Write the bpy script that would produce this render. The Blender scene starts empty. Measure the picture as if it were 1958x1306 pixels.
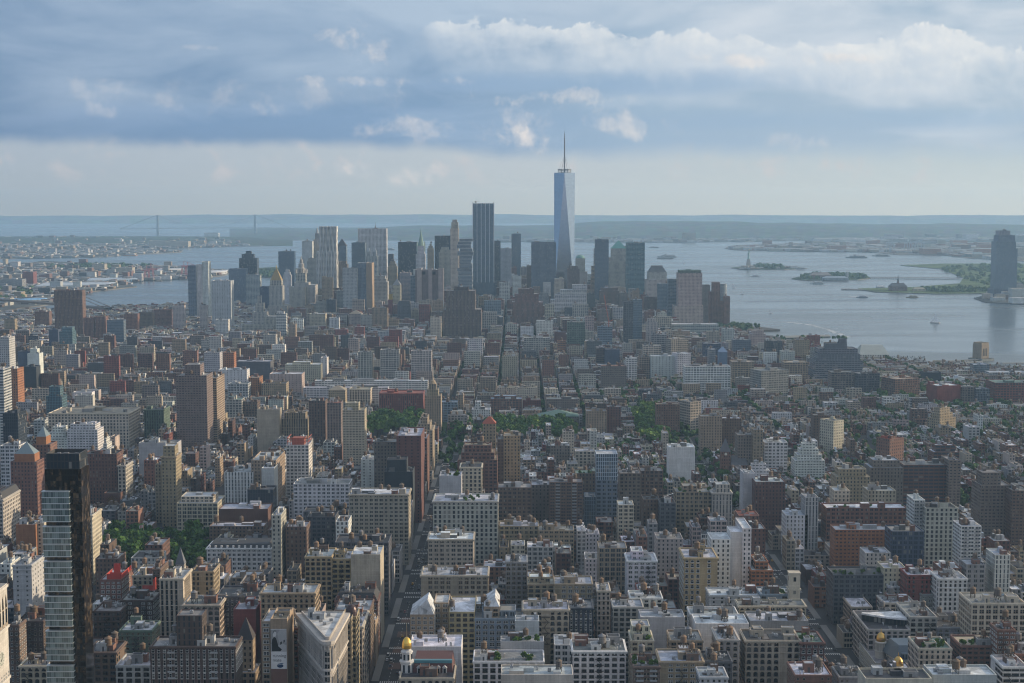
import bpy, math, random
from mathutils import Vector, Matrix
from mathutils.geometry import tessellate_polygon
R = math.radians
SC = bpy.context.scene
COL = SC.collection
rnd = random.Random(7)

# ------------------------------------------------------------------ camera, sky, sun, exposure
CAM = Vector((0.0, 0.0, 335.0))
F = 2940.0                                   # focal length in photo pixels (1958 wide)
PITCH, YAW = R(5.22), R(0.214)
cd = bpy.data.cameras.new("camera")
cd.sensor_width = 36.0
cd.lens = 36.0 * F / 1958.0
cd.clip_start, cd.clip_end = 5.0, 200000.0
co = bpy.data.objects.new("camera", cd)
co.location = CAM
co.rotation_euler = (math.pi / 2 - PITCH, 0, YAW)
COL.objects.link(co)
SC.camera = co
SUN_EL, SUN_AZ = R(14), R(76)                # azimuth clockwise from the view (+Y), towards +X
SKY_LIGHT, SUN_STRENGTH = 1.0, 4.8
SC.view_settings.view_transform = 'Standard'
SC.view_settings.look = 'None'
SC.view_settings.exposure = 0.10
SC.view_settings.gamma = 1.0
SC.cycles.use_denoising = True
SC.cycles.max_bounces = 5
SC.cycles.diffuse_bounces = 2
SC.cycles.glossy_bounces = 3
SC.cycles.volume_bounces = 1
SC.cycles.sample_clamp_indirect = 4.0
SC.cycles.filter_width = 1.15

class NT:
    """small helper for writing node trees"""
    def __init__(s, tree):
        s.t = tree; s.n = tree.nodes; s.l = tree.links
    def new(s, kind, **kw):
        n = s.n.new(kind)
        for k, v in kw.items(): setattr(n, k, v)
        return n
    def put(s, sock, v):
        if isinstance(v, (int, float)): sock.default_value = v
        elif isinstance(v, (tuple, list)):
            v = tuple(v)
            sock.default_value = v + (1.0,) if len(v) == 3 and sock.type == 'RGBA' else v
        elif v is not None: s.l.new(v, sock)
    def math(s, op, a, b=None, c=None, clamp=False):
        n = s.new('ShaderNodeMath', operation=op, use_clamp=clamp)
        for i, v in enumerate((a, b, c)):
            if v is not None: s.put(n.inputs[i], v)
        return n.outputs[0]
    def mix(s, fac, a, b, mode='MIX', clamp=True):
        n = s.new('ShaderNodeMix', data_type='RGBA', blend_type=mode)
        n.clamp_factor = clamp
        s.put(n.inputs[0], fac); s.put(n.inputs[6], a); s.put(n.inputs[7], b)
        return n.outputs[2]
    def rng(s, v, a, b, c=0.0, d=1.0, smooth=True):
        n = s.new('ShaderNodeMapRange', interpolation_type='SMOOTHSTEP' if smooth else 'LINEAR')
        for i, x in enumerate((v, a, b, c, d)): s.put(n.inputs[i], x)
        return n.outputs[0]
    def comb(s, x, y, z=0.0):
        n = s.new('ShaderNodeCombineXYZ')
        for i, v in enumerate((x, y, z)): s.put(n.inputs[i], v)
        return n.outputs[0]
    def sep(s, v):
        n = s.new('ShaderNodeSeparateXYZ'); s.l.new(v, n.inputs[0]); return n.outputs
    def noise(s, vec, scale, detail=3.0, rough=0.5, dist=0.0, col=False):
        n = s.new('ShaderNodeTexNoise')
        if vec is not None: s.l.new(vec, n.inputs['Vector'])
        n.inputs['Scale'].default_value = scale; n.inputs['Detail'].default_value = detail
        n.inputs['Roughness'].default_value = rough; n.inputs['Distortion'].default_value = dist
        return n.outputs[1 if col else 0]
    def ramp(s, fac, stops, interp='LINEAR'):
        n = s.new('ShaderNodeValToRGB'); cr = n.color_ramp; cr.interpolation = interp
        s.put(n.inputs[0], fac)
        while len(cr.elements) < len(stops): cr.elements.new(0.5)
        for e, (p, c) in zip(cr.elements, stops):
            e.position = p; e.color = (c, c, c, 1) if isinstance(c, (int, float)) else tuple(c) + (1,)
        return n.outputs[0]

def srgb(r, g, b):
    f = lambda c: (c / 255 / 12.92) if c / 255 <= 0.04045 else ((c / 255 + 0.055) / 1.055) ** 2.4
    return (f(r), f(g), f(b))

def build_world():
    w = bpy.data.worlds.new("World"); SC.world = w; w.use_nodes = True
    t = NT(w.node_tree); t.n.clear()
    out = t.new('ShaderNodeOutputWorld'); bg = t.new('ShaderNodeBackground')
    sky = t.new('ShaderNodeTexSky', sky_type='NISHITA')
    sky.sun_disc = False; sky.sun_elevation = SUN_EL; sky.sun_rotation = SUN_AZ
    sky.altitude = 300; sky.dust_density = 2.0
    sky_c = t.mix(1.0, sky.outputs[0], (0.085, 0.085, 0.085), 'MULTIPLY')
    tc = t.new('ShaderNodeTexCoord')
    x, y, z = t.sep(tc.outputs['Generated'])
    hyp = t.math('SQRT', t.math('ADD', t.math('MULTIPLY', x, x), t.math('MULTIPLY', y, y)))
    u = t.math('MULTIPLY', t.math('ARCTAN2', x, y), F / 1000.0)           # compass direction
    v = t.math('MULTIPLY', t.math('DIVIDE', z, t.math('MAXIMUM', hyp, 0.02)), F / 1000.0)   # height over the horizon
    P = t.comb(u, v, 0.0)
    Ps = t.comb(t.math('MULTIPLY', u, 0.30), v, 0.3)
    n1 = t.noise(Ps, 9.0, 5, 0.55, 0.6)
    n2 = t.noise(Ps, 4.0, 4, 0.5, 0.4)
    n3 = t.noise(P, 11.0, 9, 0.62, 0.2)
    n4 = t.noise(P, 4.5, 3, 0.5)
    ur = t.rng(u, -1.0, 1.0, smooth=False)                                # 0 left .. 1 right of the view
    # cloud deck in soft layers, dark on the left, brighter to the right and higher up
    deck = t.ramp(ur, [(0.0, srgb(118, 146, 178)), (0.42, srgb(128, 157, 188)), (0.62, srgb(154, 178, 201)), (1.0, srgb(168, 188, 206))])
    lit = t.ramp(ur, [(0.0, srgb(152, 173, 198)), (0.45, srgb(172, 191, 211)), (0.72, srgb(204, 213, 223)), (1.0, srgb(212, 219, 227))])
    k = t.math('ADD', t.rng(v, 0.10, 0.42, 0.10, 0.62, False), t.math('MULTIPLY', t.math('SUBTRACT', n1, 0.5), 2.6))
    k = t.math('ADD', k, t.math('MULTIPLY', t.math('SUBTRACT', n2, 0.5), 2.0), clamp=True)
    deck = t.mix(k, deck, lit)
    # pale clear strip between the deck and the horizon
    lo_h = t.ramp(ur, [(0.0, srgb(160, 173, 182)), (0.5, srgb(177, 187, 191)), (1.0, srgb(191, 198, 198))])
    lo_t = t.ramp(ur, [(0.0, srgb(166, 180, 194)), (0.5, srgb(182, 193, 202)), (1.0, srgb(184, 199, 206))])
    low = t.mix(t.rng(v, -0.03, 0.11), lo_h, lo_t)
    wisp = t.math('MULTIPLY', t.rng(n3, 0.52, 0.66), t.rng(v, 0.02, 0.06))
    low = t.mix(t.math('MULTIPLY', wisp, 0.5), low, srgb(200, 196, 199))
    edge = t.math('ADD', t.ramp(ur, [(0.0, 0.110), (0.35, 0.104), (0.5, 0.086), (1.0, 0.074)]), t.math('MULTIPLY', t.math('SUBTRACT', n4, 0.5), 0.035))
    dm = t.rng(t.math('SUBTRACT', v, t.math('ADD', edge, t.math('MULTIPLY', t.math('SUBTRACT', n3, 0.5), 0.03))), -0.014, t.rng(ur, 0.3, 0.9, 0.016, 0.045))
    c = t.mix(dm, low, deck)
    # dark bases under the lit bank and in the middle right
    for (cu, cv, ru, rv, a) in ((0.25, 0.222, 0.55, 0.028, 0.75), (0.55, 0.150, 0.50, 0.026, 0.55), (-0.30, 0.150, 0.60, 0.040, 0.35), (0.80, 0.155, 0.30, 0.020, 0.45)):
        dx = t.math('DIVIDE', t.math('SUBTRACT', u, cu), ru); dy = t.math('DIVIDE', t.math('SUBTRACT', v, cv), rv)
        r2 = t.math('ADD', t.math('ADD', t.math('MULTIPLY', dx, dx), t.math('MULTIPLY', dy, dy)), t.math('MULTIPLY', t.math('SUBTRACT', n1, .5), -3.0))
        c = t.mix(t.math('MULTIPLY', t.rng(r2, 1.2, -0.2), a), c, t.mix(ur, srgb(116, 150, 190), srgb(158, 184, 208)))
    # sunlit cumulus: billows lit from the upper right
    n3b = t.noise(t.comb(t.math('ADD', u, 0.010), t.math('ADD', v, 0.012), 0.0), 11.0, 9, 0.62, 0.2)
    bil = t.math('ADD', t.math('MULTIPLY', t.math('SUBTRACT', n3, n3b), 3.2), 0.5, clamp=True)
    vt = t.ramp(ur, [(0.40, 0.318), (0.46, 0.338), (0.55, 0.332), (0.68, 0.318), (0.78, 0.285), (0.86, 0.318), (0.93, 0.295), (1.0, 0.250)])
    vb = t.ramp(ur, [(0.40, 0.306), (0.46, 0.286), (0.56, 0.262), (0.70, 0.250), (0.78, 0.225), (0.86, 0.200), (1.0, 0.185)])
    lump = t.math('SUBTRACT', n3, 0.5)
    top = t.rng(t.math('ADD', t.math('SUBTRACT', vt, v), t.math('MULTIPLY', lump, 0.12)), 0.0, 0.009)
    bot = t.rng(t.math('ADD', t.math('SUBTRACT', v, vb), t.math('ADD', t.math('MULTIPLY', lump, 0.14), t.math('MULTIPLY', t.math('SUBTRACT', n1, 0.5), 0.10))), -0.05, 0.06)
    span = t.math('MULTIPLY', t.rng(ur, 0.40, 0.43), t.rng(ur, 1.35, 1.1))
    cm = t.math('MULTIPLY', t.math('MULTIPLY', top, bot), span)
    hgt = t.rng(t.math('SUBTRACT', v, vb), 0.0, 0.09)
    body = t.mix(t.math('MULTIPLY', t.math('ADD', 0.25, t.math('MULTIPLY', bil, 0.75)), t.math('ADD', 0.45, t.math('MULTIPLY', hgt, 0.55))), srgb(188, 202, 217), srgb(232, 233, 232))
    c = t.mix(t.math('MULTIPLY', cm, 0.84), c, body)
    # small bright scraps of cumulus (compass, height, half sizes, strength)
    for (cu, cv, ru, rv, a) in ((0.02, 0.118, 0.065, 0.022, 0.60), (0.235, 0.140, 0.065, 0.026, 0.33), (-0.29, 0.295, 0.06, 0.040, 0.45), (0.06, 0.150, 0.16, 0.03, 0.3), (-0.55, 0.20, 0.30, 0.03, 0.2),
                                (0.07, 0.195, 0.13, 0.016, 0.5), (-0.30, 0.225, 0.16, 0.010, 0.35), (-0.12, 0.135, 0.16, 0.020, 0.35),
                                (-0.79, 0.165, 0.05, 0.012, 0.2), (-0.60, 0.283, 0.05, 0.006, 0.25), (-0.25, 0.055, 0.10, 0.02, 0.3),
                                (0.45, 0.262, 0.20, 0.012, 0.5), (0.50, 0.11, 0.10, 0.014, 0.3)):
        dx = t.math('DIVIDE', t.math('SUBTRACT', u, cu), ru); dy = t.math('DIVIDE', t.math('SUBTRACT', v, cv), rv)
        r2 = t.math('ADD', t.math('MULTIPLY', dx, dx), t.math('MULTIPLY', dy, dy))
        m = t.math('MULTIPLY', t.rng(t.math('ADD', r2, t.math('MULTIPLY', lump, -13.0)), 1.2, -1.2), a)
        c = t.mix(m, c, t.mix(bil, srgb(196, 200, 208), srgb(236, 228, 222)))
    # overhead: the deck thins to a bright veil, clearest sky towards the sun
    hi = t.mix(0.35, t.mix(t.rng(x, -0.9, 0.9), srgb(176, 196, 224), srgb(244, 243, 240)), sky_c)
    c = t.mix(t.rng(v, 0.42, 1.6), c, hi)
    c = t.mix(t.rng(y, 0.1, -0.3), c, t.mix(1.0, hi, (0.88, 0.92, 1.0), 'MULTIPLY'))
    c = t.mix(0.06, c, sky_c)
    # low sky shines through the long haze path: brighter and warmer at its source than it looks from here
    path = t.math('MINIMUM', 31.0, t.math('DIVIDE', 0.667, t.math('MAXIMUM', v, 0.005)))
    T = t.math('EXPONENT', t.math('MULTIPLY', path, -0.046))
    air = t.mix(T, (0.27, 0.40, 0.51), (0.0, 0.0, 0.0))
    c = t.mix(1.0, c, air, 'SUBTRACT', False)
    iT = t.math('DIVIDE', 1.0, T)
    c = t.mix(1.0, t.mix(1.0, c, t.comb(iT, iT, iT), 'MULTIPLY', False), (0.03, 0.03, 0.03), 'LIGHTEN', False)
    t.put(bg.inputs[0], c); bg.inputs[1].default_value = SKY_LIGHT
    t.l.new(bg.outputs[0], out.inputs[0])
build_world()

sl = bpy.data.lights.new("sun", 'SUN'); sl.energy = SUN_STRENGTH; sl.angle = R(0.8); sl.color = (1.0, 0.79, 0.54)
so = bpy.data.objects.new("sun", sl); COL.objects.link(so); so.location = (3000, 800, 2000)
sd = Vector((math.sin(SUN_AZ) * math.cos(SUN_EL), math.cos(SUN_AZ) * math.cos(SUN_EL), math.sin(SUN_EL)))
so.rotation_euler = sd.to_track_quat('Z', 'Y').to_euler()

# ------------------------------------------------------------------ pixel <-> place
RE2 = 2 * 7.4e6                              # twice the earth's radius with refraction
def drop(x, y): return (x * x + y * y) / RE2
_R = Matrix.Rotation(YAW, 3, 'Z') @ Matrix.Rotation(math.pi / 2 - PITCH, 3, 'X')
def ray(px, py): return _R @ Vector((px - 979.0, 653.0 - py, -F))
def at(px, py, Y):
    """the point seen at photo pixel (px, py) at distance Y along the avenues"""
    d = ray(px, py); return CAM + d * (Y / d.y)
def on_sea(px, py, h=0.0):
    """the point of the curved sea level (+h) seen at photo pixel (px, py)"""
    d = ray(px, py); k = 0.0
    s = 1.0
    for _ in range(60):
        p = CAM + d * s
        g = h - drop(p.x, p.y)
        if d.z >= 0: s = 60000 / d.y; break
        s2 = (g - CAM.z) / d.z
        if abs(s2 - s) < 1e-5: break
        s = 0.5 * s + 0.5 * s2 if _ > 5 else s2
    p = CAM + d * s
    if p.y > 60000 or p.y < 0: p = CAM + d * (60000 / d.y)
    return p
def pix(p):
    q = _R.transposed() @ (Vector(p) - CAM)
    return 979.0 + F * q.x / -q.z, 653.0 - F * q.y / -q.z
GROUND = 5.0
def gz(x, y): return GROUND - drop(x, y)

# ------------------------------------------------------------------ mesh building
class MB:
    """collects faces with a colour, a window-grid UV and window settings, and links them as ONE object"""
    def __init__(s): s.v = []; s.f = []; s.m = []; s.c = []; s.w = []; s.uv = []
    def face(s, pts, mat=0, col=(.5, .5, .5), uv=None, wp=(0, 0, .1, 0)):
        i = len(s.v); s.v.extend(tuple(p) for p in pts); n = len(pts)
        s.f.append(tuple(range(i, i + n))); s.m.append(mat); s.c.append(tuple(col[:3]) + (1,)); s.w.append(wp)
        s.uv.append(uv or [(0, 0)] * n)
    def wall(s, a, b, z0, z1, mat, col, bw=3.6, fh=3.7, wp=(0, 0, .1, 0), uo=0.0):
        """vertical quad from a to b (outside on the right-hand side of a->b), windows counted in bays and floors"""
        L = math.hypot(b[0] - a[0], b[1] - a[1]); nb = max(1, round(L / bw)); nf = max(1, round((z1 - z0) / fh))
        s.face([(a[0], a[1], z0), (b[0], b[1], z0), (b[0], b[1], z1), (a[0], a[1], z1)], mat, col,
               [(uo, 0), (uo + nb, 0), (uo + nb, nf), (uo, nf)], wp)
    def box(s, x0, x1, y0, y1, z0, z1, mat=0, col=(.5, .5, .5), top=True, bottom=False, **k):
        P = [(x0, y0), (x1, y0), (x1, y1), (x0, y1)]
        for i in range(4): s.wall(P[i], P[(i + 1) % 4], z0, z1, mat, col, uo=i * 100.0, **k)
        if top: s.face([(x, y, z1) for x, y in P], mat, col)
        if bottom: s.face([(x, y, z0) for x, y in reversed(P)], mat, col)
    def prism(s, pts, z0, z1, mat=0, col=(.5, .5, .5), top=True, z_top=None, **k):
        n = len(pts)
        for i in range(n): s.wall(pts[i], pts[(i + 1) % n], z0, z1, mat, col, uo=i * 100.0, **k)
        if top: s.face([(x, y, z1) for x, y in pts], mat, col)
    def loft(s, p0, z0, p1, z1, mat=0, col=(.5, .5, .5), top=True, bays=6, floors=10, wp=(0, 0, .1, 0)):
        n = len(p0)
        for i in range(n):
            j = (i + 1) % n
            s.face([(*p0[i], z0), (*p0[j], z0), (*p1[j], z1), (*p1[i], z1)], mat, col, [(0, 0), (bays, 0), (bays, floors), (0, floors)], wp)
        if top: s.face([(*p, z1) for p in p1], mat, col)
    def cone(s, cx, cy, r0, z0, r1, z1, n=12, mat=0, col=(.5, .5, .5), top=True, rot=0.0, **k):
        c = lambda r: [(cx + r * math.cos(rot + 2 * math.pi * i / n), cy + r * math.sin(rot + 2 * math.pi * i / n)) for i in range(n)]
        s.loft(c(max(r0, .001)), z0, c(max(r1, .001)), z1, mat, col, top, **k)
    def lathe(s, cx, cy, prof, n=14, mat=0, col=(.5, .5, .5), **k):
        for (r0, z0), (r1, z1) in zip(prof, prof[1:]): s.cone(cx, cy, r0, z0, r1, z1, n, mat, col, False, **k)
    def bar(s, a, b, r, mat=0, col=(.5, .5, .5)):
        a = Vector(a); b = Vector(b); d = (b - a).normalized()
        u = d.cross(Vector((0, 0, 1)) if abs(d.z) < .9 else Vector((1, 0, 0))).normalized() * r; w = d.cross(u)
        q = [u + w, w - u, -u - w, u - w]
        for i in range(4): s.face([a + q[i], a + q[(i + 1) % 4], b + q[(i + 1) % 4], b + q[i]], mat, col)
        s.face([b + x for x in q], mat, col); s.face([a + x for x in reversed(q)], mat, col)
    def mesh(s, name, mats):
        me = bpy.data.meshes.new(name); me.from_pydata(s.v, [], s.f)
        for m in (mats if isinstance(mats, (list, tuple)) else [mats]): me.materials.append(m)
        me.polygons.foreach_set("material_index", s.m)
        a = me.attributes.new("col", 'FLOAT_COLOR', 'FACE'); a.data.foreach_set("color", [x for c in s.c for x in c])
        a = me.attributes.new("wp", 'FLOAT_COLOR', 'FACE'); a.data.foreach_set("color", [x for c in s.w for x in c])
        ul = me.uv_layers.new(name="UVMap"); ul.data.foreach_set("uv", [x for f in s.uv for p in f for x in p])
        me.update(); return me
    def build(s, name, mats, parent=None, loc=None, rz=0.0):
        o = bpy.data.objects.new(name, s.mesh(name, mats)); COL.objects.link(o)
        if parent is not None: o.parent = parent
        if loc is not None: o.location = loc
        if rz: o.rotation_euler.z = rz
        return o

def tag(o, label=None, cat=None, group=None, kind=None):
    for k, v in (("label", label), ("category", cat), ("group", group), ("kind", kind)):
        if v: o[k] = v
    return o
def empty(name, loc, rz=0.0):
    o = bpy.data.objects.new(name, None); o.location = loc; o.rotation_euler.z = rz
    o.empty_display_size = 5; COL.objects.link(o); return o
def put(mesh, name, parent, loc=(0, 0, 0), rz=0.0, sc=None):
    o = bpy.data.objects.new(name, mesh); COL.objects.link(o); o.parent = parent; o.location = loc
    if rz: o.rotation_euler.z = rz
    if sc: o.scale = sc
    return o

# ------------------------------------------------------------------ materials
def mat_base(name):
    m = bpy.data.materials.new(name); m.use_nodes = True; t = NT(m.node_tree); t.n.clear()
    out = t.new('ShaderNodeOutputMaterial'); b = t.new('ShaderNodeBsdfPrincipled')
    t.l.new(b.outputs[0], out.inputs[0]); return m, t, b

def facade_material():
    """masonry or metal skin; colour, window grid and window shape come from the mesh"""
    m, t, b = mat_base("facade")
    a = t.new('ShaderNodeAttribute', attribute_name="col"); wp = t.new('ShaderNodeAttribute', attribute_name="wp")
    ws = t.new('ShaderNodeSeparateColor'); t.l.new(wp.outputs['Color'], ws.inputs[0])
    ww, wh, wg, wb = ws.outputs[0], ws.outputs[1], ws.outputs[2], wp.outputs['Alpha']
    uv = t.new('ShaderNodeUVMap', uv_map="UVMap"); x, y, _ = t.sep(uv.outputs[0])
    fx = t.math('SUBTRACT', t.math('FRACT', x), 0.5); fy = t.math('SUBTRACT', t.math('FRACT', y), 0.5)
    oi = t.new('ShaderNodeObjectInfo')
    single = t.math('LESS_THAN', ww, 0.80)                      # bays and storeys differ a little except in ribbons and curtain walls
    def vary(cell, seed, lo, span):
        w = t.new('ShaderNodeTexWhiteNoise', noise_dimensions='2D'); t.l.new(t.comb(cell, t.math('ADD', t.math('MULTIPLY', oi.outputs['Random'], 53.0), seed)), w.inputs['Vector'])
        return t.math('ADD', 1.0, t.math('MULTIPLY', single, t.math('ADD', lo, t.math('MULTIPLY', w.outputs[0], span))))
    inx = t.math('LESS_THAN', t.math('ABSOLUTE', fx), t.math('MULTIPLY', t.math('MULTIPLY', ww, 0.5), vary(t.math('FLOOR', x), 3.0, -0.35, 0.6)))
    iny = t.math('LESS_THAN', t.math('ABSOLUTE', fy), t.math('MULTIPLY', t.math('MULTIPLY', wh, 0.5), vary(t.math('FLOOR', y), 7.0, -0.22, 0.4)))
    g = t.math('MULTIPLY', wg, 10.0)
    tt = t.math('MULTIPLY', t.math('ADD', t.math('DIVIDE', fx, t.math('MAXIMUM', ww, 0.05)), 0.5), g)
    mull = t.math('LESS_THAN', t.math('ABSOLUTE', t.math('SUBTRACT', t.math('FRACT', tt), 0.5)), 0.41)
    win = t.math('MULTIPLY', t.math('MULTIPLY', inx, iny), mull)
    geo = t.new('ShaderNodeNewGeometry'); pos = geo.outputs['Position']
    wn = t.new('ShaderNodeTexWhiteNoise', noise_dimensions='3D')
    t.l.new(t.comb(t.math('ADD', t.math('FLOOR', x), t.math('MULTIPLY', t.math('FLOOR', tt), 0.37)), t.math('FLOOR', y), t.math('MULTIPLY', oi.outputs['Random'], 97.0)), wn.inputs['Vector'])
    rv = wn.outputs[0]
    glass = t.mix(wb, (0.010, 0.013, 0.018), (0.10, 0.155, 0.21))
    glass = t.mix(t.rng(rv, 0.55, 1.0, 0, 0.35, False), glass, (0.07, 0.07, 0.065))
    glass = t.mix(t.math('MULTIPLY', t.math('GREATER_THAN', rv, 0.90), 0.55), glass, (0.34, 0.33, 0.30))
    n1 = t.noise(pos, 0.09, 4, 0.6); n2 = t.noise(pos, 0.9, 3, 0.65)
    st = t.noise(t.comb(*[t.math('MULTIPLY', c, k) for c, k in zip(t.sep(pos), (0.8, 0.8, 0.05))]), 1.0, 3, 0.6)
    vv = t.math('ADD', t.math('MULTIPLY', n1, 0.75), t.math('ADD', t.math('MULTIPLY', n2, 0.40), t.math('MULTIPLY', st, 0.65)))
    belt = t.math('GREATER_THAN', t.math('ABSOLUTE', fy), 0.44)
    vv = t.math('ADD', t.math('ADD', vv, 0.0), t.math('MULTIPLY', belt, 0.10))
    wall = t.mix(1.0, a.outputs['Color'], t.comb(vv, vv, vv), 'MULTIPLY')
    t.put(b.inputs['Base Color'], t.mix(win, wall, glass))
    t.put(b.inputs['Roughness'], t.math('SUBTRACT', 0.85, t.math('MULTIPLY', win, 0.70)))
    t.put(b.inputs['Metallic'], t.math('MULTIPLY', win, t.math('MULTIPLY', wb, 0.55)))
    b.inputs['Specular IOR Level'].default_value = 0.4
    bm = t.new('ShaderNodeBump'); bm.inputs['Strength'].default_value = 0.35; bm.inputs['Distance'].default_value = 0.25
    t.l.new(t.math('ADD', t.math('MULTIPLY', win, -1.0), t.math('MULTIPLY', n2, 0.3)), bm.inputs['Height']); t.l.new(bm.outputs[0], b.inputs['Normal'])
    return m

def plain_material(name, rough=0.8, metal=0.0, spread=0.35, scale=0.6, spec=0.4):
    """colour from the mesh, weathered by noise"""
    m, t, b = mat_base(name)
    a = t.new('ShaderNodeAttribute', attribute_name="col"); geo = t.new('ShaderNodeNewGeometry')
    n1 = t.noise(geo.outputs['Position'], scale, 5, 0.65); n2 = t.noise(geo.outputs['Position'], scale * 0.13, 3, 0.5)
    k = t.math('ADD', 1.0 - spread, t.math('MULTIPLY', t.math('ADD', n1, n2), spread))
    t.put(b.inputs['Base Color'], t.mix(1.0, a.outputs['Color'], t.comb(k, k, k), 'MULTIPLY'))
    b.inputs['Roughness'].default_value = rough; b.inputs['Metallic'].default_value = metal
    b.inputs['Specular IOR Level'].default_value = spec
    return m

def roof_material():
    """flat roofing: membrane or gravel with stains, patches and seams"""
    m, t, b = mat_base("roofing")
    a = t.new('ShaderNodeAttribute', attribute_name="col"); pos = t.new('ShaderNodeNewGeometry').outputs['Position']
    n1 = t.noise(pos, 0.12, 5, 0.7, 0.5); n2 = t.noise(pos, 1.1, 4, 0.7)
    vo = t.new('ShaderNodeTexVoronoi'); vo.inputs['Scale'].default_value = 0.11; t.l.new(pos, vo.inputs['Vector'])
    sp = t.new('ShaderNodeSeparateColor'); t.l.new(vo.outputs['Color'], sp.inputs[0])
    k = t.math('ADD', t.math('ADD', t.math('MULTIPLY', t.rng(n1, .3, .7), 0.55), t.math('MULTIPLY', n2, 0.5)), t.math('MULTIPLY', sp.outputs[0], 0.40))
    k = t.math('ADD', t.math('MULTIPLY', k, 1.25), 0.06)
    t.put(b.inputs['Base Color'], t.mix(1.0, a.outputs['Color'], t.comb(k, k, k), 'MULTIPLY'))
    b.inputs['Roughness'].default_value = 0.7
    return m

FAC = facade_material()
PL = plain_material("weathered_paint")
ROOF = roof_material()
METAL = plain_material("painted_metal", 0.4, 0.35, 0.25)
GOLD = plain_material("gilded_metal", 0.28, 1.0, 0.25, 1.0)
WOOD = plain_material("weathered_cedar", 0.9, 0.0, 0.5, 2.0)
LEAF = plain_material("foliage", 0.85, 0.0, 0.5, 0.35, 0.15)
BARK = plain_material("bark", 0.95, 0.0, 0.4)
GLASS = plain_material("window_glass", 0.08, 0.25, 0.5, 0.5, 0.6)
# ------------------------------------------------------------------ water, land, hills, haze
def build_water():
    m, t, b = mat_base("harbour_water")
    pos = t.new('ShaderNodeNewGeometry').outputs['Position']; x, y, _ = t.sep(pos)
    wide = t.noise(t.comb(t.math('MULTIPLY', x, 0.3), y), 0.0035, 4, 0.6, 0.5)
    n = t.noise(t.comb(t.math('MULTIPLY', x, 0.5), y), 0.05, 5, 0.65)
    t.put(b.inputs['Base Color'], t.mix(wide, (0.062, 0.085, 0.100), (0.130, 0.155, 0.170)))
    t.put(b.inputs['Roughness'], t.rng(wide, 0.3, 0.7, 0.18, 0.34))
    b.inputs['IOR'].default_value = 1.33
    bm = t.new('ShaderNodeBump'); bm.inputs['Strength'].default_value = 0.5; bm.inputs['Distance'].default_value = 0.7
    t.l.new(n, bm.inputs['Height']); t.l.new(bm.outputs[0], b.inputs['Normal'])
    k = MB(); rs = [600 * 1.085 ** i for i in range(62)]; N = 96
    ring = lambda r: [(r * math.sin(2 * math.pi * i / N), r * math.cos(2 * math.pi * i / N), -drop(r, 0)) for i in range(N)]
    a = ring(rs[0]); k.face(list(reversed(a)))
    for r in rs[1:]:
        c = ring(r)
        for i in range(N): k.face([a[i], a[(i + 1) % N], c[(i + 1) % N], c[i]][::-1])
        a = c
    return tag(k.build("water", m), kind="structure")
build_water()

def land_material():
    m, t, b = mat_base("land")
    a = t.new('ShaderNodeAttribute', attribute_name="col"); pos = t.new('ShaderNodeNewGeometry').outputs['Position']
    n1 = t.noise(pos, 0.006, 5, 0.6); n2 = t.noise(pos, 0.05, 4, 0.7)
    k = t.math('ADD', t.math('ADD', t.math('MULTIPLY', t.rng(n1, .35, .65), 0.6), t.math('MULTIPLY', n2, 0.6)), 0.4)
    t.put(b.inputs['Base Color'], t.mix(1.0, a.outputs['Color'], t.comb(k, k, k), 'MULTIPLY'))
    b.inputs['Roughness'].default_value = 0.95; b.inputs['Specular IOR Level'].default_value = 0.1
    return m
LAND = land_material()

def slab(name, pts, h, col, cut=0.0, kind="structure", mat=None, side=(0.16, 0.15, 0.14)):
    """flat land with a sea wall round it, following the curve of the earth; pts are (x, y)"""
    k = MB(); n = len(pts)
    P = [(x, y, h - drop(x, y)) for x, y in pts]
    for tri in tessellate_polygon([[Vector(p) for p in P]]):
        q = [P[i] for i in tri]
        nz = (Vector(q[1]) - Vector(q[0])).cross(Vector(q[2]) - Vector(q[0])).z
        k.face(q if nz > 0 else q[::-1], 0, col)
    for i in range(n):
        a, b = P[i], P[(i + 1) % n]
        k.face([(a[0], a[1], a[2] - h - 3), (b[0], b[1], b[2] - h - 3), b, a], 0, side)
    return tag(k.build(name, mat or LAND), kind=kind)
def shore(*px, h=0.0): return [(p.x, p.y) for p in (on_sea(x, y, h) for x, y in px)]

def street_material():
    """asphalt"""
    m, t, b = mat_base("asphalt")
    pos = t.new('ShaderNodeNewGeometry').outputs['Position']
    n1 = t.noise(pos, 0.05, 4, 0.6); n2 = t.noise(pos, 0.8, 3, 0.7)
    k = t.math('ADD', t.math('MULTIPLY', n1, 0.05), t.math('MULTIPLY', n2, 0.04))
    t.put(b.inputs['Base Color'], t.comb(k, k, t.math('MULTIPLY', k, 1.05))); b.inputs['Roughness'].default_value = 0.9
    return m
ASPHALT = street_material()
MANHATTAN = [(-3600, -1500), (1500, -1500), (1250, 1500), (1120, 2500), (1050, 3010), (870, 3130), (745, 3230), (690, 3480), (630, 3790), (560, 3830),
             (590, 3930), (680, 3975), (640, 4060), (570, 4110), (600, 4600), (500, 5200), (200, 5720), (-200, 5760), (-640, 5480), (-900, 5050),
             (-1100, 4800), (-1400, 4620), (-1620, 4440), (-2000, 4000), (-2900, 3000), (-3500, 1500)]
slab("ground", MANHATTAN, GROUND, (0.05, 0.05, 0.052), mat=ASPHALT)

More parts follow.
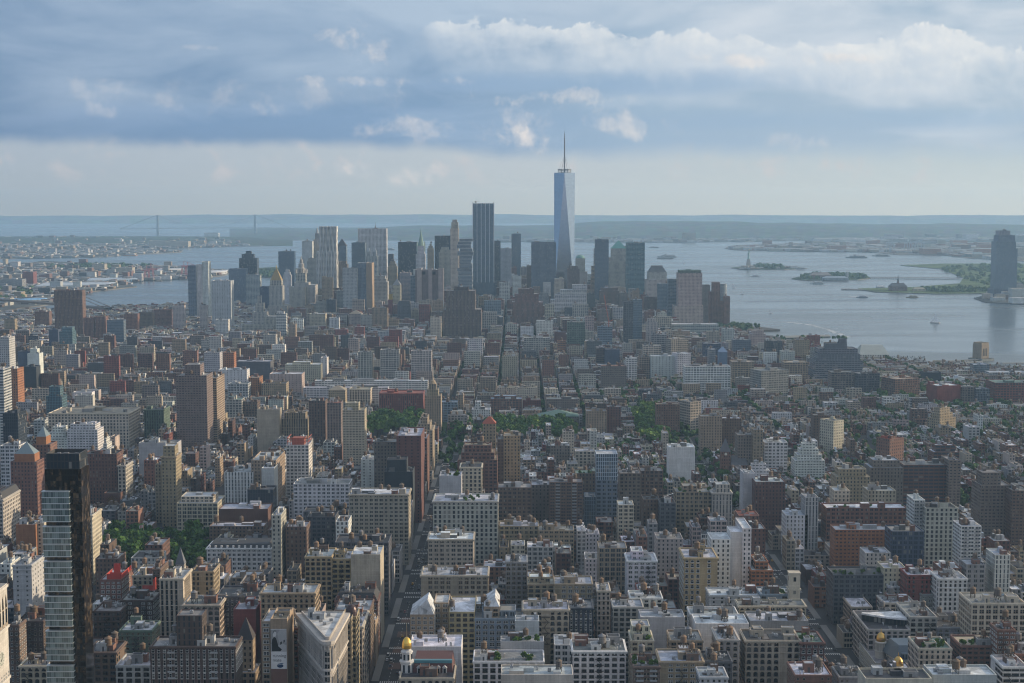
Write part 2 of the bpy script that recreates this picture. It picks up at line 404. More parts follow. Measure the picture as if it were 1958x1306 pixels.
# far shores
GREY_LAND = (0.10, 0.105, 0.10); GREEN_LAND = (0.045, 0.07, 0.03)
slab("brooklyn_shore", shore((-260, 640), (-60, 606), (40, 590), (78, 586), (100, 582), (160, 560), (200, 556), (262, 549), (240, 545), (205, 541), (268, 538), (300, 534), (360, 533),
     (420, 529), (446, 521), (430, 516), (340, 511), (290, 507), (200, 504), (78, 500), (60, 503), (-60, 503), (-260, 508)), 3, GREY_LAND)
slab("bay_ridge_shore", shore((-300, 501), (-60, 497), (60, 494), (190, 492), (235, 489), (262, 487), (345, 483), (350, 479), (300, 475), (390, 472), (500, 471),
     (512, 468), (480, 462), (430, 456), (330, 454), (150, 453), (-300, 454)), 4, GREY_LAND)
slab("governors_shore", shore((452, 530), (560, 533), (620, 528), (600, 516), (520, 512), (456, 516)), 3, GREEN_LAND)
slab("bayonne_shore", shore((1385, 476), (1420, 480), (1530, 481), (1660, 482), (1720, 488), (1800, 488), (1850, 494), (1960, 500), (2200, 510), (2200, 466), (1700, 463), (1560, 468), (1400, 470)), 3, (0.16, 0.135, 0.12))
slab("staten_shore", shore((930, 462), (1100, 463), (1200, 464), (1330, 463), (1400, 463), (1560, 459), (1760, 456), (2300, 456), (2300, 446), (1700, 447), (1000, 450)), 4, (0.13, 0.13, 0.12))
slab("jersey_park_shore", shore((1722, 508), (1800, 515), (1842, 532), (1835, 543), (1750, 550), (1640, 553), (1672, 559), (1790, 563), (1900, 562), (2200, 566), (2200, 505), (1800, 505)), 3, (0.085, 0.125, 0.05))
slab("jersey_city_shore", shore((1862, 571), (1885, 579), (1958, 582), (2200, 590), (2200, 552), (1930, 556)), 3, GREY_LAND)
slab("statue_island_shore", shore((1397, 513), (1430, 516), (1500, 516), (1543, 514), (1500, 509), (1440, 508)), 3, GREEN_LAND)
slab("ellis_island_shore", shore((1513, 534), (1540, 537), (1640, 536), (1665, 533), (1650, 523), (1560, 522)), 3, GREEN_LAND)

def hill_strip(name, px0, px1, y0, y1, prof, col, nx=120, ny=14, rough=0.12, seed=1):
    """a long wooded ridge between ground distances y0 (near) and y1 (far); prof = [(photo x, height m)]"""
    k = MB(); r = random.Random(seed)
    ph = [(r.uniform(0, 6.28), r.uniform(.6, 1.4)) for _ in range(9)]
    def height(p):
        for (a, ha), (b, hb) in zip(prof, prof[1:]):
            if a <= p <= b:
                f = (p - a) / (b - a); f = f * f * (3 - 2 * f); return ha + (hb - ha) * f
        return prof[0][1] if p < prof[0][0] else prof[-1][1]
    G = []
    for j in range(ny + 1):
        fy = j / ny; Y = y0 * (y1 / y0) ** fy; row = []
        bell = math.sin(math.pi * min(1, max(0, fy))) ** 0.8
        for i in range(nx + 1):
            p = px0 + (px1 - px0) * i / nx; X = (p - 990) / F * Y
            w = sum(math.sin(p * 0.011 * (q + 1) * b + a + fy * 7 * b) / (q + 1.5) for q, (a, b) in enumerate(ph))
            hh = height(p) * bell * (1 + rough * w) + (2 if 0 < j < ny else -6)
            row.append((X, Y, hh - drop(X, Y)))
        G.append(row)
    for j in range(ny):
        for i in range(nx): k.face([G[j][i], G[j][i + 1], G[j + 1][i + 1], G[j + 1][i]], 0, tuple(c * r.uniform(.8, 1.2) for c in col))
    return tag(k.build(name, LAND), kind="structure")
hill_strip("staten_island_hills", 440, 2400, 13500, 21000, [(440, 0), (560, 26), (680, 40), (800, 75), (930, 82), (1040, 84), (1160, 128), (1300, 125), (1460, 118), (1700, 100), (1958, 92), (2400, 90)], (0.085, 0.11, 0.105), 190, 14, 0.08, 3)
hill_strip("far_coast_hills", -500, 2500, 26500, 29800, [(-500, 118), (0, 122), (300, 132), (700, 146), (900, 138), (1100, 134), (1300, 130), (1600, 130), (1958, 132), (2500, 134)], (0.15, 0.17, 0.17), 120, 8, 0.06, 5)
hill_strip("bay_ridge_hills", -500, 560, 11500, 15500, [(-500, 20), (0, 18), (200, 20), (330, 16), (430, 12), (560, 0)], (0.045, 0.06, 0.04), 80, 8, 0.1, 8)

def build_haze():
    m = bpy.data.materials.new("haze"); m.use_nodes = True; t = NT(m.node_tree); t.n.clear()
    out = t.new('ShaderNodeOutputMaterial'); v = t.new('ShaderNodeVolumePrincipled')
    v.inputs['Color'].default_value = HAZE_COLOR + (1,); v.inputs['Density'].default_value = HAZE_DENSITY
    v.inputs['Anisotropy'].default_value = 0.15
    t.l.new(v.outputs[0], out.inputs['Volume'])
    k = MB(); k.box(-24000, 24000, -3000, 31000, -420, 562, bottom=True)
    tag(k.build("haze", m), kind="stuff")
HAZE_COLOR, HAZE_DENSITY = (0.45, 0.72, 1.0), 4.6e-5
build_haze()
# ------------------------------------------------------------------ building kit
PAL = dict(white=(.62, .62, .60), cream=(.50, .45, .36), beige=(.39, .345, .275), tan=(.32, .255, .18), stone=(.41, .39, .355), gold=(.36, .285, .17),
           brick=(.20, .11, .085), red=(.21, .07, .06), brown=(.15, .105, .085), dkbrown=(.085, .06, .052), grey=(.27, .27, .27), dkgrey=(.095, .10, .11),
           black=(.036, .044, .058), orange=(.32, .145, .075), pink=(.40, .33, .30), blue=(.12, .18, .27), green=(.12, .17, .13), teal=(.10, .20, .23),
           glass=(.20, .25, .30), dkglass=(.15, .19, .24), mauve=(.20, .165, .145), ltgrey=(.42, .43, .43), navy=(.06, .08, .13), maroon=(.14, .075, .065))
ROOFC = dict(brick=(.20,.10,.07), silver=(.40, .425, .46), white=(.60, .625, .66), grey=(.22, .22, .22), dark=(.055, .057, .062), tan=(.30, .26, .20), green=(.12, .20, .17), red=(.30, .09, .06), blue=(.20, .27, .36))
for _n, _c in PAL.items(): ROOFC.setdefault(_n, _c)
# style: bay width, floor height, window width and height (share of the bay), lights per window, glass tint
STY = dict(p=(3.4, 3.6, .42, .54, 1, .1), d=(4.4, 3.7, .64, .56, 2, .1), t=(6.2, 3.8, .76, .60, 3, .1), w=(4.8, 3.9, .74, .64, 2, .2), r=(5, 3.6, 1.02, .50, 1, .4),
           v=(3.2, 3.8, .44, .86, 1, .2), V=(3.4, 3.8, .30, .92, 1, .4), G=(2.2, 3.6, .90, .86, 1, .8), D=(2.4, 3.7, .88, .84, 1, .15), n=(6, 4, 0, 0, 1, 0), s=(6, 3.4, .24, .42, 1, .1), a=(4.2, 4.0, .60, .66, 1, .1),
           h=(3.6, 3.1, .62, .42, 2, .15), b=(5.2, 3.0, .80, .46, 2, .15))
FOOT = []            # footprints already built on: x0, x1, y0, y1, photo y of the roof, photo y of the ground, name
NEAR = 1175.0        # nearer than this the windows are modelled one by one

def jit(c, r, k=.10):
    f = r.uniform(1 - k, 1 + k); return tuple(max(.01, x * f * r.uniform(.96, 1.04)) for x in c)

# --- shared meshes for the things on roofs and walls
def unit_window(g, frame, arch=False, glass=(.012, .015, .02)):
    k = MB(); fr = .09
    if not arch:
        k.face([(-.5, -.02, 0), (.5, -.02, 0), (.5, -.02, 1), (-.5, -.02, 1)], 1, glass)
        k.box(-.5, .5, -.10, 0, 1 - fr, 1, 0, frame); k.box(-.56, .56, -.18, 0, -.06, .04, 0, frame)
    else:
        pts = [(-.5, 0), (.5, 0), (.5, .62)] + [(.5 * math.cos(a), .62 + .38 * math.sin(a)) for a in (.52, 1.05, 1.57, 2.09, 2.62)] + [(-.5, .62)]
        k.face([(x, -.02, z) for x, z in pts], 1, glass); k.box(-.56, .56, -.18, 0, -.06, .04, 0, frame)
        for (x, z), (x2, z2) in zip(pts[2:], pts[3:]): k.face([(x, -.06, z), (x2, -.06, z2), (x2 * .86, -.06, z2 - .05), (x * .86, -.06, z - .05)][::-1], 0, frame)
    for i in range(g + 1):
        x = -.5 + i / g; w = fr * (.5 if 0 < i < g else .8)
        k.box(max(-.5, x - w), min(.5, x + w), -.09, 0, .04, .62 if arch else 1 - fr, 0, frame)
    k.box(-.5, .5, -.07, 0, .50, .55, 0, frame)
    return k.mesh("window", [PL, GLASS])
WIN = {}
def window_mesh(g, fr, arch, gl):
    key = (g, fr, arch, gl)
    if key not in WIN:
        fc = dict(d=(.06, .06, .06), w=(.55, .55, .53), b=(.30, .25, .19))[fr]
        gc = ((.010, .013, .018), (.03, .036, .045), (.16, .16, .15))[gl]
        WIN[key] = unit_window(g, fc, arch, gc)
    return WIN[key]

def tank_meshes(wood, roof):
    b = MB(); n = 18
    for i in range(n):                                                 # staves
        a0, a1 = 2 * math.pi * i / n, 2 * math.pi * (i + 1) / n; c = jit(wood, rnd, .18)
        b.face([(2.1 * math.cos(a0), 2.1 * math.sin(a0), 3.4), (2.1 * math.cos(a1), 2.1 * math.sin(a1), 3.4), (2.0 * math.cos(a1), 2.0 * math.sin(a1), 7.4), (2.0 * math.cos(a0), 2.0 * math.sin(a0), 7.4)], 0, c)
    b.cone(0, 0, 2.1, 3.4, 2.1, 3.41, n, 0, wood)
    for z in (3.8, 4.6, 5.5, 6.6): b.cone(0, 0, 2.14, z, 2.14, z + .12, n, 0, (.05, .05, .05), False)
    r = MB(); r.cone(0, 0, 2.35, 7.35, .12, 8.7, n, 0, roof); r.cone(0, 0, .2, 8.6, .2, 8.95, 6, 0, roof)
    s = MB()
    for x in (-1.5, 1.5):
        for y in (-1.5, 1.5): s.bar((x, y, 0), (x, y, 3.3), .14, 0, (.06, .055, .05))
        s.bar((x, -1.5, .2), (x, 1.5, 3.1), .08, 0, (.06, .055, .05)); s.bar((-1.5, x, .2), (1.5, x, 3.1), .08, 0, (.06, .055, .05))
    s.box(-1.9, 1.9, -1.9, 1.9, 3.1, 3.38, 0, (.07, .06, .05), bottom=True)
    return b.mesh("tank", WOOD), r.mesh("tank_roof", WOOD), s.mesh("tank_stand", METAL)
TANKS = [tank_meshes((.17, .115, .075), (.18, .13, .09)), tank_meshes((.20, .19, .18), (.20, .20, .21)), tank_meshes((.12, .10, .09), (.16, .13, .10)), tank_meshes((.22, .15, .10), (.22, .15, .10))]
def add_tank(parent, x, y, z, v=0, s=1.0):
    b, r, st = TANKS[v % 4]
    o = put(b, "water_tank", parent, (x, y, z), rnd.uniform(0, 1.5), (s, s, s)); put(r, "tank_roof", o); put(st, "tank_stand", o)
def unit_cooler():
    k = MB(); k.box(-1, 1, -.7, .7, .25, 1.5, 0, (.38, .39, .40), bottom=True)
    for x in (-.5, .5): k.cone(x, 0, .38, 1.5, .38, 1.62, 10, 0, (.12, .12, .13)); k.box(x - .1, x + .1, -.6, .6, 0, .25, 0, (.1, .1, .1))
    for i in range(5): k.box(-.98, .98, -.74, -.7, .4 + i * .2, .48 + i * .2, 0, (.22, .22, .23))
    return k.mesh("cooling_unit", METAL)
def unit_vent():
    k = MB(); k.cone(0, 0, .35, 0, .35, 1.2, 8, 0, (.36, .36, .37)); k.cone(0, 0, .6, 1.2, .15, 1.7, 8, 0, (.42, .42, .43)); return k.mesh("roof_vent", METAL)
def unit_skylight():
    k = MB(); k.box(-1.6, 1.6, -1, 1, 0, .5, 0, (.3, .3, .3), top=False)
    k.loft([(-1.6, -1), (1.6, -1), (1.6, 1), (-1.6, 1)], .5, [(-1.6, -.05), (1.6, -.05), (1.6, .05), (-1.6, .05)], 1.3, 1, (.16, .20, .22)); return k.mesh("skylight", [PL, GLASS])
def unit_duct():
    k = MB(); k.box(-4, 4, -.4, .4, .5, 1.2, 0, (.45, .45, .46), bottom=True); k.box(3.2, 4, -.4, 3, .5, 1.2, 0, (.45, .45, .46), bottom=True)
    for x in (-3, -1, 1, 3): k.box(x - .08, x + .08, -.4, .4, 0, .5, 0, (.12, .12, .12))
    return k.mesh("air_duct", METAL)
def leaf_cloud(n, rx, ry, rz, z0, size, seed, base=(.055, .105, .028), lump=3):
    """crown of many small leaf-cluster faces gathered into uneven boughs"""
    k = MB(); r = random.Random(seed); boughs = []
    for _ in range(lump * 4):
        a = r.uniform(0, 6.283); e = r.uniform(-.55, 1.0) ; q = r.uniform(.35, .78)
        boughs.append((rx * q * math.cos(a) * math.sqrt(max(.05, 1 - e * e)), ry * q * math.sin(a) * math.sqrt(max(.05, 1 - e * e)), rz * q * e, r.uniform(.26, .46), r.uniform(.7, 1.35)))
    for _ in range(n):
        bx, by, bz, br, tone = r.choice(boughs)
        d = Vector((r.gauss(0, 1), r.gauss(0, 1), r.gauss(0, 1))).normalized() * (r.random() ** .45) * br
        c = Vector((bx + d.x * rx * 1.1, by + d.y * ry * 1.1, z0 + bz + d.z * rz * 1.1))
        nn = (d.normalized() * .8 + Vector((r.uniform(-1, 1), r.uniform(-1, 1), r.uniform(-.3, 1)))).normalized()
        u = nn.orthogonal().normalized(); w = nn.cross(u); s = size * r.uniform(.6, 1.3); a = r.uniform(0, 6.28)
        u, w = u * math.cos(a) + w * math.sin(a), w * math.cos(a) - u * math.sin(a)
        f = tone * r.uniform(.75, 1.3); g = (base[0] * f * r.uniform(.9, 1.2), base[1] * f, base[2] * f * r.uniform(.8, 1.1))
        k.face([c - u * s - w * s * .5, c + u * s - w * s * .6, c + u * s * .7 + w * s * .7, c - u * s * .6 + w * s * .6], 0, g)
    return k.mesh("crown", LEAF)
def escape_mesh():
    k = MB(); c = (.05, .05, .05)
    for f in range(6):
        z = f * 3.7; k.box(-2.6, 2.6, -1.1, 0, z, z + .1, 0, c, bottom=True)
        for y, a, b in ((-1.1, -2.6, 2.6),): k.bar((a, y, z + 1), (b, y, z + 1), .05, 0, c); k.bar((a, y, z + .5), (b, y, z + .5), .04, 0, c)
        for x in (-2.6, -1.3, 0, 1.3, 2.6): k.bar((x, -1.1, z), (x, -1.1, z + 1), .04, 0, c)
        if f < 5: s = 1 if f % 2 else -1; k.bar((-1.6 * s, -.6, z + .1), (1.2 * s, -.6, z + 3.7), .16, 0, c)
    return k.mesh("fire_escape", METAL)
def rail_mesh():
    k = MB(); c = (.10, .10, .11)
    for i in range(9): k.bar((-6 + i * 1.5, 0, 0), (-6 + i * 1.5, 0, 1.1), .05, 0, c)
    k.bar((-6, 0, 1.1), (6, 0, 1.1), .05, 0, c); k.bar((-6, 0, .6), (6, 0, .6), .04, 0, c); k.box(-6, 6, .2, 4.4, .02, .3, 0, (.16, .12, .09))
    return k.mesh("roof_railing", METAL)
ESCAPE, RAIL = escape_mesh(), rail_mesh()
COOLER, VENT, SKYL, DUCT = unit_cooler(), unit_vent(), unit_skylight(), unit_duct()
SHRUBS = [leaf_cloud(150, 1.6, 1.4, 1.5, 1.4, .42, 50 + i, (.07, .13, .03), 2) for i in range(3)]
def bulkhead_mesh(col, roofc):
    k = MB(); k.box(-1, 1, -1, 1, 0, 1, 0, col, top=False); k.face([(-1, -1, .97), (1, -1, .97), (1, 1, .97), (-1, 1, .97)], 1, roofc)
    for a in ((-1.04, 1.04, -1.04, -.92), (-1.04, 1.04, .92, 1.04), (-1.04, -.92, -.92, .92), (.92, 1.04, -.92, .92)): k.box(*a, .96, 1.04, 0, tuple(c * 1.15 for c in col), bottom=True)
    k.box(-.35, .15, -1.03, -1, 0, .62, 2, (.07, .07, .07)); return k.mesh("roof_bulkhead", [FAC, ROOF, PL])
BULK = {}
def bulk(cn, rn):
    if (cn, rn) not in BULK: BULK[cn, rn] = bulkhead_mesh(PAL[cn], ROOFC[rn])
    return BULK[cn, rn]

def roof_mesh(k, x0, x1, y0, y1, z, roofc, wallc, r, par=1.1, clutter=0, matw=1):
    """sunk roof sheet, parapet inside and coping, plus small roof clutter where it is too far off to be parts"""
    t = min(.45, (x1 - x0) * .1); zz = z - par
    k.face([(x0 + t, y0 + t, zz), (x1 - t, y0 + t, zz), (x1 - t, y1 - t, zz), (x0 + t, y1 - t, zz)], 0, roofc)
    I = [(x0 + t, y0 + t), (x1 - t, y0 + t), (x1 - t, y1 - t), (x0 + t, y1 - t)]; O = [(x0, y0), (x1, y0), (x1, y1), (x0, y1)]
    cop = tuple(min(.8, c * 1.25 + .03) for c in wallc)
    for i in range(4):
        j = (i + 1) % 4
        k.face([(*I[j], zz), (*I[i], zz), (*I[i], z), (*I[j], z)], matw, wallc); k.face([(*O[i], z), (*O[j], z), (*I[j], z), (*I[i], z)], matw, cop)
    w, d = x1 - x0, y1 - y0
    for _ in range(clutter):
        a = r.uniform(.10, .26) * w; b = r.uniform(.12, .3) * d; cx = r.uniform(x0 + a, x1 - a); cy = r.uniform(y0 + b, y1 - b)
        hh = r.choice((1.5, 2.5, 3.5, 4.5)); c = r.choice((wallc, (.3, .3, .3), (.12, .12, .12), (.5, .5, .5), roofc))
        k.box(cx - a / 2, cx + a / 2, cy - b / 2, cy + b / 2, zz, zz + hh, matw, c, top=False)
        k.face([(cx - a / 2, cy - b / 2, zz + hh), (cx + a / 2, cy - b / 2, zz + hh), (cx + a / 2, cy + b / 2, zz + hh), (cx - a / 2, cy + b / 2, zz + hh)], 0, roofc)
        if r.random() < .35:                                            # far-off tank
            cx, cy = r.uniform(x0 + 3, x1 - 3) if w > 7 else cx, r.uniform(y0 + 3, y1 - 3) if d > 7 else cy
            k.cone(cx, cy, 1.8, zz + 3, 1.8, zz + 6.6, 8, matw, (.15, .11, .08), False); k.cone(cx, cy, 2, zz + 6.6, .1, zz + 8, 8, matw, (.17, .13, .1), False)

def add_windows(parent, faces, st, frame, arch, r, top_cut=1.3, limit=100):
    """window objects on the given wall faces [(ax, ay, bx, by, z0, z1)]; the first 100 are parts, the rest one part"""
    bw, fh, ww, wh, g, _ = st
    spots = []; vw, vh = r.choice(((1, 1), (.8, .62), (1.1, .8), (.9, .7))); toparch = r.random() < .3
    for (ax, ay, bx, by, z0, z1) in faces:
        L = math.hypot(bx - ax, by - ay); nb = max(1, round(L / bw)); nf = max(1, round((z1 - z0) / fh)); sb, sf = L / nb, (z1 - z0) / nf
        blank = r.sample(range(nb), r.choice((1, 2))) if nb > 4 and r.random() < .3 else ()
        rz = math.atan2(by - ay, bx - ax); w, hgt = sb * min(ww, .86), sf * min(wh, .84)
        for f in range(nf):
            z = z1 - (f + 1) * sf + (sf - hgt) * .45 - (.25 if f == 0 else 0)
            if z < z0 + .3: continue
            tw, th = (w * vw, hgt * vh) if f == 0 else ((w, hgt * 1.05) if f % 4 == 1 else (w, hgt))
            for b in range(nb):
                if b in blank: continue
                q = (b + .5) / nb; spots.append((f, ax + (bx - ax) * q, ay + (by - ay) * q, z, rz, tw, th))
    spots.sort(key=lambda s: s[0])
    for (f, x, y, z, rz, w, hgt) in spots[:limit]:
        gl = 0 if r.random() < .72 else (1 if r.random() < .65 else 2)
        put(window_mesh(g, frame, arch or (toparch and f == 1), gl), "window", parent, (x, y, z), rz, (w, 1.6, hgt))
    if len(spots) > limit:
        k = MB()
        for (f, x, y, z, rz, w, hgt) in spots[limit:]:
            c, s = math.cos(rz), math.sin(rz); P = lambda u, n, h: (x + c * u + s * n, y + s * u - c * n, z + h)
            k.face([P(-w / 2, .04, 0), P(w / 2, .04, 0), P(w / 2, .04, hgt), P(-w / 2, .04, hgt)], 1, (.012, .015, .02))
            for i in range(g + 1):
                u = -w / 2 + w * i / g; k.face([P(u - .07, .1, 0), P(u + .07, .1, 0), P(u + .07, .1, hgt), P(u - .07, .1, hgt)], 0, (.3, .28, .25) if frame != 'd' else (.06, .06, .06))
        tag(k.build("windows", [PL, GLASS], parent), kind="stuff")

KIND = dict(L=("loft_building", "building"), A=("apartment_building", "building"), O=("office_building", "building"), T=("office_tower", "tower"), H=("row_house", "house"),
            W=("warehouse", "building"), R=("apartment_tower", "tower"), C=("church", "church"), G=("gallery_building", "building"), K=("parking_garage", "building"))

def building(x0, x1, yt, Y, d, kind, cn, sn, rn, opts, label, cat=None, name=None):
    r = random.Random(label)
    a, b = at(x0, yt, Y), at(x1, yt, Y); w = b.x - a.x; cx = (a.x + b.x) / 2; g = gz(cx, Y); h = (a.z + b.z) / 2 - g
    op = {}
    for o in opts.split(','):
        if o and o != '-': op[o[0]] = o[1:]
    nm, ct = KIND[kind]
    root = tag(empty(name or nm, (cx, Y, g), R(float(op['r'])) if 'r' in op else 0), label, cat or ct)
    wallc = jit(PAL[cn], r, .08); roofc = jit(ROOFC[rn], r, .1)
    st = list(STY[sn]);
    if 'f' in op: st[1] = float(op['f'])
    if 'w' in op: st[0] = float(op['w'])
    bw, fh, ww, wh, gg, gl = st
    hw = w / 2; near = Y < NEAR and sn != 'n'
    FOOT.append((cx - hw, cx + hw, Y, Y + d, yt, pix((cx, Y, g))[1], label))
    wp = (0, 0, .1, 0) if near else (ww, wh, gg / 10, gl)
    sidewp = wp if 'k' not in op else (0, 0, .1, 0)
    tiers = [(-hw, hw, 0, d, 0, h)]
    if 's' in op:                                                        # stepped top: number of steps
        n = int(op['s'] or 2); top = h; tiers = []; st_h = 2 * fh
        for i in range(n + 1):
            z1 = h - (n - i) * st_h; ins = i * 3.2; tiers.append((-hw + ins, hw - ins, ins * .9, d - ins * .9, 0 if i == 0 else z1 - st_h, z1))
    k = MB(); rm = MB(); wf = []
    left = cx > 8 + Y * 0.0
    for ti, (a0, a1, c0, c1, z0, z1) in enumerate(tiers):
        P = [(a0, c0), (a1, c0), (a1, c1), (a0, c1)]
        for i in range(4): k.wall(P[i], P[(i + 1) % 4], z0, z1, 0, wallc, bw, fh, wp if i in (0, 2) else sidewp, uo=i * 100.0)
        if near:
            wf.append((a0, c0, a1, c0, z0, z1))
            if 'k' not in op: wf.append((a0, c1, a0, c0, z0, z1) if left else (a1, c0, a1, c1, z0, z1))
            nb = max(1, round((a1 - a0) / bw)); sb = (a1 - a0) / nb
            if sn in 'twdav':                                              # piers and belts stand proud of the wall
                for i in range(nb + 1):
                    x = a0 + i * sb; q = .16 * sb if sn in 'tw' else .10 * sb
                    k.box(max(a0, x - q), min(a1, x + q), c0 - .38, c0, z0, z1 - 1.2, 0, tuple(c * 1.05 for c in wallc))
            nf = max(1, round((z1 - z0) / fh)); sf = (z1 - z0) / nf
            for f in (1, 2, 5, 8):
                if f < nf and r.random() < .75: k.box(a0 - .25, a1 + .25, c0 - .5, c0 - .0, z1 - f * sf - .35, z1 - f * sf, 0, tuple(min(.75, c * 1.15) for c in wallc), bottom=True)
        clut = 0 if (near or ti < len(tiers) - 1) else (3 if Y < 2600 else 2)
        roof_mesh(rm, a0, a1, c0, c1, z1, roofc, wallc, r, 1.1 if ti == len(tiers) - 1 else .3, clut)
    wall = k.build("wall", FAC, root)
    rm.build("roof", [ROOF, FAC], root)
    a0, a1, c0, c1, z0, z1 = tiers[-1]
    if 'c' in op or near:
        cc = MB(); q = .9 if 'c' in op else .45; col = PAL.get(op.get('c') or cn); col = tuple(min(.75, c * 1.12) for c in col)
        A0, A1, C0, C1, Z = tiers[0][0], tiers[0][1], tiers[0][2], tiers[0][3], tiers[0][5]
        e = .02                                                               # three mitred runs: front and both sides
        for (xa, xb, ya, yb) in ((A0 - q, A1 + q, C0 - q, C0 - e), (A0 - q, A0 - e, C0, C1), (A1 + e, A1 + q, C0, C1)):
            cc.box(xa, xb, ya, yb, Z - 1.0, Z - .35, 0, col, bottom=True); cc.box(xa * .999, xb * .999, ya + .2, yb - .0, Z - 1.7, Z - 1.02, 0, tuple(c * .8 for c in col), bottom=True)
        if 'c' in op:
            n = max(2, int((A1 - A0) / 2))
            for i in range(n): x = A0 + (A1 - A0) * (i + .5) / n; cc.box(x - .25, x + .25, C0 - q * .8, C0 - .39, Z - 2.4, Z - 1.72, 0, col, bottom=True)
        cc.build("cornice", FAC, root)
    zr = z1 - 1.1
    if 'p' in op:                                                        # penthouse: share of width : height
        pw, ph = (float(v) for v in op['p'].split(':')); kk = MB(); q = (a1 - a0) * pw / 2; m = (a0 + a1) / 2 + r.uniform(-.3, .3) * (a1 - a0) * (1 - pw)
        y0p, y1p = c0 + (c1 - c0) * .22, c1 - (c1 - c0) * .15
        kk.box(m - q, m + q, y0p, y1p, zr, zr + ph, 0, jit(wallc, r, .12), top=False, wp=(ww * .9, wh * .9, gg / 10, gl), bw=bw, fh=fh)
        roof_mesh(kk, m - q, m + q, y0p, y1p, zr + ph, roofc, wallc, r, .6, 0 if near else 1, 0); kk.m = [0 if x == 1 else x for x in kk.m]
        kk.build("penthouse", FAC, root)
        if near: zr2 = zr + ph - .6; put(COOLER, "cooling_unit", root, (m, (y0p + y1p) / 2, zr2), r.uniform(0, 3), (1.3, 1.3, 1.2))
    if 'm' in op:                                                        # mansard roof
        kk = MB(); mh = float(op['m'] or 5); kk.loft([(a0 + .3, c0 + .3), (a1 - .3, c0 + .3), (a1 - .3, c1 - .3), (a0 + .3, c1 - .3)], z1 - .3, [(a0 + 3, c0 + 3), (a1 - 3, c0 + 3), (a1 - 3, c1 - 3), (a0 + 3, c1 - 3)], z1 + mh, 0, ROOFC['dark'])
        n = max(2, int((a1 - a0) / 5))
        for i in range(n): x = a0 + (a1 - a0) * (i + .5) / n; kk.box(x - .8, x + .8, c0 + .5, c0 + 2.6, z1, z1 + mh * .62, 0, wallc)
        kk.build("mansard_roof", PL, root); zr = z1 + mh
    if 'y' in op:                                                        # pyramid or hip roof
        kk = MB(); mh = float(op['y'] or 5); kk.loft([(a0 - .4, c0 - .4), (a1 + .4, c0 - .4), (a1 + .4, c1 + .4), (a0 - .4, c1 + .4)], z1 - .2, [((a0 + a1) / 2 - 1, (c0 + c1) / 2 - .5), ((a0 + a1) / 2 + 1, (c0 + c1) / 2 - .5), ((a0 + a1) / 2 + 1, (c0 + c1) / 2 + .5), ((a0 + a1) / 2 - 1, (c0 + c1) / 2 + .5)], z1 + mh, 0, roofc)
        kk.build("hip_roof", PL, root); zr = z1 + mh
    if 'e' in op:                                                        # balconies down the front
        n = max(2, int(h / fh)) if h < 90 else 25
        for colx in (.25, .75):
            for f in range(n):
                bb = MB() if (f == 0 and colx == .25) else None
                if bb: bb.box(-2.2, 2.2, -1.5, -.05, 0, .18, 0, (.42, .41, .40), bottom=True); bb.box(-2.2, 2.2, -1.55, -1.5, .18, 1.15, 0, (.30, .31, .32)); bm = bb.mesh("balcony", PL)
                put(bm, "balcony", root, (a0 + (a1 - a0) * colx, c0, h - (f + 1) * fh))
    fw, fd = a1 - a0, c1 - c0
    spot = lambda m=3.0: (r.uniform(a0 + min(m, fw * .3), a1 - min(m, fw * .3)), r.uniform(c0 + min(m, fd * .3), c1 - min(m, fd * .25)))
    def num(key, dflt): return int(op[key] or 1) if key in op else dflt
    for i in range(num('b', 2) + r.choice((0, 1, 2)) if near else num('b', 0)):
        x, y = spot(4.5); rc = r.choice(('silver', 'grey', 'dark', rn)); bn = r.choice((cn, cn, 'brick', 'grey', 'ltgrey', 'brown'))
        bx, by, bh = r.uniform(1.8, min(4.2, fw * .2)), r.uniform(1.8, min(4.0, fd * .18)), r.uniform(2.8, 5.5); put(bulk(bn, rc), "roof_bulkhead", root, (x, y, zr - .02), 0, (bx, by, bh))
        if near and r.random() < .4 and 't' not in op: add_tank(root, x, y, zr + bh, r.randrange(4), r.uniform(.7, .9))
    for i in range(num('t', 0)):
        x, y = spot(3.5); add_tank(root, x, y, zr, r.randrange(4), r.uniform(.82, 1.12))
    for i in range(num('u', 3) + r.choice((1, 2, 3)) if near else num('u', 0)):
        x, y = spot(); put(COOLER, "cooling_unit", root, (x, y, zr), r.choice((0, 1.57)), (r.uniform(.8, 1.6),) * 2 + (r.uniform(.8, 1.4),))
    if near:
        for i in range(r.choice((3, 4, 6))): x, y = spot(); put(VENT, "roof_vent", root, (x, y, zr), 0, (1, 1, r.uniform(.8, 1.6)))
        if r.random() < .45: x, y = spot(5); put(SKYL, "skylight", root, (x, y, zr), r.choice((0, 1.57)))
        if r.random() < .5 and fw > 16: x, y = spot(6); put(DUCT, "air_duct", root, (x, y, zr), r.choice((0, 1.57, 3.14)))
        if kind in 'LA' and 'e' not in op and h > 25 and r.random() < .5: put(ESCAPE, "fire_escape", root, (a0 + (a1 - a0) * r.choice((.25, .5, .72)), c0 - .4, h - 24))
        if r.random() < .5: put(RAIL, "roof_railing", root, ((a0 + a1) / 2 + r.uniform(-.2, .2) * fw, c0 + fd * r.uniform(.3, .7), zr), r.choice((0, 1.57)))
        if sn != 'n' and wf:
            fr = 'd' if sn in 'rDG' or cn in ('white', 'beige', 'stone', 'tan', 'gold', 'cream', 'ltgrey') and r.random() < .6 else r.choice('wbd')
            add_windows(root, wf, st, fr, sn == 'a', r)
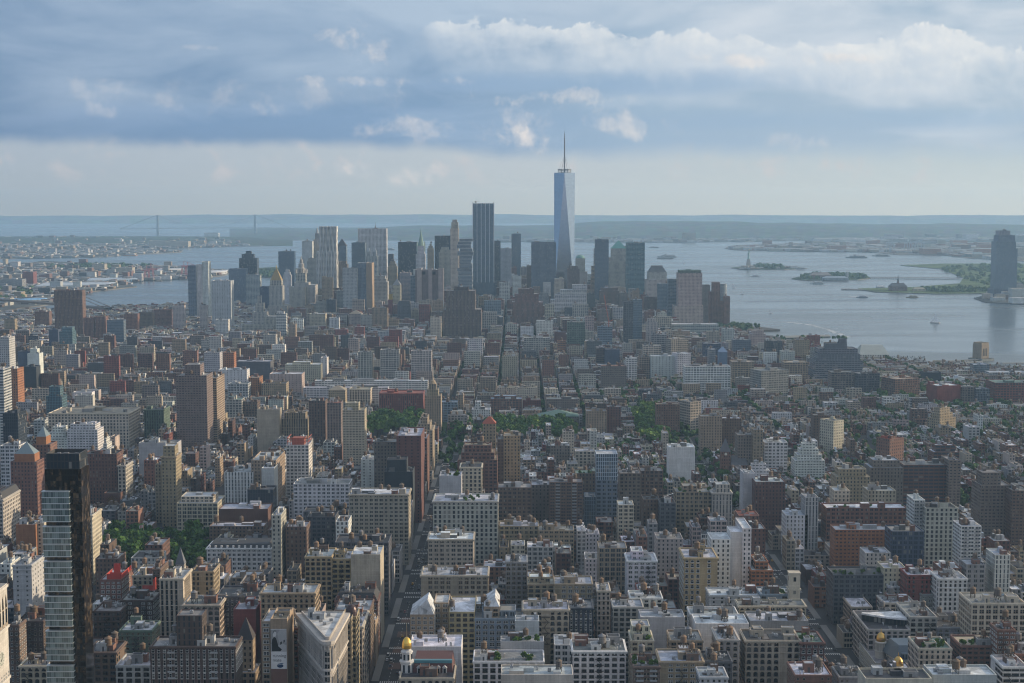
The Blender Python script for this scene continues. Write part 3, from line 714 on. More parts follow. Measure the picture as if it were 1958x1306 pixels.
    if 'g' in op:
        for i in range(num('g', 5)):
            x = r.uniform(a0 + 1.5, a1 - 1.5); y = r.uniform(c0 + 1.2, c0 + fd * .5); q = r.uniform(.8, 1.7); put(r.choice(SHRUBS), "roof_shrub", root, (x, y, zr), r.uniform(0, 6), (q, q, q * r.uniform(.8, 1.2)))
    return root, w, h

def rows(text):
    for ln in text.strip().splitlines():
        ln = ln.strip()
        if not ln or ln[0] == '#': continue
        n, s, lab = (q.strip() for q in ln.split('|'))
        x0, x1, yt, Y, d = (float(v) for v in n.split()); kd, cn, sn, rn, op = s.split()
        building(x0, x1, yt, Y, d, kd, cn, sn, rn, op, lab)
# ------------------------------------------------------------------ landmarks
def multi(label, name, cat, boxes):
    """one building of several volumes: (part, x0, x1, y roof, y bottom or None, distance, depth, colour, style, roof colour)"""
    P = [(at(b[1], b[3], b[5]), at(b[2], b[3], b[5])) for b in boxes]
    cx = sum(p.x + q.x for p, q in P) / (2 * len(P)); Y = min(b[5] for b in boxes); g = gz(cx, Y)
    root = tag(empty(name, (cx, Y, g)), label, cat); r = random.Random(label); rm = MB(); parts = {}; info = []
    for b, (p, q) in zip(boxes, P):
        part, x0, x1, yt, yb, Yb, d, cn, sn, rn = b
        bw, fh, ww, wh, gg, gl = STY[sn]; z1 = (p.z + q.z) / 2 - g; z0 = 0 if yb is None else at((x0 + x1) / 2, yb, Yb).z - g
        a0, a1, c0, c1 = p.x - cx, q.x - cx, Yb - Y, Yb - Y + d; wallc = jit(PAL[cn] if isinstance(cn, str) else cn, r, .05)
        k = parts.setdefault(part, []); m = MB(); k.append(m)
        near = Yb < NEAR and sn != 'n'; wp = (0, 0, .1, 0) if near else (ww, wh, gg / 10, gl)
        C = [(a0, c0), (a1, c0), (a1, c1), (a0, c1)]
        for i in range(4): m.wall(C[i], C[(i + 1) % 4], z0, z1, 0, wallc, bw, fh, wp, uo=i * 100.0)
        if near:
            wf = [(a0, c0, a1, c0, max(z0, z1 - 50), z1)]
            if cx > 8: wf.append((a0, c1, a0, c0, max(z0, z1 - 50), z1))
            else: wf.append((a1, c0, a1, c1, max(z0, z1 - 50), z1))
            add_windows(root, wf, STY[sn], r.choice('dw'), sn == 'a', r, limit=60)
        roof_mesh(rm, a0, a1, c0, c1, z1, jit(ROOFC[rn], r), wallc, r, 1.0, 1 if Yb > NEAR and a1 - a0 > 25 else 0)
        if yb is None: FOOT.append((cx + a0, cx + a1, Yb, Yb + d, yt, pix((cx, Yb, g))[1], label))
        info.append((a0, a1, c0, c1, z0, z1))
    for n, ms in parts.items():
        for m in ms: m.build(n, FAC, root)
    rm.build("roof", [ROOF, FAC], root)
    return root, info
def crown(root, name, f, mat=PL):
    k = MB(); f(k); return k.build(name, mat, root)

# --- the tallest tower: a square base turning into a smaller square, eight tall triangles of glass, ring and mast
def tallest_tower():
    c0, c1 = at(1059, 330, 4545), at(1101, 330, 4545); cx = (c0.x + c1.x) / 2; g = gz(cx, 4560); H = c0.z - g
    m, t, b = mat_base("mirror_glass_skin"); a = t.new('ShaderNodeAttribute', attribute_name="col")
    uv = t.new('ShaderNodeUVMap', uv_map="UVMap"); x, y, _ = t.sep(uv.outputs[0])
    pos = t.new('ShaderNodeNewGeometry').outputs['Position']; px_, py_, pz_ = t.sep(pos)
    fl = t.math('GREATER_THAN', t.math('FRACT', t.math('DIVIDE', pz_, 4.2)), 0.80); n = t.noise(t.comb(t.math('MULTIPLY', px_, .4), t.math('MULTIPLY', py_, .4), t.math('MULTIPLY', pz_, .9)), 0.16, 4, .7)
    t.put(b.inputs['Base Color'], t.mix(t.math('MULTIPLY', fl, .35), t.mix(1.0, a.outputs['Color'], t.comb(*[t.math('ADD', .7, t.math('MULTIPLY', n, .6))] * 3), 'MULTIPLY'), (.5, .53, .56)))
    b.inputs['Metallic'].default_value = 0.9; b.inputs['Roughness'].default_value = 0.10
    root = tag(empty("skyscraper", (cx, 4575, g)), "tallest tower, tapering mirror glass with a ringed mast on top", "tower")
    hb, ht = 29.5, 31.0; zb = 57.0; q = lambda r, o: [(r * math.cos(o + math.pi / 2 * i), r * math.sin(o + math.pi / 2 * i)) for i in range(4)]
    rot = R(43)                                                                 # square base, corners off the view axis
    B = q(hb * 1.414, rot); T = q(22 * 1.414 * .99, rot + R(45)); col = (.33, .41, .51)
    k = MB(); k.prism(B, 0, zb, 0, (.40, .45, .50), top=False)
    for i in range(4):
        j = (i + 1) % 4
        k.face([(*B[i], zb), (*B[j], zb), (*T[i], H)], 0, col, [(0, 0), (1, 0), (.5, 1)]); k.face([(*B[j], zb), (*T[j], H), (*T[i], H)], 0, col, [(0, 0), (1, 0), (.5, 1)])
    k.face([(*p, H) for p in T], 0, (.3, .3, .32)); k.build("glass_shaft", m, root)
    rg = MB()
    for z, r in ((H + 2, 19), (H + 6, 19), (H + 10, 19)):
        for i in range(24):
            a, b2 = 2 * math.pi * i / 24, 2 * math.pi * (i + 1) / 24; rg.bar((r * math.cos(a), r * math.sin(a), z), (r * math.cos(b2), r * math.sin(b2), z), .7, 0, (.16, .17, .19))
            if i % 2 == 0: rg.bar((r * math.cos(a), r * math.sin(a), H - 1), (r * math.cos(a), r * math.sin(a), H + 10), .45, 0, (.16, .17, .19))
    for i in range(6): a = math.pi * i / 3; rg.bar((2 * math.cos(a), 2 * math.sin(a), H + 9), (19 * math.cos(a), 19 * math.sin(a), H + 9), .5, 0, (.16, .17, .19))
    rg.build("mast_ring", METAL, root)
    tip = at(1080, 250, 4575).z - g
    ms = MB(); ms.lathe(0, 0, [(2.4, H - 1), (2.1, H + 40), (1.9, H + 42), (1.7, H + 100), (1.0, H + 102), (.5, tip - 3), (.1, tip)], 10, 0, (.20, .21, .23))
    for i in range(6): a = math.pi * i / 3; ms.bar((17 * math.cos(a), 17 * math.sin(a), H + 8), (1.8 * math.cos(a), 1.8 * math.sin(a), H + 48), .2, 0, (.2, .21, .23))
    for z in range(12): ms.cone(0, 0, 2.1, H + 44 + z * 6.2, 2.1, H + 45.2 + z * 6.2, 10, 0, (.15, .16, .18))
    ms.build("mast", METAL, root); FOOT.append((cx - 40, cx + 40, 4535, 4615, 330, 600, "t"))
tallest_tower()

def pyramid(k, i, h, col, off=0.0, n=1.0):
    a0, a1, c0, c1, z0, z1 = i; m, y = (a0 + a1) / 2, (c0 + c1) / 2
    k.loft([(a0 - off, c0 - off), (a1 + off, c0 - off), (a1 + off, c1 + off), (a0 - off, c1 + off)], z1 - .3, [(m - n, y - n), (m + n, y - n), (m + n, y + n), (m - n, y + n)], z1 + h, 0, col)

# pyramid-roofed courthouse
rt, I = multi("stone courthouse tower with a gilded pyramid roof", "courthouse", "tower", [("base", 512, 549, 585, None, 3985, 60, 'stone', 'V', 'grey'), ("shaft", 514, 540, 546, None, 3990, 34, 'stone', 'V', 'grey'),
    ("upper_stage", 516.5, 538, 536, 546, 3993, 28, 'stone', 'a', 'grey')])
crown(rt, "pyramid_roof", lambda k: pyramid(k, I[2], 31, (.30, .22, .10)))
crown(rt, "lantern", lambda k: k.lathe((I[2][0] + I[2][1]) / 2, (I[2][2] + I[2][3]) / 2, [(1.6, I[2][5] + 29), (1.6, I[2][5] + 33), (.1, I[2][5] + 39)], 8, 0, (.45, .33, .10)), GOLD)
# municipal building with stacked lantern
rt, I = multi("broad pale stone municipal building with a tiered lantern tower", "municipal_building", "tower", [("wing", 553, 583, 549, None, 4170, 50, 'stone', 'V', 'silver'), ("wing", 588, 603, 545, None, 4180, 50, 'stone', 'V', 'silver'),
    ("centre_block", 562, 590, 540, None, 4185, 40, 'stone', 'V', 'silver'), ("tower_stage", 566, 584, 522, 541, 4188, 26, 'stone', 'a', 'silver')])
def lantern(k):
    x, y, z = (I[3][0] + I[3][1]) / 2, (I[3][2] + I[3][3]) / 2, I[3][5]
    k.lathe(x, y, [(10.5, z - 1), (10.5, z + 12), (11.2, z + 12), (8, z + 14), (7.6, z + 24), (8.2, z + 24), (5, z + 26), (4.4, z + 35), (1.6, z + 39), (.9, z + 44), (.1, z + 47)], 14, 0, PAL['stone'], bays=1, floors=1, wp=(.35, .8, .1, 0))
    for q in ((I[3][0], I[3][2]), (I[3][1], I[3][2]), (I[3][0], I[3][3]), (I[3][1], I[3][3])): k.lathe(q[0], q[1], [(2.4, z - 1), (2.4, z + 7), (.1, z + 12)], 8, 0, PAL['stone'])
crown(rt, "lantern", lantern, FAC)
# rippled steel tower
def rippled_tower():
    p, q = at(605, 433, 4453), at(643, 433, 4453); w = q.x - p.x; cx = (p.x + q.x) / 2; g = gz(cx, 4453); H = p.z - g
    root = tag(empty("apartment_tower", (cx, 4453, g)), "tall silvery tower with rippled vertical folds", "tower"); r = random.Random(5)
    m, t, b = mat_base("brushed_steel_skin"); a = t.new('ShaderNodeAttribute', attribute_name="col"); t.put(b.inputs['Base Color'], a.outputs['Color'])
    uv = t.new('ShaderNodeUVMap', uv_map="UVMap"); x, y, _ = t.sep(uv.outputs[0])
    wi = t.math('MULTIPLY', t.math('LESS_THAN', t.math('ABSOLUTE', t.math('SUBTRACT', t.math('FRACT', x), .5)), .26), t.math('LESS_THAN', t.math('ABSOLUTE', t.math('SUBTRACT', t.math('FRACT', y), .5)), .28))
    t.put(b.inputs['Base Color'], t.mix(wi, a.outputs['Color'], (.05, .06, .075))); b.inputs['Metallic'].default_value = .55; b.inputs['Roughness'].default_value = .36
    def block(x0, x1, y0, y1, z0, z1, name):
        k = MB(); nz = 26; P = [(x0, y0), (x1, y0), (x1, y1), (x0, y1)]
        def pt(s, z):
            f = s * 4; i = min(3, int(f)); u = f - i; a, b2 = P[i], P[(i + 1) % 4]; dx, dy = b2[0] - a[0], b2[1] - a[1]; L = math.hypot(dx, dy); n = (dy / L, -dx / L)
            o = (math.sin(u * L * .55 + 2.2 * math.sin(z * .031 + i * 2)) + .6 * math.sin(u * L * .9 - z * .05 + i)) * 1.5 * math.sin(math.pi * u) ** .3
            return (a[0] + dx * u + n[0] * o, a[1] + dy * u + n[1] * o, z)
        N = 96
        for j in range(nz):
            za, zb = z0 + (z1 - z0) * j / nz, z0 + (z1 - z0) * (j + 1) / nz; fl = (zb - za) / 3.4
            for s in range(N): k.face([pt(s / N, za), pt((s + 1) / N, za), pt((s + 1) / N, zb), pt(s / N, zb)], 0, (.52, .52, .50), [(s * .5, j * fl), (s * .5 + .5, j * fl), (s * .5 + .5, j * fl + fl), (s * .5, j * fl + fl)])
        k.face([pt(s / N, z1) for s in range(N)], 0, (.3, .3, .3)); return k.build(name, m, root)
    block(-w * .36, w * .5, 0, 32, H * .72, H, "upper_shaft"); block(-w * .5, w * .5, -3, 38, H * .30, H * .72, "middle_shaft"); block(-w * .62, w * .62, -6, 44, 22, H * .30, "lower_shaft")
    k = MB(); k.box(-w * .7, w * .7, -10, 50, 0, 22, 0, PAL['brick'], wp=(.5, .5, .1, 0)); k.build("base", FAC, root); FOOT.append((cx - 40, cx + 40, 4440, 4510, 433, 600, "r"))
rippled_tower()
# spired stone tower left of the rippled one
rt, I = multi("slender grey stone tower with a stepped pointed spire", "office_tower", "tower", [("shaft", 596, 615, 480, None, 4990, 30, 'stone', 'v', 'grey'), ("setback", 599, 612, 458, 480, 4993, 22, 'stone', 'v', 'grey'), ("setback", 602, 610, 446, 458, 4996, 14, 'stone', 'v', 'grey')])
crown(rt, "spire", lambda k: k.lathe((I[2][0] + I[2][1]) / 2, 12, [(5, I[2][5] - 1), (3.4, I[2][5] + 10), (.8, I[2][5] + 18), (.1, I[2][5] + 30)], 8, 0, (.33, .35, .36)))
# gothic white tower with green pyramid top
rt, I = multi("white gothic tower with a pointed green copper roof", "gothic_tower", "tower", [("base", 790, 823, 516, None, 4417, 44, 'white', 'v', 'grey'), ("shaft", 795, 813, 486, None, 4423, 24, 'white', 'v', 'grey'),
    ("upper_stage", 797.5, 811.5, 470, 486, 4425, 20, 'white', 'v', 'grey')])
def gothic(k):
    x0, x1, y0, y1, _, z = I[2]; x, y = (x0 + x1) / 2, (y0 + y1) / 2
    k.lathe(x, y, [(9, z - 1), (7.5, z + 9), (4.2, z + 24), (2.2, z + 34), (1.8, z + 38), (.2, z + 50)], 8, 0, (.20, .30, .26))
    for q in ((x0, y0), (x1, y0), (x0, y1), (x1, y1)): k.lathe(q[0], q[1], [(1.8, z - 16), (1.8, z + 4), (.1, z + 14)], 6, 0, (.30, .38, .34))
crown(rt, "copper_roof", gothic)
# twin-pinnacle checker tower
rt, I = multi("checkered grey tower with twin small pinnacles", "office_tower", "tower", [("shaft", 699, 722, 490, None, 4700, 30, 'ltgrey', 'd', 'grey'), ("pavilion", 701, 708, 481, 490, 4702, 10, 'ltgrey', 'd', 'grey'), ("pavilion", 713, 720, 481, 490, 4702, 10, 'ltgrey', 'd', 'grey')])
crown(rt, "pinnacles", lambda k: [pyramid(k, I[i], 11, (.35, .37, .38)) for i in (1, 2)])
crown(tag(empty("radio_mast", (at(718, 437, 4890).x, 4890, at(718, 437, 4890).z)), "thin radio mast on the tall white gridded slab", "mast"), "mast", lambda k: k.lathe(0, 0, [(1.6, -1), (1.2, 8), (.5, 10), (.2, 20)], 8, 0, (.15, .15, .16)), METAL)
# federal slab: dotted white, dark striped and tan blank parts
multi("federal office slab, white dotted left half and tan blank end", "office_building", "tower", [("dotted_wing", 655, 683, 513, None, 3935, 40, 'ltgrey', 'p', 'grey'), ("dark_shaft", 683, 700, 503, None, 3945, 60, 'dkglass', 'v', 'grey'), ("blank_end", 700, 711, 503, None, 3945, 60, 'tan', 'n', 'grey')])
# slender cream stepped tower
multi("slender cream stone tower with stepped crown, right of the black one", "apartment_tower", "tower", [("shaft", 861, 877, 437, None, 4343, 26, 'cream', 'p', 'grey'), ("crown_stage", 863, 876, 425, 437, 4345, 20, 'cream', 'v', 'grey'), ("crown_stage", 865, 874, 420, 425, 4347, 14, 'cream', 'v', 'grey')])
# stacked-box glass tower
def stacked_tower():
    p, q = at(876, 457, 3823), at(903, 457, 3823); w = q.x - p.x; cx = (p.x + q.x) / 2; g = gz(cx, 3823); H = p.z - g; r = random.Random(9)
    root = tag(empty("apartment_tower", (cx, 3823, g)), "glass tower of shifted stacked boxes with white slabs", "tower"); z = 0; k = MB(); s = MB(); n = 0
    while z < H - 3:
        big = z > H * .62; st = r.choice((7, 10.5)) if big else r.choice((10.5, 14)); z1 = min(H, z + st); o = [r.uniform(-1, 1) * (3.4 if big else 1.1) for _ in range(4)]
        a = (-w / 2 + o[0] + (1 if big else 0), w / 2 + o[1] - (1 if big else 0), o[2], 30 + o[3]); k.box(*a, z, z1, 0, (.30, .34, .37), wp=(.9, .74, .1, .7), bw=2.4, fh=3.5)
        s.box(a[0] - .9, a[1] + .9, a[2] - .9, a[3] + .9, z1 - .45, z1, 0, (.62, .63, .63), bottom=True); z = z1; n += 1
    k.build("glass_shaft", FAC, root); s.build("floor_slabs", PL, root); FOOT.append((cx - w, cx + w, 3815, 3860, 457, 600, "s"))
stacked_tower()
# tall blue glass tower with white columns
rt, I = multi("very tall blue glass tower with pale vertical columns, second tallest", "office_tower", "tower", [("shaft", 904, 944, 389, None, 4701, 48, (.14, .20, .27), 'G', 'grey'), ("podium", 900, 947, 540, None, 4698, 54, 'dkglass', 'G', 'grey')])
def columns(k):
    a0, a1, c0, c1, z0, z1 = I[0]
    for i in range(6): x = a0 + (a1 - a0) * i / 5; k.box(x - .9, x + .9, c0 - 1, c0 - .02, 0, z1 + (5 if i in (0, 5) else 2), 0, (.52, .55, .58))
    for i in range(1, 5): k.box(a1 + .02, a1 + 1, c0 + (c1 - c0) * i / 5 - .8, c0 + (c1 - c0) * i / 5 + .8, 0, z1 + 2, 0, (.52, .55, .58))
crown(rt, "columns", columns, METAL)
crown(rt, "crown_frame", lambda k: [k.box(I[0][0] + 1, I[0][1] - 1, I[0][2] + .5, I[0][3] - 1, I[0][5] - 17, I[0][5] - 1, 0, (.05, .06, .075), wp=(0, 0, .1, 0))] + [k.bar((I[0][0] + 4, 6, I[0][5]), (I[0][0] + 4, 6, I[0][5] + 7), .4, 0, (.3, .3, .3)), k.bar((I[0][0] + 4, 6, I[0][5] + 7), (I[0][0] + 20, 6, I[0][5] + 7), .4, 0, (.3, .3, .3))], METAL)
# blank brown exchange tower
rt, I = multi("windowless brown granite tower with projecting shafts", "exchange_tower", "tower", [("core", 794, 846, 516, None, 3932, 44, 'mauve', 'n', 'grey'), ("shaft", 797, 806, 513, None, 3926, 10, 'pink', 'n', 'grey'), ("shaft", 819, 826, 513, None, 3926, 10, 'pink', 'n', 'grey'), ("shaft", 838, 848, 513, None, 3926, 10, 'pink', 'n', 'grey'), ("rear_wing", 785, 795, 527, None, 3945, 36, 'dkglass', 'r', 'grey')])
crown(rt, "vent_openings", lambda k: [k.box(I[0][0] + o, I[0][0] + o + 8, -.9 + 6, 6 - .02, z, z + 8, 0, (.02, .02, .025)) for o in (18, 44) for z in (I[0][5] - 12, 62)])
crown(rt, "satellite_dish", lambda k: k.lathe(I[0][0] + 14, 15, [(.1, I[0][5]), (3, I[0][5] + 1), (4.5, I[0][5] + 5)], 12, 0, (.7, .7, .7)))
# dark brown stepped telephone building
multi("bulky dark brown stepped tower in front of downtown", "telephone_building", "tower", [("shaft", 853, 908, 556, None, 3610, 60, 'brown', 'v', 'grey'), ("wing", 848, 920, 592, None, 3604, 70, 'brown', 'v', 'grey'), ("wing", 852, 926, 640, None, 3600, 76, 'brown', 'v', 'tan'), ("roof_house", 868, 896, 549, 556, 3630, 24, 'dkbrown', 'v', 'dark')])
# pink-brown stepped telegraph building
multi("pink-brown stepped brick ziggurat left of the glass giant", "telegraph_building", "tower", [("wing", 976, 1044, 606, None, 3905, 70, 'brick', 'v', 'grey'), ("shaft", 979, 1038, 578, None, 3910, 60, 'brick', 'v', 'grey'), ("setback", 984, 1030, 562, 580, 3914, 46, 'brick', 'v', 'grey'), ("setback", 991, 1021, 552, 563, 3918, 34, 'brick', 'v', 'grey')])
# striped white slab tower with glass corner
multi("pale ribbed tower with a dark glass corner by the river", "office_tower", "tower", [("glass_corner", 359, 374, 508, None, 4275, 34, 'dkglass', 'r', 'grey'), ("ribbed_shaft", 374, 386, 506, None, 4281, 40, 'white', 'V', 'grey'), ("ribbed_shaft", 386, 398, 500, None, 4285, 40, 'white', 'V', 'grey')])
# stepped black tower
multi("black tower with a stepped top left of the courthouse", "office_tower", "tower", [("shaft", 457, 491, 494, None, 5000, 40, 'black', 'D', 'dark'), ("setback", 462, 485, 486, 494, 5003, 30, 'black', 'D', 'dark'), ("setback", 470, 480, 480, 486, 5006, 14, 'black', 'D', 'dark')])
# brown stepped block and green-domed tower behind the tallest
multi("brown stepped brick tower at the foot of the tallest tower", "office_tower", "tower", [("shaft", 1085, 1108, 514, None, 4400, 36, 'mauve', 'v', 'grey'), ("setback", 1088, 1105, 509, 514, 4404, 26, 'mauve', 'a', 'grey')])
rt, I = multi("grey tower with a shallow green dome right of the tallest tower", "office_tower", "tower", [("shaft", 1099, 1123, 520, None, 4760, 40, 'stone', 'p', 'grey'), ("setback", 1101, 1119, 494, None, 4764, 34, 'stone', 'p', 'grey')])
crown(rt, "dome", lambda k: k.lathe((I[1][0] + I[1][1]) / 2, 20, [(14, I[1][5] - .5), (12.5, I[1][5] + 5), (8, I[1][5] + 9), (.2, I[1][5] + 11)], 16, 0, (.16, .30, .27)))
rt, I = multi("stone and glass tower with a green copper pyramid", "office_tower", "tower", [("shaft", 1165, 1199, 500, None, 4561, 44, 'stone', 'v', 'grey'), ("setback", 1169, 1198, 475, None, 4566, 38, 'stone', 'v', 'grey')])
crown(rt, "copper_pyramid", lambda k: pyramid(k, I[1], 23, (.15, .34, .30), 0, 1))
rt, I = multi("grey tower with a stepped flat-topped pyramid", "office_tower", "tower", [("shaft", 1236, 1278, 535, None, 4300, 44, 'stone', 'p', 'grey'), ("setback", 1239, 1275, 520, None, 4304, 36, 'stone', 'p', 'grey')])
def mastaba(k):
    a0, a1, c0, c1, _, z = I[1]
    for i in range(5): k.box(a0 + 2 + i * 2.3, a1 - 2 - i * 2.3, c0 + 2 + i * 2, c1 - 2 - i * 2, z - .5 + i * 3.6, z - .5 + (i + 1) * 3.6, 0, (.17, .17, .175))
crown(rt, "stepped_roof", mastaba)
multi("pink stone tower with a green-trimmed top by the river", "office_tower", "tower", [("shaft", 1297, 1343, 522, None, 3910, 46, 'pink', 'p', 'green'), ("attic", 1299, 1341, 517, 522, 3912, 42, 'green', 'v', 'green'), ("wing", 1289, 1345, 585, None, 3904, 52, 'pink', 'p', 'grey')])
multi("white terraced office with horizontal bands", "office_building", "building", [("terrace", 1053, 1121, 573, None, 4150, 40, 'white', 'r', 'silver'), ("terrace", 1061, 1121, 563, None, 4154, 38, 'white', 'r', 'silver'), ("terrace", 1072, 1122, 554, None, 4158, 36, 'white', 'r', 'silver'), ("terrace", 1095, 1122, 545, None, 4162, 34, 'white', 'r', 'silver'), ("podium", 1080, 1115, 588, None, 4100, 34, 'dkgrey', 'r', 'dark')])
rt, I = multi("brick apartment tower with a bowed glass corner by the river", "apartment_tower", "tower", [("shaft", 1363, 1377, 540, None, 4050, 30, 'brick', 'h', 'grey'), ("wing", 1357, 1364, 558, None, 4054, 26, 'brick', 'h', 'grey'), ("wing", 1372, 1390, 575, None, 4046, 34, 'brick', 'h', 'grey')])
crown(rt, "bowed_glass", lambda k: k.cone((I[0][1] + I[2][1]) / 2 - 2, 14, 12, I[2][5] - 1, 12, I[0][5] - 4, 18, 0, (.30, .34, .38), bays=2, floors=20, wp=(.8, .8, .1, .7)), FAC)
# tower across the river
rt, I = multi("tall blue glass tower alone on the far river bank at the right", "office_tower", "tower", [("shaft", 1906, 1943, 462, None, 5347, 60, (.18, .23, .29), 'G', 'grey'), ("wing", 1930, 1946, 475, None, 5352, 56, (.18, .23, .29), 'G', 'grey'), ("crown_stage", 1909, 1941, 450, 462, 5350, 52, (.16, .2, .26), 'v', 'grey'), ("crown_stage", 1911, 1932, 441, 450, 5352, 44, (.30, .33, .37), 'v', 'grey'), ("podium", 1900, 1975, 553, None, 5340, 70, 'dkglass', 'r', 'grey')])
# river ventilation tower
rt, I = multi("square tan ventilation tower standing in the river", "ventilation_tower", "tower", [("shaft", 1878, 1897, 659, None, 3230, 26, 'tan', 'n', 'dark'), ("attic", 1878.5, 1896.5, 655, 659, 3231, 24, 'tan', 'n', 'dark'), ("pier_base", 1874, 1905, 690, None, 3222, 40, 'grey', 'n', 'grey')]); rt.rotation_euler.z = R(28)
crown(rt, "louvres", lambda k: [k.box(I[0][0] + 4 + i * 4.2, I[0][0] + 6.6 + i * 4.2, I[0][2] - .12, I[0][2] + .3, I[0][5] - 24, I[0][5] - 8, 0, (.05, .05, .055)) for i in range(3)] + [k.box(I[0][1] - .3, I[0][1] + .12, I[0][2] + 9, I[0][2] + 14, I[0][5] - 26, I[0][5] - 8, 0, (.07, .06, .05))])
# dark banded office by the river
multi("dark banded office block with terraced upper floors near the river", "office_building", "building", [("block", 1560, 1650, 690, None, 2740, 60, (.20, .205, .225), 'r', 'dark'), ("terrace", 1563, 1645, 677, None, 2750, 50, (.20, .205, .225), 'r', 'dark'), ("terrace", 1567, 1640, 667, None, 2758, 44, (.20, .205, .225), 'r', 'dark'), ("roof_house", 1580, 1620, 657, 668, 2766, 20, (.12, .13, .15), 'n', 'dark'), ("roof_house", 1605, 1619, 648, 658, 2768, 12, (.12, .13, .15), 'n', 'dark'), ("block", 1556, 1658, 712, None, 2735, 66, (.20, .205, .225), 'r', 'dark')])
# tall white L-shaped tower
multi("tall white blank-ended tower with small square windows", "apartment_building", "building", [("wing", 1360, 1397, 1031, None, 1176, 26, 'white', 'p', 'white'), ("blank_core", 1397, 1420, 1017, None, 1180, 22, 'white', 'n', 'white'), ("wing", 1420, 1437, 1010, None, 1177, 40, 'white', 'p', 'white')])
# gabled building on the avenue
rt, I = multi("tan corner building with steep white gabled roofs", "gabled_building", "building", [("block", 784, 830, 1175, None, 1008, 26, 'tan', 'd', 'white'), ("block", 830, 858, 1152, None, 1026, 24, 'tan', 'd', 'white'), ("block", 858, 908, 1170, None, 1008, 42, 'gold', 'd', 'white'), ("block", 908, 925, 1155, None, 1030, 24, 'tan', 'd', 'white'), ("block", 925, 955, 1160, None, 1012, 30, 'tan', 'd', 'white')])
def gable(k, i, h, c=(.50, .52, .54)):
    a0, a1, c0, c1, _, z = i; m = a1 - (a1 - a0) * .28
    for P in ([(a0, c0, z + .04), (m, c0 + 3, z + h), (m, c1 - 3, z + h), (a0, c1, z + .04)], [(a0, c0, z + .04), (a1, c0, z + .04), (m, c0 + 3, z + h)], [(a1, c0, z + .04), (a1, c1, z + .04), (m, c1 - 3, z + h), (m, c0 + 3, z + h)], [(a1, c1, z + .04), (a0, c1, z + .04), (m, c1 - 3, z + h)]): k.face(P, 0, c)
crown(rt, "gable_roof", lambda k: gable(k, I[0], 9.5), ROOF); crown(rt, "gable_roof", lambda k: gable(k, (I[4][0], I[4][1], I[4][2], I[4][3], 0, I[4][5]), 5.5), ROOF)
add_tank(rt, (I[2][0] + I[2][1]) / 2 - 7, 8, I[2][5] - 1, 2, .9); add_tank(rt, I[3][1], 20, I[3][5] - 1, 0, 1.0)
# pointed apartment hotel on the avenue by the arch
rt, I = multi("slim tan stepped tower with a pointed top at the avenue's far end", "apartment_tower", "tower", [("shaft", 812, 843, 757, None, 2140, 30, 'tan', 'p', 'tan'), ("setback", 816, 838, 745, 757, 2143, 22, 'tan', 'p', 'tan'), ("setback", 820, 834, 734, 745, 2145, 14, 'tan', 'v', 'tan')])
crown(rt, "pointed_top", lambda k: k.lathe((I[2][0] + I[2][1]) / 2, 11, [(5, I[2][5] - 1), (3.4, I[2][5] + 4), (2, I[2][5] + 5), (.1, I[2][5] + 12)], 8, 0, PAL['tan']))

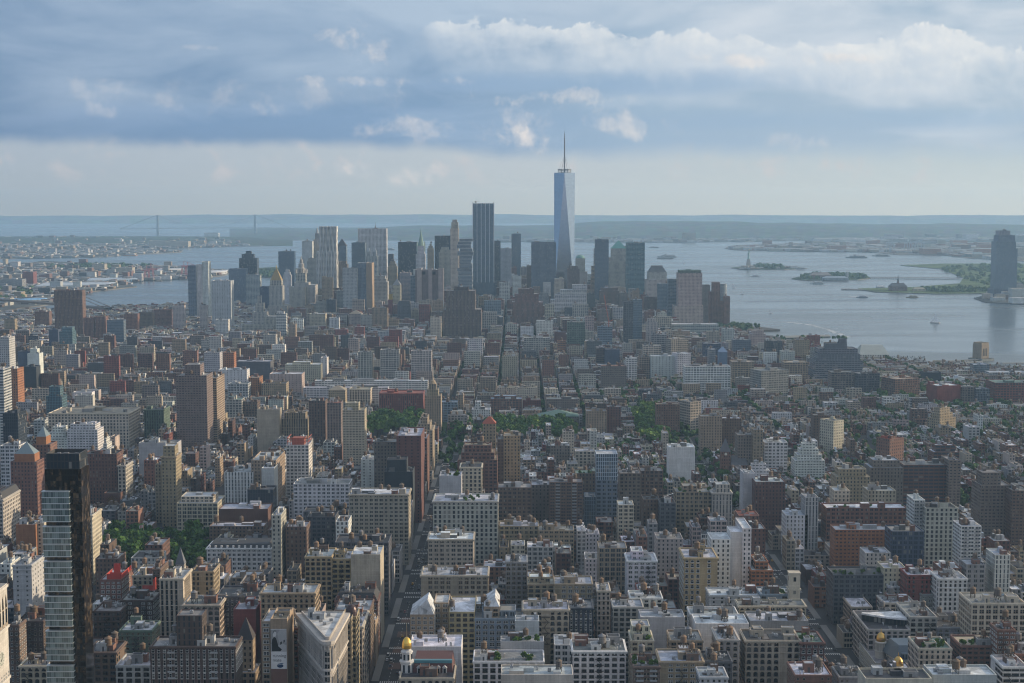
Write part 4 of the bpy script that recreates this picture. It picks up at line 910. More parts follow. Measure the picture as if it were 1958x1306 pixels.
# --- wedge-shaped tower
def wedge_tower():
    A = at(628, 1217, 866); z = A.z; g = GROUND; h = z - g; X = -105.0; ox, oy = -112.0, 866.0
    root = tag(empty("flatiron_building", (ox, oy, g)), "pale wedge-shaped tower with a rounded prow and flat roof", "building"); c = (.40, .37, .335); r = random.Random(3)
    nose = [(ox + 2.2 + 3.0 * math.cos(a), oy + 3 + 3.0 * math.sin(a)) for a in (R(205), R(240), R(270), R(300), R(335))]
    foot = nose + [(X, 925.0), (-134.5, 925.0)]; foot = [(x - ox, y - oy) for x, y in foot]; n = len(foot); FOOT.append((-136, -103, 864, 926, 1200, 1500, "f"))
    def off(o):
        cx = sum(p[0] for p in foot) / n; cy = sum(p[1] for p in foot) / n; out = []
        for i in range(n):
            a, b, d = Vector(foot[i - 1]), Vector(foot[i]), Vector(foot[(i + 1) % n]); n1 = Vector(((b - a).y, -(b - a).x)).normalized(); n2 = Vector(((d - b).y, -(d - b).x)).normalized()
            m = (n1 + n2).normalized(); out.append(tuple(b + m * o / max(.4, m.dot(n1))))
        return out
    k = MB(); k.prism(foot, 0, h - 3, 0, c, top=False); wa = k.build("wall", FAC, root)
    cb = MB()
    def ring(z0, z1, o, cc=c, oi=0.03):
        P, Q = off(o), off(oi)
        for i in range(n):
            j = (i + 1) % n; cb.face([(*P[i], z0), (*P[j], z0), (*P[j], z1), (*P[i], z1)], 0, cc); cb.face([(*P[i], z1), (*P[j], z1), (*Q[j], z1), (*Q[i], z1)], 0, cc); cb.face([(*P[j], z0), (*P[i], z0), (*Q[i], z0), (*Q[j], z0)], 0, cc)
    lt = tuple(x * 1.25 for x in c)
    ring(h - 4.4, h - 2.6, 1.9, lt); ring(h - 5.6, h - 4.42, 1.2, c); ring(h - 6.6, h - 5.62, .6, tuple(x * .85 for x in c)); ring(h - 20.5, h - 19.3, .9, lt); ring(h - 24, h - 23.4, .5, c); ring(h - 60, h - 58.5, .9, lt)
    P = off(1.4)
    for i in range(n):                                                    # brackets under the cornice
        a, b = Vector(P[i]), Vector(P[(i + 1) % n]); m = max(1, int((b - a).length / 1.9))
        for q in range(m): p = a.lerp(b, (q + .5) / m); cb.box(p.x - .3, p.x + .3, p.y - .3, p.y + .3, h - 7.6, h - 5.64, 0, lt, bottom=True)
    cb.build("cornice", FAC, root)
    rf = MB(); Q = off(-.3); rf.face([(*p, h - 2.55) for p in off(1.85)], 1, lt); W = off(-1.2); rf.prism(W, h - 2.5, h - .6, 1, c, top=False); V = off(-1.8); rf.face([(*p, h - 1.5) for p in V], 0, (.50, .50, .49)); V2 = W
    for i in range(n): j = (i + 1) % n; rf.face([(*W[i], h - .6), (*W[j], h - .6), (*V[j], h - .6), (*V[i], h - .6)], 1, lt); rf.face([(*V[j], h - 1.5), (*V[i], h - 1.5), (*V[i], h - .6), (*V[j], h - .6)], 1, c)
    rf.build("roof", [ROOF, FAC], root)
    pier = MB(); faces = []
    for (i, side) in ((4, 'r'), (6, 'l')):
        a, b = Vector(foot[i]), Vector(foot[(i + 1) % n]); L = (b - a).length; m = round(L / 3.1); faces.append((a.x, a.y, b.x, b.y, h - 58.5, h - 24)); d = (b - a).normalized(); nn = Vector((d.y, -d.x))
        for q in range(m + 1):
            p = a.lerp(b, q / m); e = [p + d * .5, p - d * .5, p - d * .5 + nn * .45, p + d * .5 + nn * .45]; pier.prism([tuple(x) for x in e], h - 19.2, h - 7.7, 0, lt); pier.prism([tuple(p + (x - p) * .7) for x in e], h - 58.4, h - 24.1, 0, c)
    pier.build("pilasters", FAC, root)
    st = (3.1, 3.75, .46, .60, 1, 0)
    for fa in faces: add_windows(root, [(*fa[:4], h - 19.3, h - 7.6)], (3.1, 3.9, .5, .72, 1, 0), 'd', False, r, limit=100); add_windows(root, [fa], st, 'd', False, r, limit=60)
    for i in range(1, 3):
        a, b = foot[i], foot[i + 1]; add_windows(root, [(a[0], a[1], b[0], b[1], h - 58, h - 8)], (1.4, 3.8, .8, .62, 1, 0), 'd', False, r, limit=14)
    for (x, y, s) in ((-8, 44, (3.5, 2.2, 3.4)), (-13, 48, (2, 2, 5))): put(bulk('ltgrey', 'silver'), "roof_bulkhead", root, (x, y, h - 1.5), 0, s)
    for (x, y) in ((-3, 30), (-6, 36), (0, 38), (-14, 52), (-3, 50)): put(COOLER, "cooling_unit", root, (x, y, h - 1.5), R(20))
wedge_tower()

# --- billboard building beside the wedge-shaped tower
def text_mesh(body, size, name, parent, loc, rot, mat, extrude=.02, align='LEFT'):
    cu = bpy.data.curves.new(name, 'FONT'); cu.body = body; cu.size = size; cu.extrude = extrude; cu.align_x = align
    tmp = bpy.data.objects.new(name, cu); COL.objects.link(tmp); dg = bpy.context.evaluated_depsgraph_get()
    me = bpy.data.meshes.new_from_object(tmp.evaluated_get(dg)); bpy.data.objects.remove(tmp)
    me.materials.clear(); me.materials.append(mat); o = bpy.data.objects.new(name, me); COL.objects.link(o); o.parent = parent; o.location = loc; o.rotation_euler = rot; return o
def flat_mat(name, c, rough=.6):
    m, t, b = mat_base(name); pos = t.new('ShaderNodeNewGeometry').outputs['Position']; n = t.noise(pos, 1.0, 3, .6); k = t.math('ADD', .85, t.math('MULTIPLY', n, .3))
    t.put(b.inputs['Base Color'], t.mix(1.0, c, t.comb(k, k, k), 'MULTIPLY')); b.inputs['Roughness'].default_value = rough; return m
def billboard():
    rt, I = multi("tan building carrying the tall running mate billboard on its blank wall", "loft_building", "building", [("wall", 500, 517, 1188, None, 905, 30, 'tan', 'd', 'silver'), ("blank_wall", 517, 549, 1183, None, 903, 26, 'tan', 'n', 'tan')])
    put(bulk('tan', 'dark'), "roof_bulkhead", rt, (I[1][0] + 6, 14, I[1][5] - 1), 0, (4, 3, 2.5)); put(COOLER, "cooling_unit", rt, (I[1][0] + 5, 8, I[1][5] - 1))
    a, b = at(517.5, 1203, 902.4), at(547.5, 1203, 902.4); zt, zb, zm = a.z, at(530, 1279, 902.4).z, at(530, 1246, 902.4).z; w, gx = b.x - a.x, a.x
    bo = tag(empty("billboard", (gx, 902.4, zb)), "tall black and white billboard reading running mate, blue emblem below", "billboard")
    H = zt - zb; M = zm - zb; k = MB(); k.box(0, w, 0, .35, 0, H, 0, (.74, .74, .73), bottom=True); k.build("panel", PL, bo)
    p = MB(); pic = [((0, w), (M, H), (.34, .34, .34))]
    p.face([(0, -.05, M), (w, -.05, M), (w, -.05, H - .2), (0, -.05, H - .2)], 0, (.30, .30, .30))
    def poly(pts, c, o): p.face([(x * w, -.05 - o, M + z * (H - M)) for x, z in pts], 0, c)
    poly([(.0, .0), (1, .0), (1, .28), (.75, .36), (.5, .30), (.0, .34)], (.46, .46, .46), .03); poly([(.55, .35), (1, .42), (1, 1), (.6, .98), (.42, .8)], (.40, .40, .40), .03)
    poly([(.06, .02), (.62, .02), (.70, .10), (.48, .24), (.40, .46), (.34, .60), (.22, .66), (.10, .56), (.05, .3)], (.02, .02, .02), .06)
    poly([(.16, .66), (.30, .66), (.36, .76), (.34, .88), (.25, .93), (.16, .88), (.13, .76)], (.62, .61, .60), .09); poly([(.13, .76), (.17, .93), (.30, .96), (.37, .88), (.25, .90), (.18, .84)], (.14, .14, .14), .12)
    poly([(.60, .30), (.70, .34), (.74, .44), (.66, .46), (.58, .40)], (.06, .06, .06), .06); poly([(.80, .38), (.92, .44), (.90, .54), (.80, .50)], (.10, .10, .10), .06)
    p.build("picture", PL, bo)
    ink = flat_mat("grey_ink", (.05, .05, .055)); text_mesh("running\nmate", M * .25, "lettering", bo, (w * .10, -.06, M * .68), (math.pi / 2, 0, 0), ink)
    e = MB(); cx, cz, rr = w * .58, M * .20, M * .17
    e.face([(cx - rr * 1.15, -.06, cz + .1)] + [(cx + rr * math.cos(t) * 1.1, -.06, cz + rr * math.sin(t) * .8) for t in [R(200 + i * 14) for i in range(12)]] + [(cx + rr * .7, -.06, cz + rr * .35)], 0, (.02, .05, .12))
    e.face([(cx - rr, -.07, cz + .22 * rr), (cx + rr * .6, -.07, cz + rr * .42), (cx + rr * 1.25, -.07, cz + rr * .75), (cx + rr * .2, -.07, cz + rr * .78), (cx - rr * .7, -.07, cz + rr * .55)], 0, (.03, .09, .20)); e.build("emblem", PL, bo)
    k = MB(); a2 = at(518, 1281, 902.4); k.box(0, w, .2, .4, -24, -.05, 0, PAL['brick']); k.build("brick_panel", PL, bo)
billboard()

# --- glass tower of stacked pods with a bronze shaft
def pod_tower():
    Y = 858; p = at(80, 940, Y); q = at(131, 940, Y); g = GROUND; h = at(110, 868, Y).z - g; ox = q.x
    xr = at(160, 900, Y + 8).x - ox
    root = tag(empty("glass_high_rise", (ox, Y, g)), "slim high-rise with stacked pale glass pods on a dark bronze glass shaft", "tower"); r = random.Random(11)
    x0, x1 = p.x - ox, 0.2; d = 16.0; FOOT.append((ox - 18, ox + 10, Y - 4, Y + 22, 868, 1500, "o"))
    def br():
        m, t, b = mat_base("bronze_glass"); pos = t.new('ShaderNodeNewGeometry').outputs['Position']; uv = t.new('ShaderNodeUVMap', uv_map="UVMap"); x, y, _ = t.sep(uv.outputs[0])
        wn = t.new('ShaderNodeTexWhiteNoise', noise_dimensions='2D'); t.l.new(t.comb(t.math('FLOOR', x), t.math('FLOOR', y)), wn.inputs['Vector'])
        ln = t.math('MAXIMUM', t.math('GREATER_THAN', t.math('FRACT', x), .93), t.math('GREATER_THAN', t.math('FRACT', y), .90)); n = t.noise(pos, .25, 5, .7)
        c = t.mix(t.math('MULTIPLY', t.rng(wn.outputs[0], .45, .95), t.rng(n, .38, .62)), (.010, .008, .006), (.20, .14, .085)); t.put(b.inputs['Base Color'], t.mix(ln, c, (.03, .024, .018))); b.inputs['Roughness'].default_value = .12; b.inputs['Metallic'].default_value = .35; return m
    BR = br(); k = MB(); k.box(x0 + 1.2, xr, 2.5, d + 3, 0, h - 9, 0, (.03, .025, .02), wp=(.5, .5, .1, 0), bw=1.6, fh=3.4); k.build("bronze_shaft", BR, root)
    k = MB(); k.box(x0 + 2.5, xr - .4, 1.5, d + 2, h - 8.9, h, 0, (.03, .034, .04), top=False, wp=(.9, .85, .1, .2), bw=2, fh=4.5); roof_mesh(k, x0 + 2.5, xr - .4, 1.5, d + 2, h - .02, (.3, .3, .3), (.05, .05, .05), r, 2.2, 0, 0); k.m = [0] * len(k.m); k.build("crown_glass", FAC, root)
    for i in range(4): put(COOLER, "cooling_unit", root, (r.uniform(x0 + 5, xr - 3), r.uniform(4, d - 2), h - 2.2))
    gm, t, b = mat_base("pod_glass"); uv = t.new('ShaderNodeUVMap', uv_map="UVMap"); x, y, _ = t.sep(uv.outputs[0]); wn = t.new('ShaderNodeTexWhiteNoise', noise_dimensions='2D'); t.l.new(t.comb(t.math('FLOOR', x), t.math('FLOOR', y)), wn.inputs['Vector'])
    c = t.mix(t.rng(wn.outputs[0], .3, 1), (.075, .11, .11), (.21, .28, .28)); fx = t.math('FRACT', x); c = t.mix(t.math('GREATER_THAN', fx, .93), c, (.42, .46, .47)); t.put(b.inputs['Base Color'], c); b.inputs['Roughness'].default_value = .15; b.inputs['Metallic'].default_value = .12
    zt = at(110, 940, Y).z - g; fl = 3.45; z = zt
    while z > 2:
        n = 5; z0 = z - n * fl; gk = MB(); C = [(x0, 0), (x1, 0), (x1, 3.5), (x0, 3.5)]
        for i in range(4): a, b2 = C[i], C[(i + 1) % 4]; L = math.hypot(b2[0] - a[0], b2[1] - a[1]); gk.face([(*a, z0), (*b2, z0), (*b2, z), (*a, z)], 0, (.2, .25, .25), [(i * 40, 0), (i * 40 + round(L / 1.25), 0), (i * 40 + round(L / 1.25), n), (i * 40, n)])
        gk.face([(*c2, z) for c2 in C], 0, (.2, .25, .25)); gk.face([(*c2, z0) for c2 in reversed(C)], 0, (.2, .25, .25)); pod = gk.build("glass_pod", gm, root)
        s = MB()
        for i in range(n + 1): s.box(x0 - .25, x1 + .25, -.35, 3.4, z0 + i * fl - .22, z0 + i * fl + .22, 0, (.56, .60, .61), bottom=True)
        for i in range(1): s.box(x0 - .2, x1 + .2, -.3, -.02, z0 + 2.2 * fl, z0 + 2.2 * fl + .12, 0, (.5, .52, .52), bottom=True)
        s.build("floor_edges", METAL, pod); z = z0 - fl * .85
pod_tower()

# --- white marble clock tower at the left edge
def clock_tower():
    Y = 786; c = at(13, 1115, Y + 25); g = GROUND; h = c.z - g; x1 = c.x; x0 = x1 - 23; ox, oy = (x0 + x1) / 2, Y
    root = tag(empty("clock_tower", (ox, oy, g)), "white marble clock tower cut off by the left edge of the picture", "tower"); FOOT.append((x0, x1, Y, Y + 25, 1115, 1600, "c")); r = random.Random(2); w = 11.5; d = 25; wc = (.52, .50, .46)
    k = MB(); k.box(-w, w, 0, d, 0, h, 0, wc); 
    for z in (h - 2, h - 24, h - 52): k.box(-w - .6, w + .6, -.6, d + .6, z, z + 1.4, 0, (.58, .56, .52), bottom=True)
    k.build("wall", FAC, root); k = MB(); k.face([(-w, 0, h + .02), (w, 0, h + .02), (w, d, h + .02), (-w, d, h + .02)], 0, (.3, .3, .29)); k.box(-w + 2, w - 11, 7, d - 7, h, h + 18, 0, (.44, .43, .40)); k.build("upper_stage", PL, root)
    add_windows(root, [(w, 0, w, d, h - 23, h - 3)], (5, 20, .55, .8, 1, 0), 'b', True, r); add_windows(root, [(w, 0, w, d, h - 100, h - 54), (-w, 0, w, 0, h - 90, h - 54)], (3.4, 3.7, .5, .6, 2, 0), 'w', False, r)
    add_windows(root, [(w, 0, w, d, h - 52, h - 46)], (3.4, 3.7, .5, .6, 2, 0), 'w', False, r)
    cl = empty("clock_face", (w + .02, d / 2, h - 38)); cl.parent = root; cl.rotation_euler = (math.pi / 2, 0, math.pi / 2)
    f = MB(); f.cone(0, 0, 4.6, 0, 4.6, .3, 28, 0, (.50, .49, .46)); f.cone(0, 0, 3.7, .3, 3.7, .36, 28, 0, (.40, .42, .38))
    for i in range(12): a = R(30 * i); f.bar((2.9 * math.cos(a), 2.9 * math.sin(a), .4), (3.5 * math.cos(a), 3.5 * math.sin(a), .4), .12, 0, (.10, .16, .12))
    f.build("dial", PL, cl); hd = MB(); hd.bar((0, 0, .5), (.3, 2.8, .5), .14, 0, (.06, .07, .06)); hd.bar((0, 0, .5), (-1.8, -.9, .5), .16, 0, (.06, .07, .06)); hd.build("hands", PL, cl)
clock_tower()

# --- small domes and turrets
def dome_profile(r, h): return [(r * 1.05, -.4), (r * 1.08, 0)] + [(r * (1.08 * math.cos(a) + .06 * math.sin(2 * a)), h * math.sin(a)) for a in (.25, .5, .8, 1.1, 1.35)] + [(.25, h * 1.02)]
def tan_dome_building():
    rt, I = multi("tan corner building with a small dark dome behind the wedge-shaped tower", "loft_building", "building", [("block", 652, 672, 1182, None, 930, 22, 'tan', 'p', 'grey'), ("corner_bay", 660, 681, 1179, None, 938, 20, 'tan', 'd', 'grey')])
    x, y, z = (I[1][0] + I[1][1]) / 2, 12, I[1][5]; k = MB(); k.lathe(x, y, [(3.6, z - 1), (3.6, z + 1.2)] + [(r, z + 1.2 + q) for r, q in dome_profile(3.3, 5.6)], 16, 0, (.075, .05, .05)); k.lathe(x, y, [(.3, z + 6.6), (.12, z + 12)], 6, 0, (.2, .2, .2)); k.build("dome", METAL, rt)
tan_dome_building()
def golden_corner():
    rt, I = multi("corner building with red mansard, teal ridge and a golden onion dome", "corner_building", "building", [("block", 766, 868, 1290, None, 893, 26, 'beige', 'a', 'grey')])
    a0, a1, c0, c1, _, z = I[0]; w = a1 - a0; k = MB(); k.loft([(a0 + 7, c0 + .3), (a1 - .4, c0 + .3), (a1 - .4, c1), (a0 + 7, c1)], z + .05, [(a0 + 8, c0 + 2.2), (a1 - 1.5, c0 + 2.2), (a1 - 1.5, c1), (a0 + 8, c1)], z + 7, 0, (.105, .05, .048)); k.build("mansard_roof", PL, rt)
    k = MB(); k.box(a0 + 8, a1 - 1.2, c0 + 1.9, c0 + 4.6, z + 6.4, z + 8.2, 0, (.10, .25, .29), bottom=True); k.build("copper_ridge", METAL, rt)
    for i in range(5):
        x = a0 + 11 + i * (w - 15) / 4.4; k = MB(); k.box(x - 1.2, x + 1.2, c0 - .3, c0 + 2, z + .1, z + 4.2, 0, (.50, .49, .47)); k.loft([(x - 1.5, c0 - .5), (x + 1.5, c0 - .5), (x + 1.5, c0 + 2), (x - 1.5, c0 + 2)], z + 4.2, [(x - .1, c0 - .5), (x + .1, c0 - .5), (x + .1, c0 + 2), (x - .1, c0 + 2)], z + 5.4, 0, (.48, .47, .46)); dm = k.build("dormer", PL, rt)
        k = MB(); k.face([(x - .7, c0 - .33, z + .8), (x + .7, c0 - .33, z + .8), (x + .7, c0 - .33, z + 3.8), (x - .7, c0 - .33, z + 3.8)], 0, (.015, .017, .02)); k.build("pane", GLASS, dm)
    zt_ = z; z -= 4.2; tx, ty = a0 + 3.6, c0 + 2.6; wc = (.55, .55, .54); k = MB(); k.lathe(tx, ty, [(4.4, z - 12), (4.4, z + 4), (4.9, z + 4.2), (4.9, z + 5), (3.9, z + 5.2), (3.9, z + 11), (4.5, z + 11.4), (4.5, z + 12.2), (3.2, z + 12.6), (3.2, z + 17), (3.7, z + 17.3), (3.5, z + 18), (2.6, z + 18.4), (2.5, z + 20)], 12, 0, wc); tw = k.build("turret", PL, rt)
    k = MB()
    for zz, hh, rr in ((z + 5.6, 4.6, 3.95), (z + 13, 3.4, 3.25), (z - 4, 4, 4.45)):
        for i in range(8):
            a = R(45 * i + 22); u = Vector((-math.sin(a), math.cos(a), 0)) * .62; c = Vector((tx + rr * math.cos(a), ty + rr * math.sin(a), zz)); k.face([c - u, c + u, c + u + Vector((0, 0, hh)), c - u + Vector((0, 0, hh))], 0, (.03, .035, .045))
    k.build("turret_windows", GLASS, tw); k = MB(); zz = z + 20; k.lathe(tx, ty, [(r, zz + q) for r, q in dome_profile(2.7, 6.4)], 18, 0, (.85, .55, .13)); k.lathe(tx, ty, [(.3, zz + 6.3), (.1, zz + 15)], 6, 0, (.5, .45, .35)); k.build("golden_dome", GOLD, tw)
    for i in range(3): put(bulk('beige', 'silver'), "roof_bulkhead", rt, (a0 + 12 + i * 6, 16, z + 3), 0, (2.2, 1.6, 3)) if i < 2 else add_tank(rt, a0 + 24, 18, z + 2, 0, .9)
golden_corner()
def cupola_building():
    rt, I = multi("pale stone corner building with two golden cupolas and slate mansard", "corner_building", "building", [("block", 1710, 1772, 1262, None, 1018, 18, 'stone', 'a', 'grey'), ("block", 1674, 1709, 1268, None, 1026, 50, 'stone', 'p', 'grey')])
    a0, a1, c0, c1, _, z = I[0]; k = MB(); k.loft([(a0 + 1, c0 + .5), (a1, c0 + .5), (a1, c1 + 8), (a0 - 4, c1 + 8)], z + .03, [(a0 + 4, c0 + 4), (a1 - 1, c0 + 4), (a1 - 1, c1 + 4), (a0 + 2, c1 + 4)], z + 9, 0, (.13, .165, .20)); k.build("slate_roof", METAL, rt)
    k = MB(); k.box(a0 + 5, a1 - .5, c0 - .2, c0 + 3, z, z + 4.5, 0, (.16, .20, .24), wp=(.8, .7, .1, .3), bw=2, fh=4.5); k.build("attic_glazing", FAC, rt)
    for px, pd in ((1684, 1243), (1717, 1290)):
        P = at(px, pd, 1006 if px > 1700 else 1042); x, y = P.x - rt.location.x, P.y - rt.location.y; zz = P.z - GROUND
        k = MB(); k.lathe(x, y, [(3.7, zz - 14), (3.7, zz - 1), (4.2, zz - .8), (4.2, zz), (3.1, zz), (3.1, zz + 5.0), (4.0, zz + 5.2), (4.0, zz + 6.1), (3.1, zz + 6.7)], 16, 0, (.46, .44, .39)); cp = k.build("cupola", PL, rt)
        k = MB()
        for i in range(12): a = R(30 * i); k.bar((x + 3.6 * math.cos(a), y + 3.6 * math.sin(a), zz), (x + 3.6 * math.cos(a), y + 3.6 * math.sin(a), zz + 5.2), .25, 0, (.50, .48, .43))
        k.build("colonnade", PL, cp); k = MB(); k.lathe(x, y, [(r, zz + 6.7 + q) for r, q in dome_profile(3.0, 6.0)], 20, 0, (.62, .40, .13)); k.lathe(x, y, [(.5, zz + 12.6), (.4, zz + 13.6), (.08, zz + 15.5)], 8, 0, (.6, .42, .15)); k.build("golden_dome", GOLD, cp)
cupola_building()
def turret_church(label, px, yt, Y, name, cat, cn, r, h, rc):
    P = at(px, yt, Y); g = gz(P.x, Y); root = tag(empty(name, (P.x, Y, g)), label, cat); H = P.z - g
    k = MB(); k.box(-r, r, -r, r, 0, H - h, 0, PAL[cn], wp=(.35, .5, .1, 0), bw=3, fh=4); k.build("tower_shaft", FAC, root); k = MB(); k.loft([(-r - .4, -r - .4), (r + .4, -r - .4), (r + .4, r + .4), (-r - .4, r + .4)], H - h - .3, [(-.15, -.15), (.15, -.15), (.15, .15), (-.15, .15)], H, 0, rc); k.build("spire", PL, root); return root, H
rt, H = turret_church("striped red brick clock tower with a pointed roof in the village", 1387, 838, 1800, "clock_tower", "tower", 'brick', 5.6, 15, (.13, .13, .14))
for s in (-1, 1):
    k = MB(); k.cone(0, 0, 1.6, 0, 1.6, .2, 16, 0, (.6, .58, .5)); o = k.build("clock_face", PL, rt, (s * 5.65 if s > 0 else 0, 0 if s > 0 else -5.65, H - 18)); o.rotation_euler = (math.pi / 2, 0, math.pi / 2 if s > 0 else 0)
k = MB(); k.box(5.6, 26, -8, 14, 0, 20, 0, PAL['brick'], wp=(.4, .6, .1, 0)); k.loft([(5.6, -8), (26, -8), (26, 14), (5.6, 14)], 20, [(8, 3), (24, 3), (24, 3.2), (8, 3.2)], 30, 0, (.14, .14, .15)); k.build("court_wing", FAC, rt)
turret_church("grey stone gabled tower with a needle roof beside the tan roof boxes", 345, 1047, 1150, "church_tower", "church", 'stone', 3.2, 12, (.12, .13, .15))
turret_church("slim brown mansard tower with white trim left of the billboard", 470, 1180, 965, "corner_tower", "tower", 'tan', 5.0, 13, (.06, .055, .06))
# pyramid-topped twin towers by the square
for (lab, xs, yt, Y, pk) in (("orange-brown tower with a glass pyramid, nearer one of two", (20, 70), 883, 1500, 846), ("orange-brown tower with a glass pyramid, rear one of two", (62, 92), 850, 1560, 824)):
    rt, I = multi(lab, "pyramid_tower", "tower", [("shaft", xs[0], xs[1] if Y == 1500 else 96, yt, None, Y, 24, 'brick', 'p', 'grey'), ("orange_collar", xs[0] + 7, xs[1] - 4, yt - 15, yt, Y + 4, 16, 'orange', 'n', 'grey')])
    crown(rt, "glass_pyramid", lambda k: pyramid(k, I[1], 11 if Y == 1500 else 10, (.22, .27, .28), 0, .15), METAL)
# white block with red crown
rt, I = multi("white punched-window block with an unfinished red crown", "office_building", "building", [("block", 547, 590, 851, None, 1650, 30, 'white', 'd', 'silver')])
def redcrown(k):
    a0, a1, c0, c1, _, z = I[0]
    for zz in (z + 3, z + 7): [k.box(*q, zz, zz + .7, 0, (.35, .08, .05), bottom=True) for q in ((a0 + 1, a1 - .3, c0 + .2, c0 + .8), (a1 - .9, a1 - .3, c0 + .8, c1 - 1), (a0 + 1, a0 + 1.6, c0 + .8, c1 - 1))]
    for i in range(8): x = a0 + 1.3 + (a1 - a0 - 2) * i / 7; k.box(x - .25, x + .25, c0 + .3, c0 + .7, z - 1, z + 7.6, 0, (.35, .08, .05))
    k.box(a0 + 5, a1 - 6, c0 + 8, c1 - 6, z - 1, z + 6, 0, (.30, .09, .06))
crown(rt, "red_frame", redcrown)
# blue glass tower: clear crown over a gridded shaft
multi("blue glass tower with a pale crown and dark gridded shaft", "apartment_tower", "tower", [("crown_glass", 1140, 1181, 868, 918, 1500, 24, (.40, .47, .54), 'G', 'silver'), ("shaft", 1140.3, 1180.7, 918, None, 1500.4, 23.2, (.16, .20, .24), 'w', 'grey')])
# sunburst wall and number display by the square
def sunburst():
    rt, I = multi("dark maroon wall with a golden sunburst by the square", "office_building", "building", [("wall", 198, 229, 943, None, 1585, 24, 'maroon', 'n', 'dark')])
    a0, a1, c0, c1, _, z = I[0]; x, zz = a0 + (a1 - a0) * .48, z - 8; k = MB(); k.cone(0, 0, 1.0, 0, 1.0, .1, 12, 0, (.02, .02, .02))
    for i in range(36): a = R(10 * i); r1 = 5.4 if i % 2 else 3.6; k.bar((1.3 * math.cos(a), 1.3 * math.sin(a), .03), (r1 * math.cos(a), r1 * math.sin(a), .03), .12, 0, (.35, .22, .05))
    o = k.build("sunburst", GOLD, rt, (x, c0 - .02, zz)); o.rotation_euler = (math.pi / 2, 0, 0)
    k = MB(); k.bar((x + 3, c0 - .15, zz - 14), (x + 7, c0 - .15, zz - 26), .15, 0, (.4, .38, .35)); k.build("pointer", METAL, rt)
    rt, I = multi("grey wall block with a red number display along its top", "office_building", "building", [("wall", 160, 198, 968, None, 1588, 24, 'dkgrey', 'n', 'dark')])
    m, t, b = mat_base("red_display"); b.inputs['Base Color'].default_value = (.2, .01, .01, 1); b.inputs['Emission Color'].default_value = (1, .06, .04, 1); b.inputs['Emission Strength'].default_value = 1.1
    text_mesh("185423186", 3.6, "number_display", rt, (I[0][0] + 1, I[0][2] - .15, I[0][5] - 5.5), (math.pi / 2, 0, 0), m)
sunburst()
# red construction netting on a roof
def netting():
    rt, I = multi("red brick loft with bright red safety netting on its roof", "loft_building", "building", [("block", 191, 232, 1108, None, 1140, 36, 'brick', 'd', 'silver')])
    a0, a1, c0, c1, _, z = I[0]; k = MB()
    for (x0, x1, y0, y1, h) in ((a0 + 5, a1 - .5, c0 + 1, c0 + 1.2, 4), (a1 - .7, a1 - .5, c0 + 1, c1 - 4, 3.4), (a0 + 5, a0 + 5.2, c0 + 1, c0 + 16, 4.2), (a0 + 7, a0 + 12, c0 + 14, c0 + 14.2, 9), (a0 + 6, a1 - 1, c0 + 6, c0 + 6.2, 4)): k.box(x0, x1, y0, y1, z - 1, z + h, 0, (.44, .055, .04))
    k.build("safety_netting", PL, rt); add_tank(rt, a0 + 12, 27, z - 1, 1, 1.0); add_tank(rt, a0 + 19, 29, z - 1, 0, 1.0)
    rt, I = multi("dark low roof with a smaller patch of red netting", "loft_building", "building", [("block", 262, 292, 1135, None, 1090, 22, 'dkbrown', 'p', 'dark')]); k = MB(); k.box(I[0][0] + 3, I[0][1] - .6, 4, 4.2, I[0][5] - 1, I[0][5] + 5, 0, (.42, .06, .045)); k.box(I[0][1] - .8, I[0][1] - .6, 4.2, 16, I[0][5] - 1, I[0][5] + 9, 0, (.42, .06, .045)); k.build("safety_netting", PL, rt)
netting()
# turret at the avenue corner, curved roof of the store
crown(tag(empty("corner_turret", (at(1518, 1130, 1085).x, 1085, GROUND)), "square cream turret with a bracketed ledge at the broad avenue", "tower"), "shaft", lambda k: (k.box(-3.9, 3.9, -3, 4, 0, at(1518, 1094, 1085).z - GROUND, 0, PAL['cream'], wp=(.3, .3, .1, 0), bw=8, fh=9), k.box(-4.6, 4.6, -3.7, 4.7, at(1518, 1127, 1085).z - GROUND, at(1518, 1124, 1085).z - GROUND, 0, PAL['cream'], bottom=True), k.box(-4.3, 4.3, -3.4, 4.4, at(1518, 1096, 1085).z - GROUND, at(1518, 1093.5, 1085).z - GROUND, 0, PAL['cream'], bottom=True)), FAC)
def curved_roof():
    a = at(1660, 1203, 1060); b = at(1738, 1172, 1085); z = at(1700, 1172, 1087).z; rt = tag(empty("roof_pavilion", (a.x, 1065, a.z - 1)), "sweeping white crescent roof on top of the stone store", "pavilion")
    k = MB(); w = at(1742, 1172, 1083).x - a.x; N = 14; top = z - a.z + 1.5
    P = [(w * .05, 22)] + [(w * (.02 + .98 * i / N), 20 - 16 * math.sin(math.pi * .5 * i / N)) for i in range(N + 1)] + [(w * 1.0, 26)]
    k.prism(P, top - 1.2, top, 0, (.66, .67, .68)); k.face([(x, y, top - 1.2) for x, y in reversed(P)], 0, (.1, .1, .1)); k.build("crescent_roof", ROOF, rt)
    k = MB(); Q = [(x * .97 + .6, y + 1.4) for x, y in P]; k.prism(Q, 0, top - 1.25, 0, (.035, .035, .04), wp=(.8, .8, .1, .1)); k.build("dark_glazing", FAC, rt)
curved_roof()

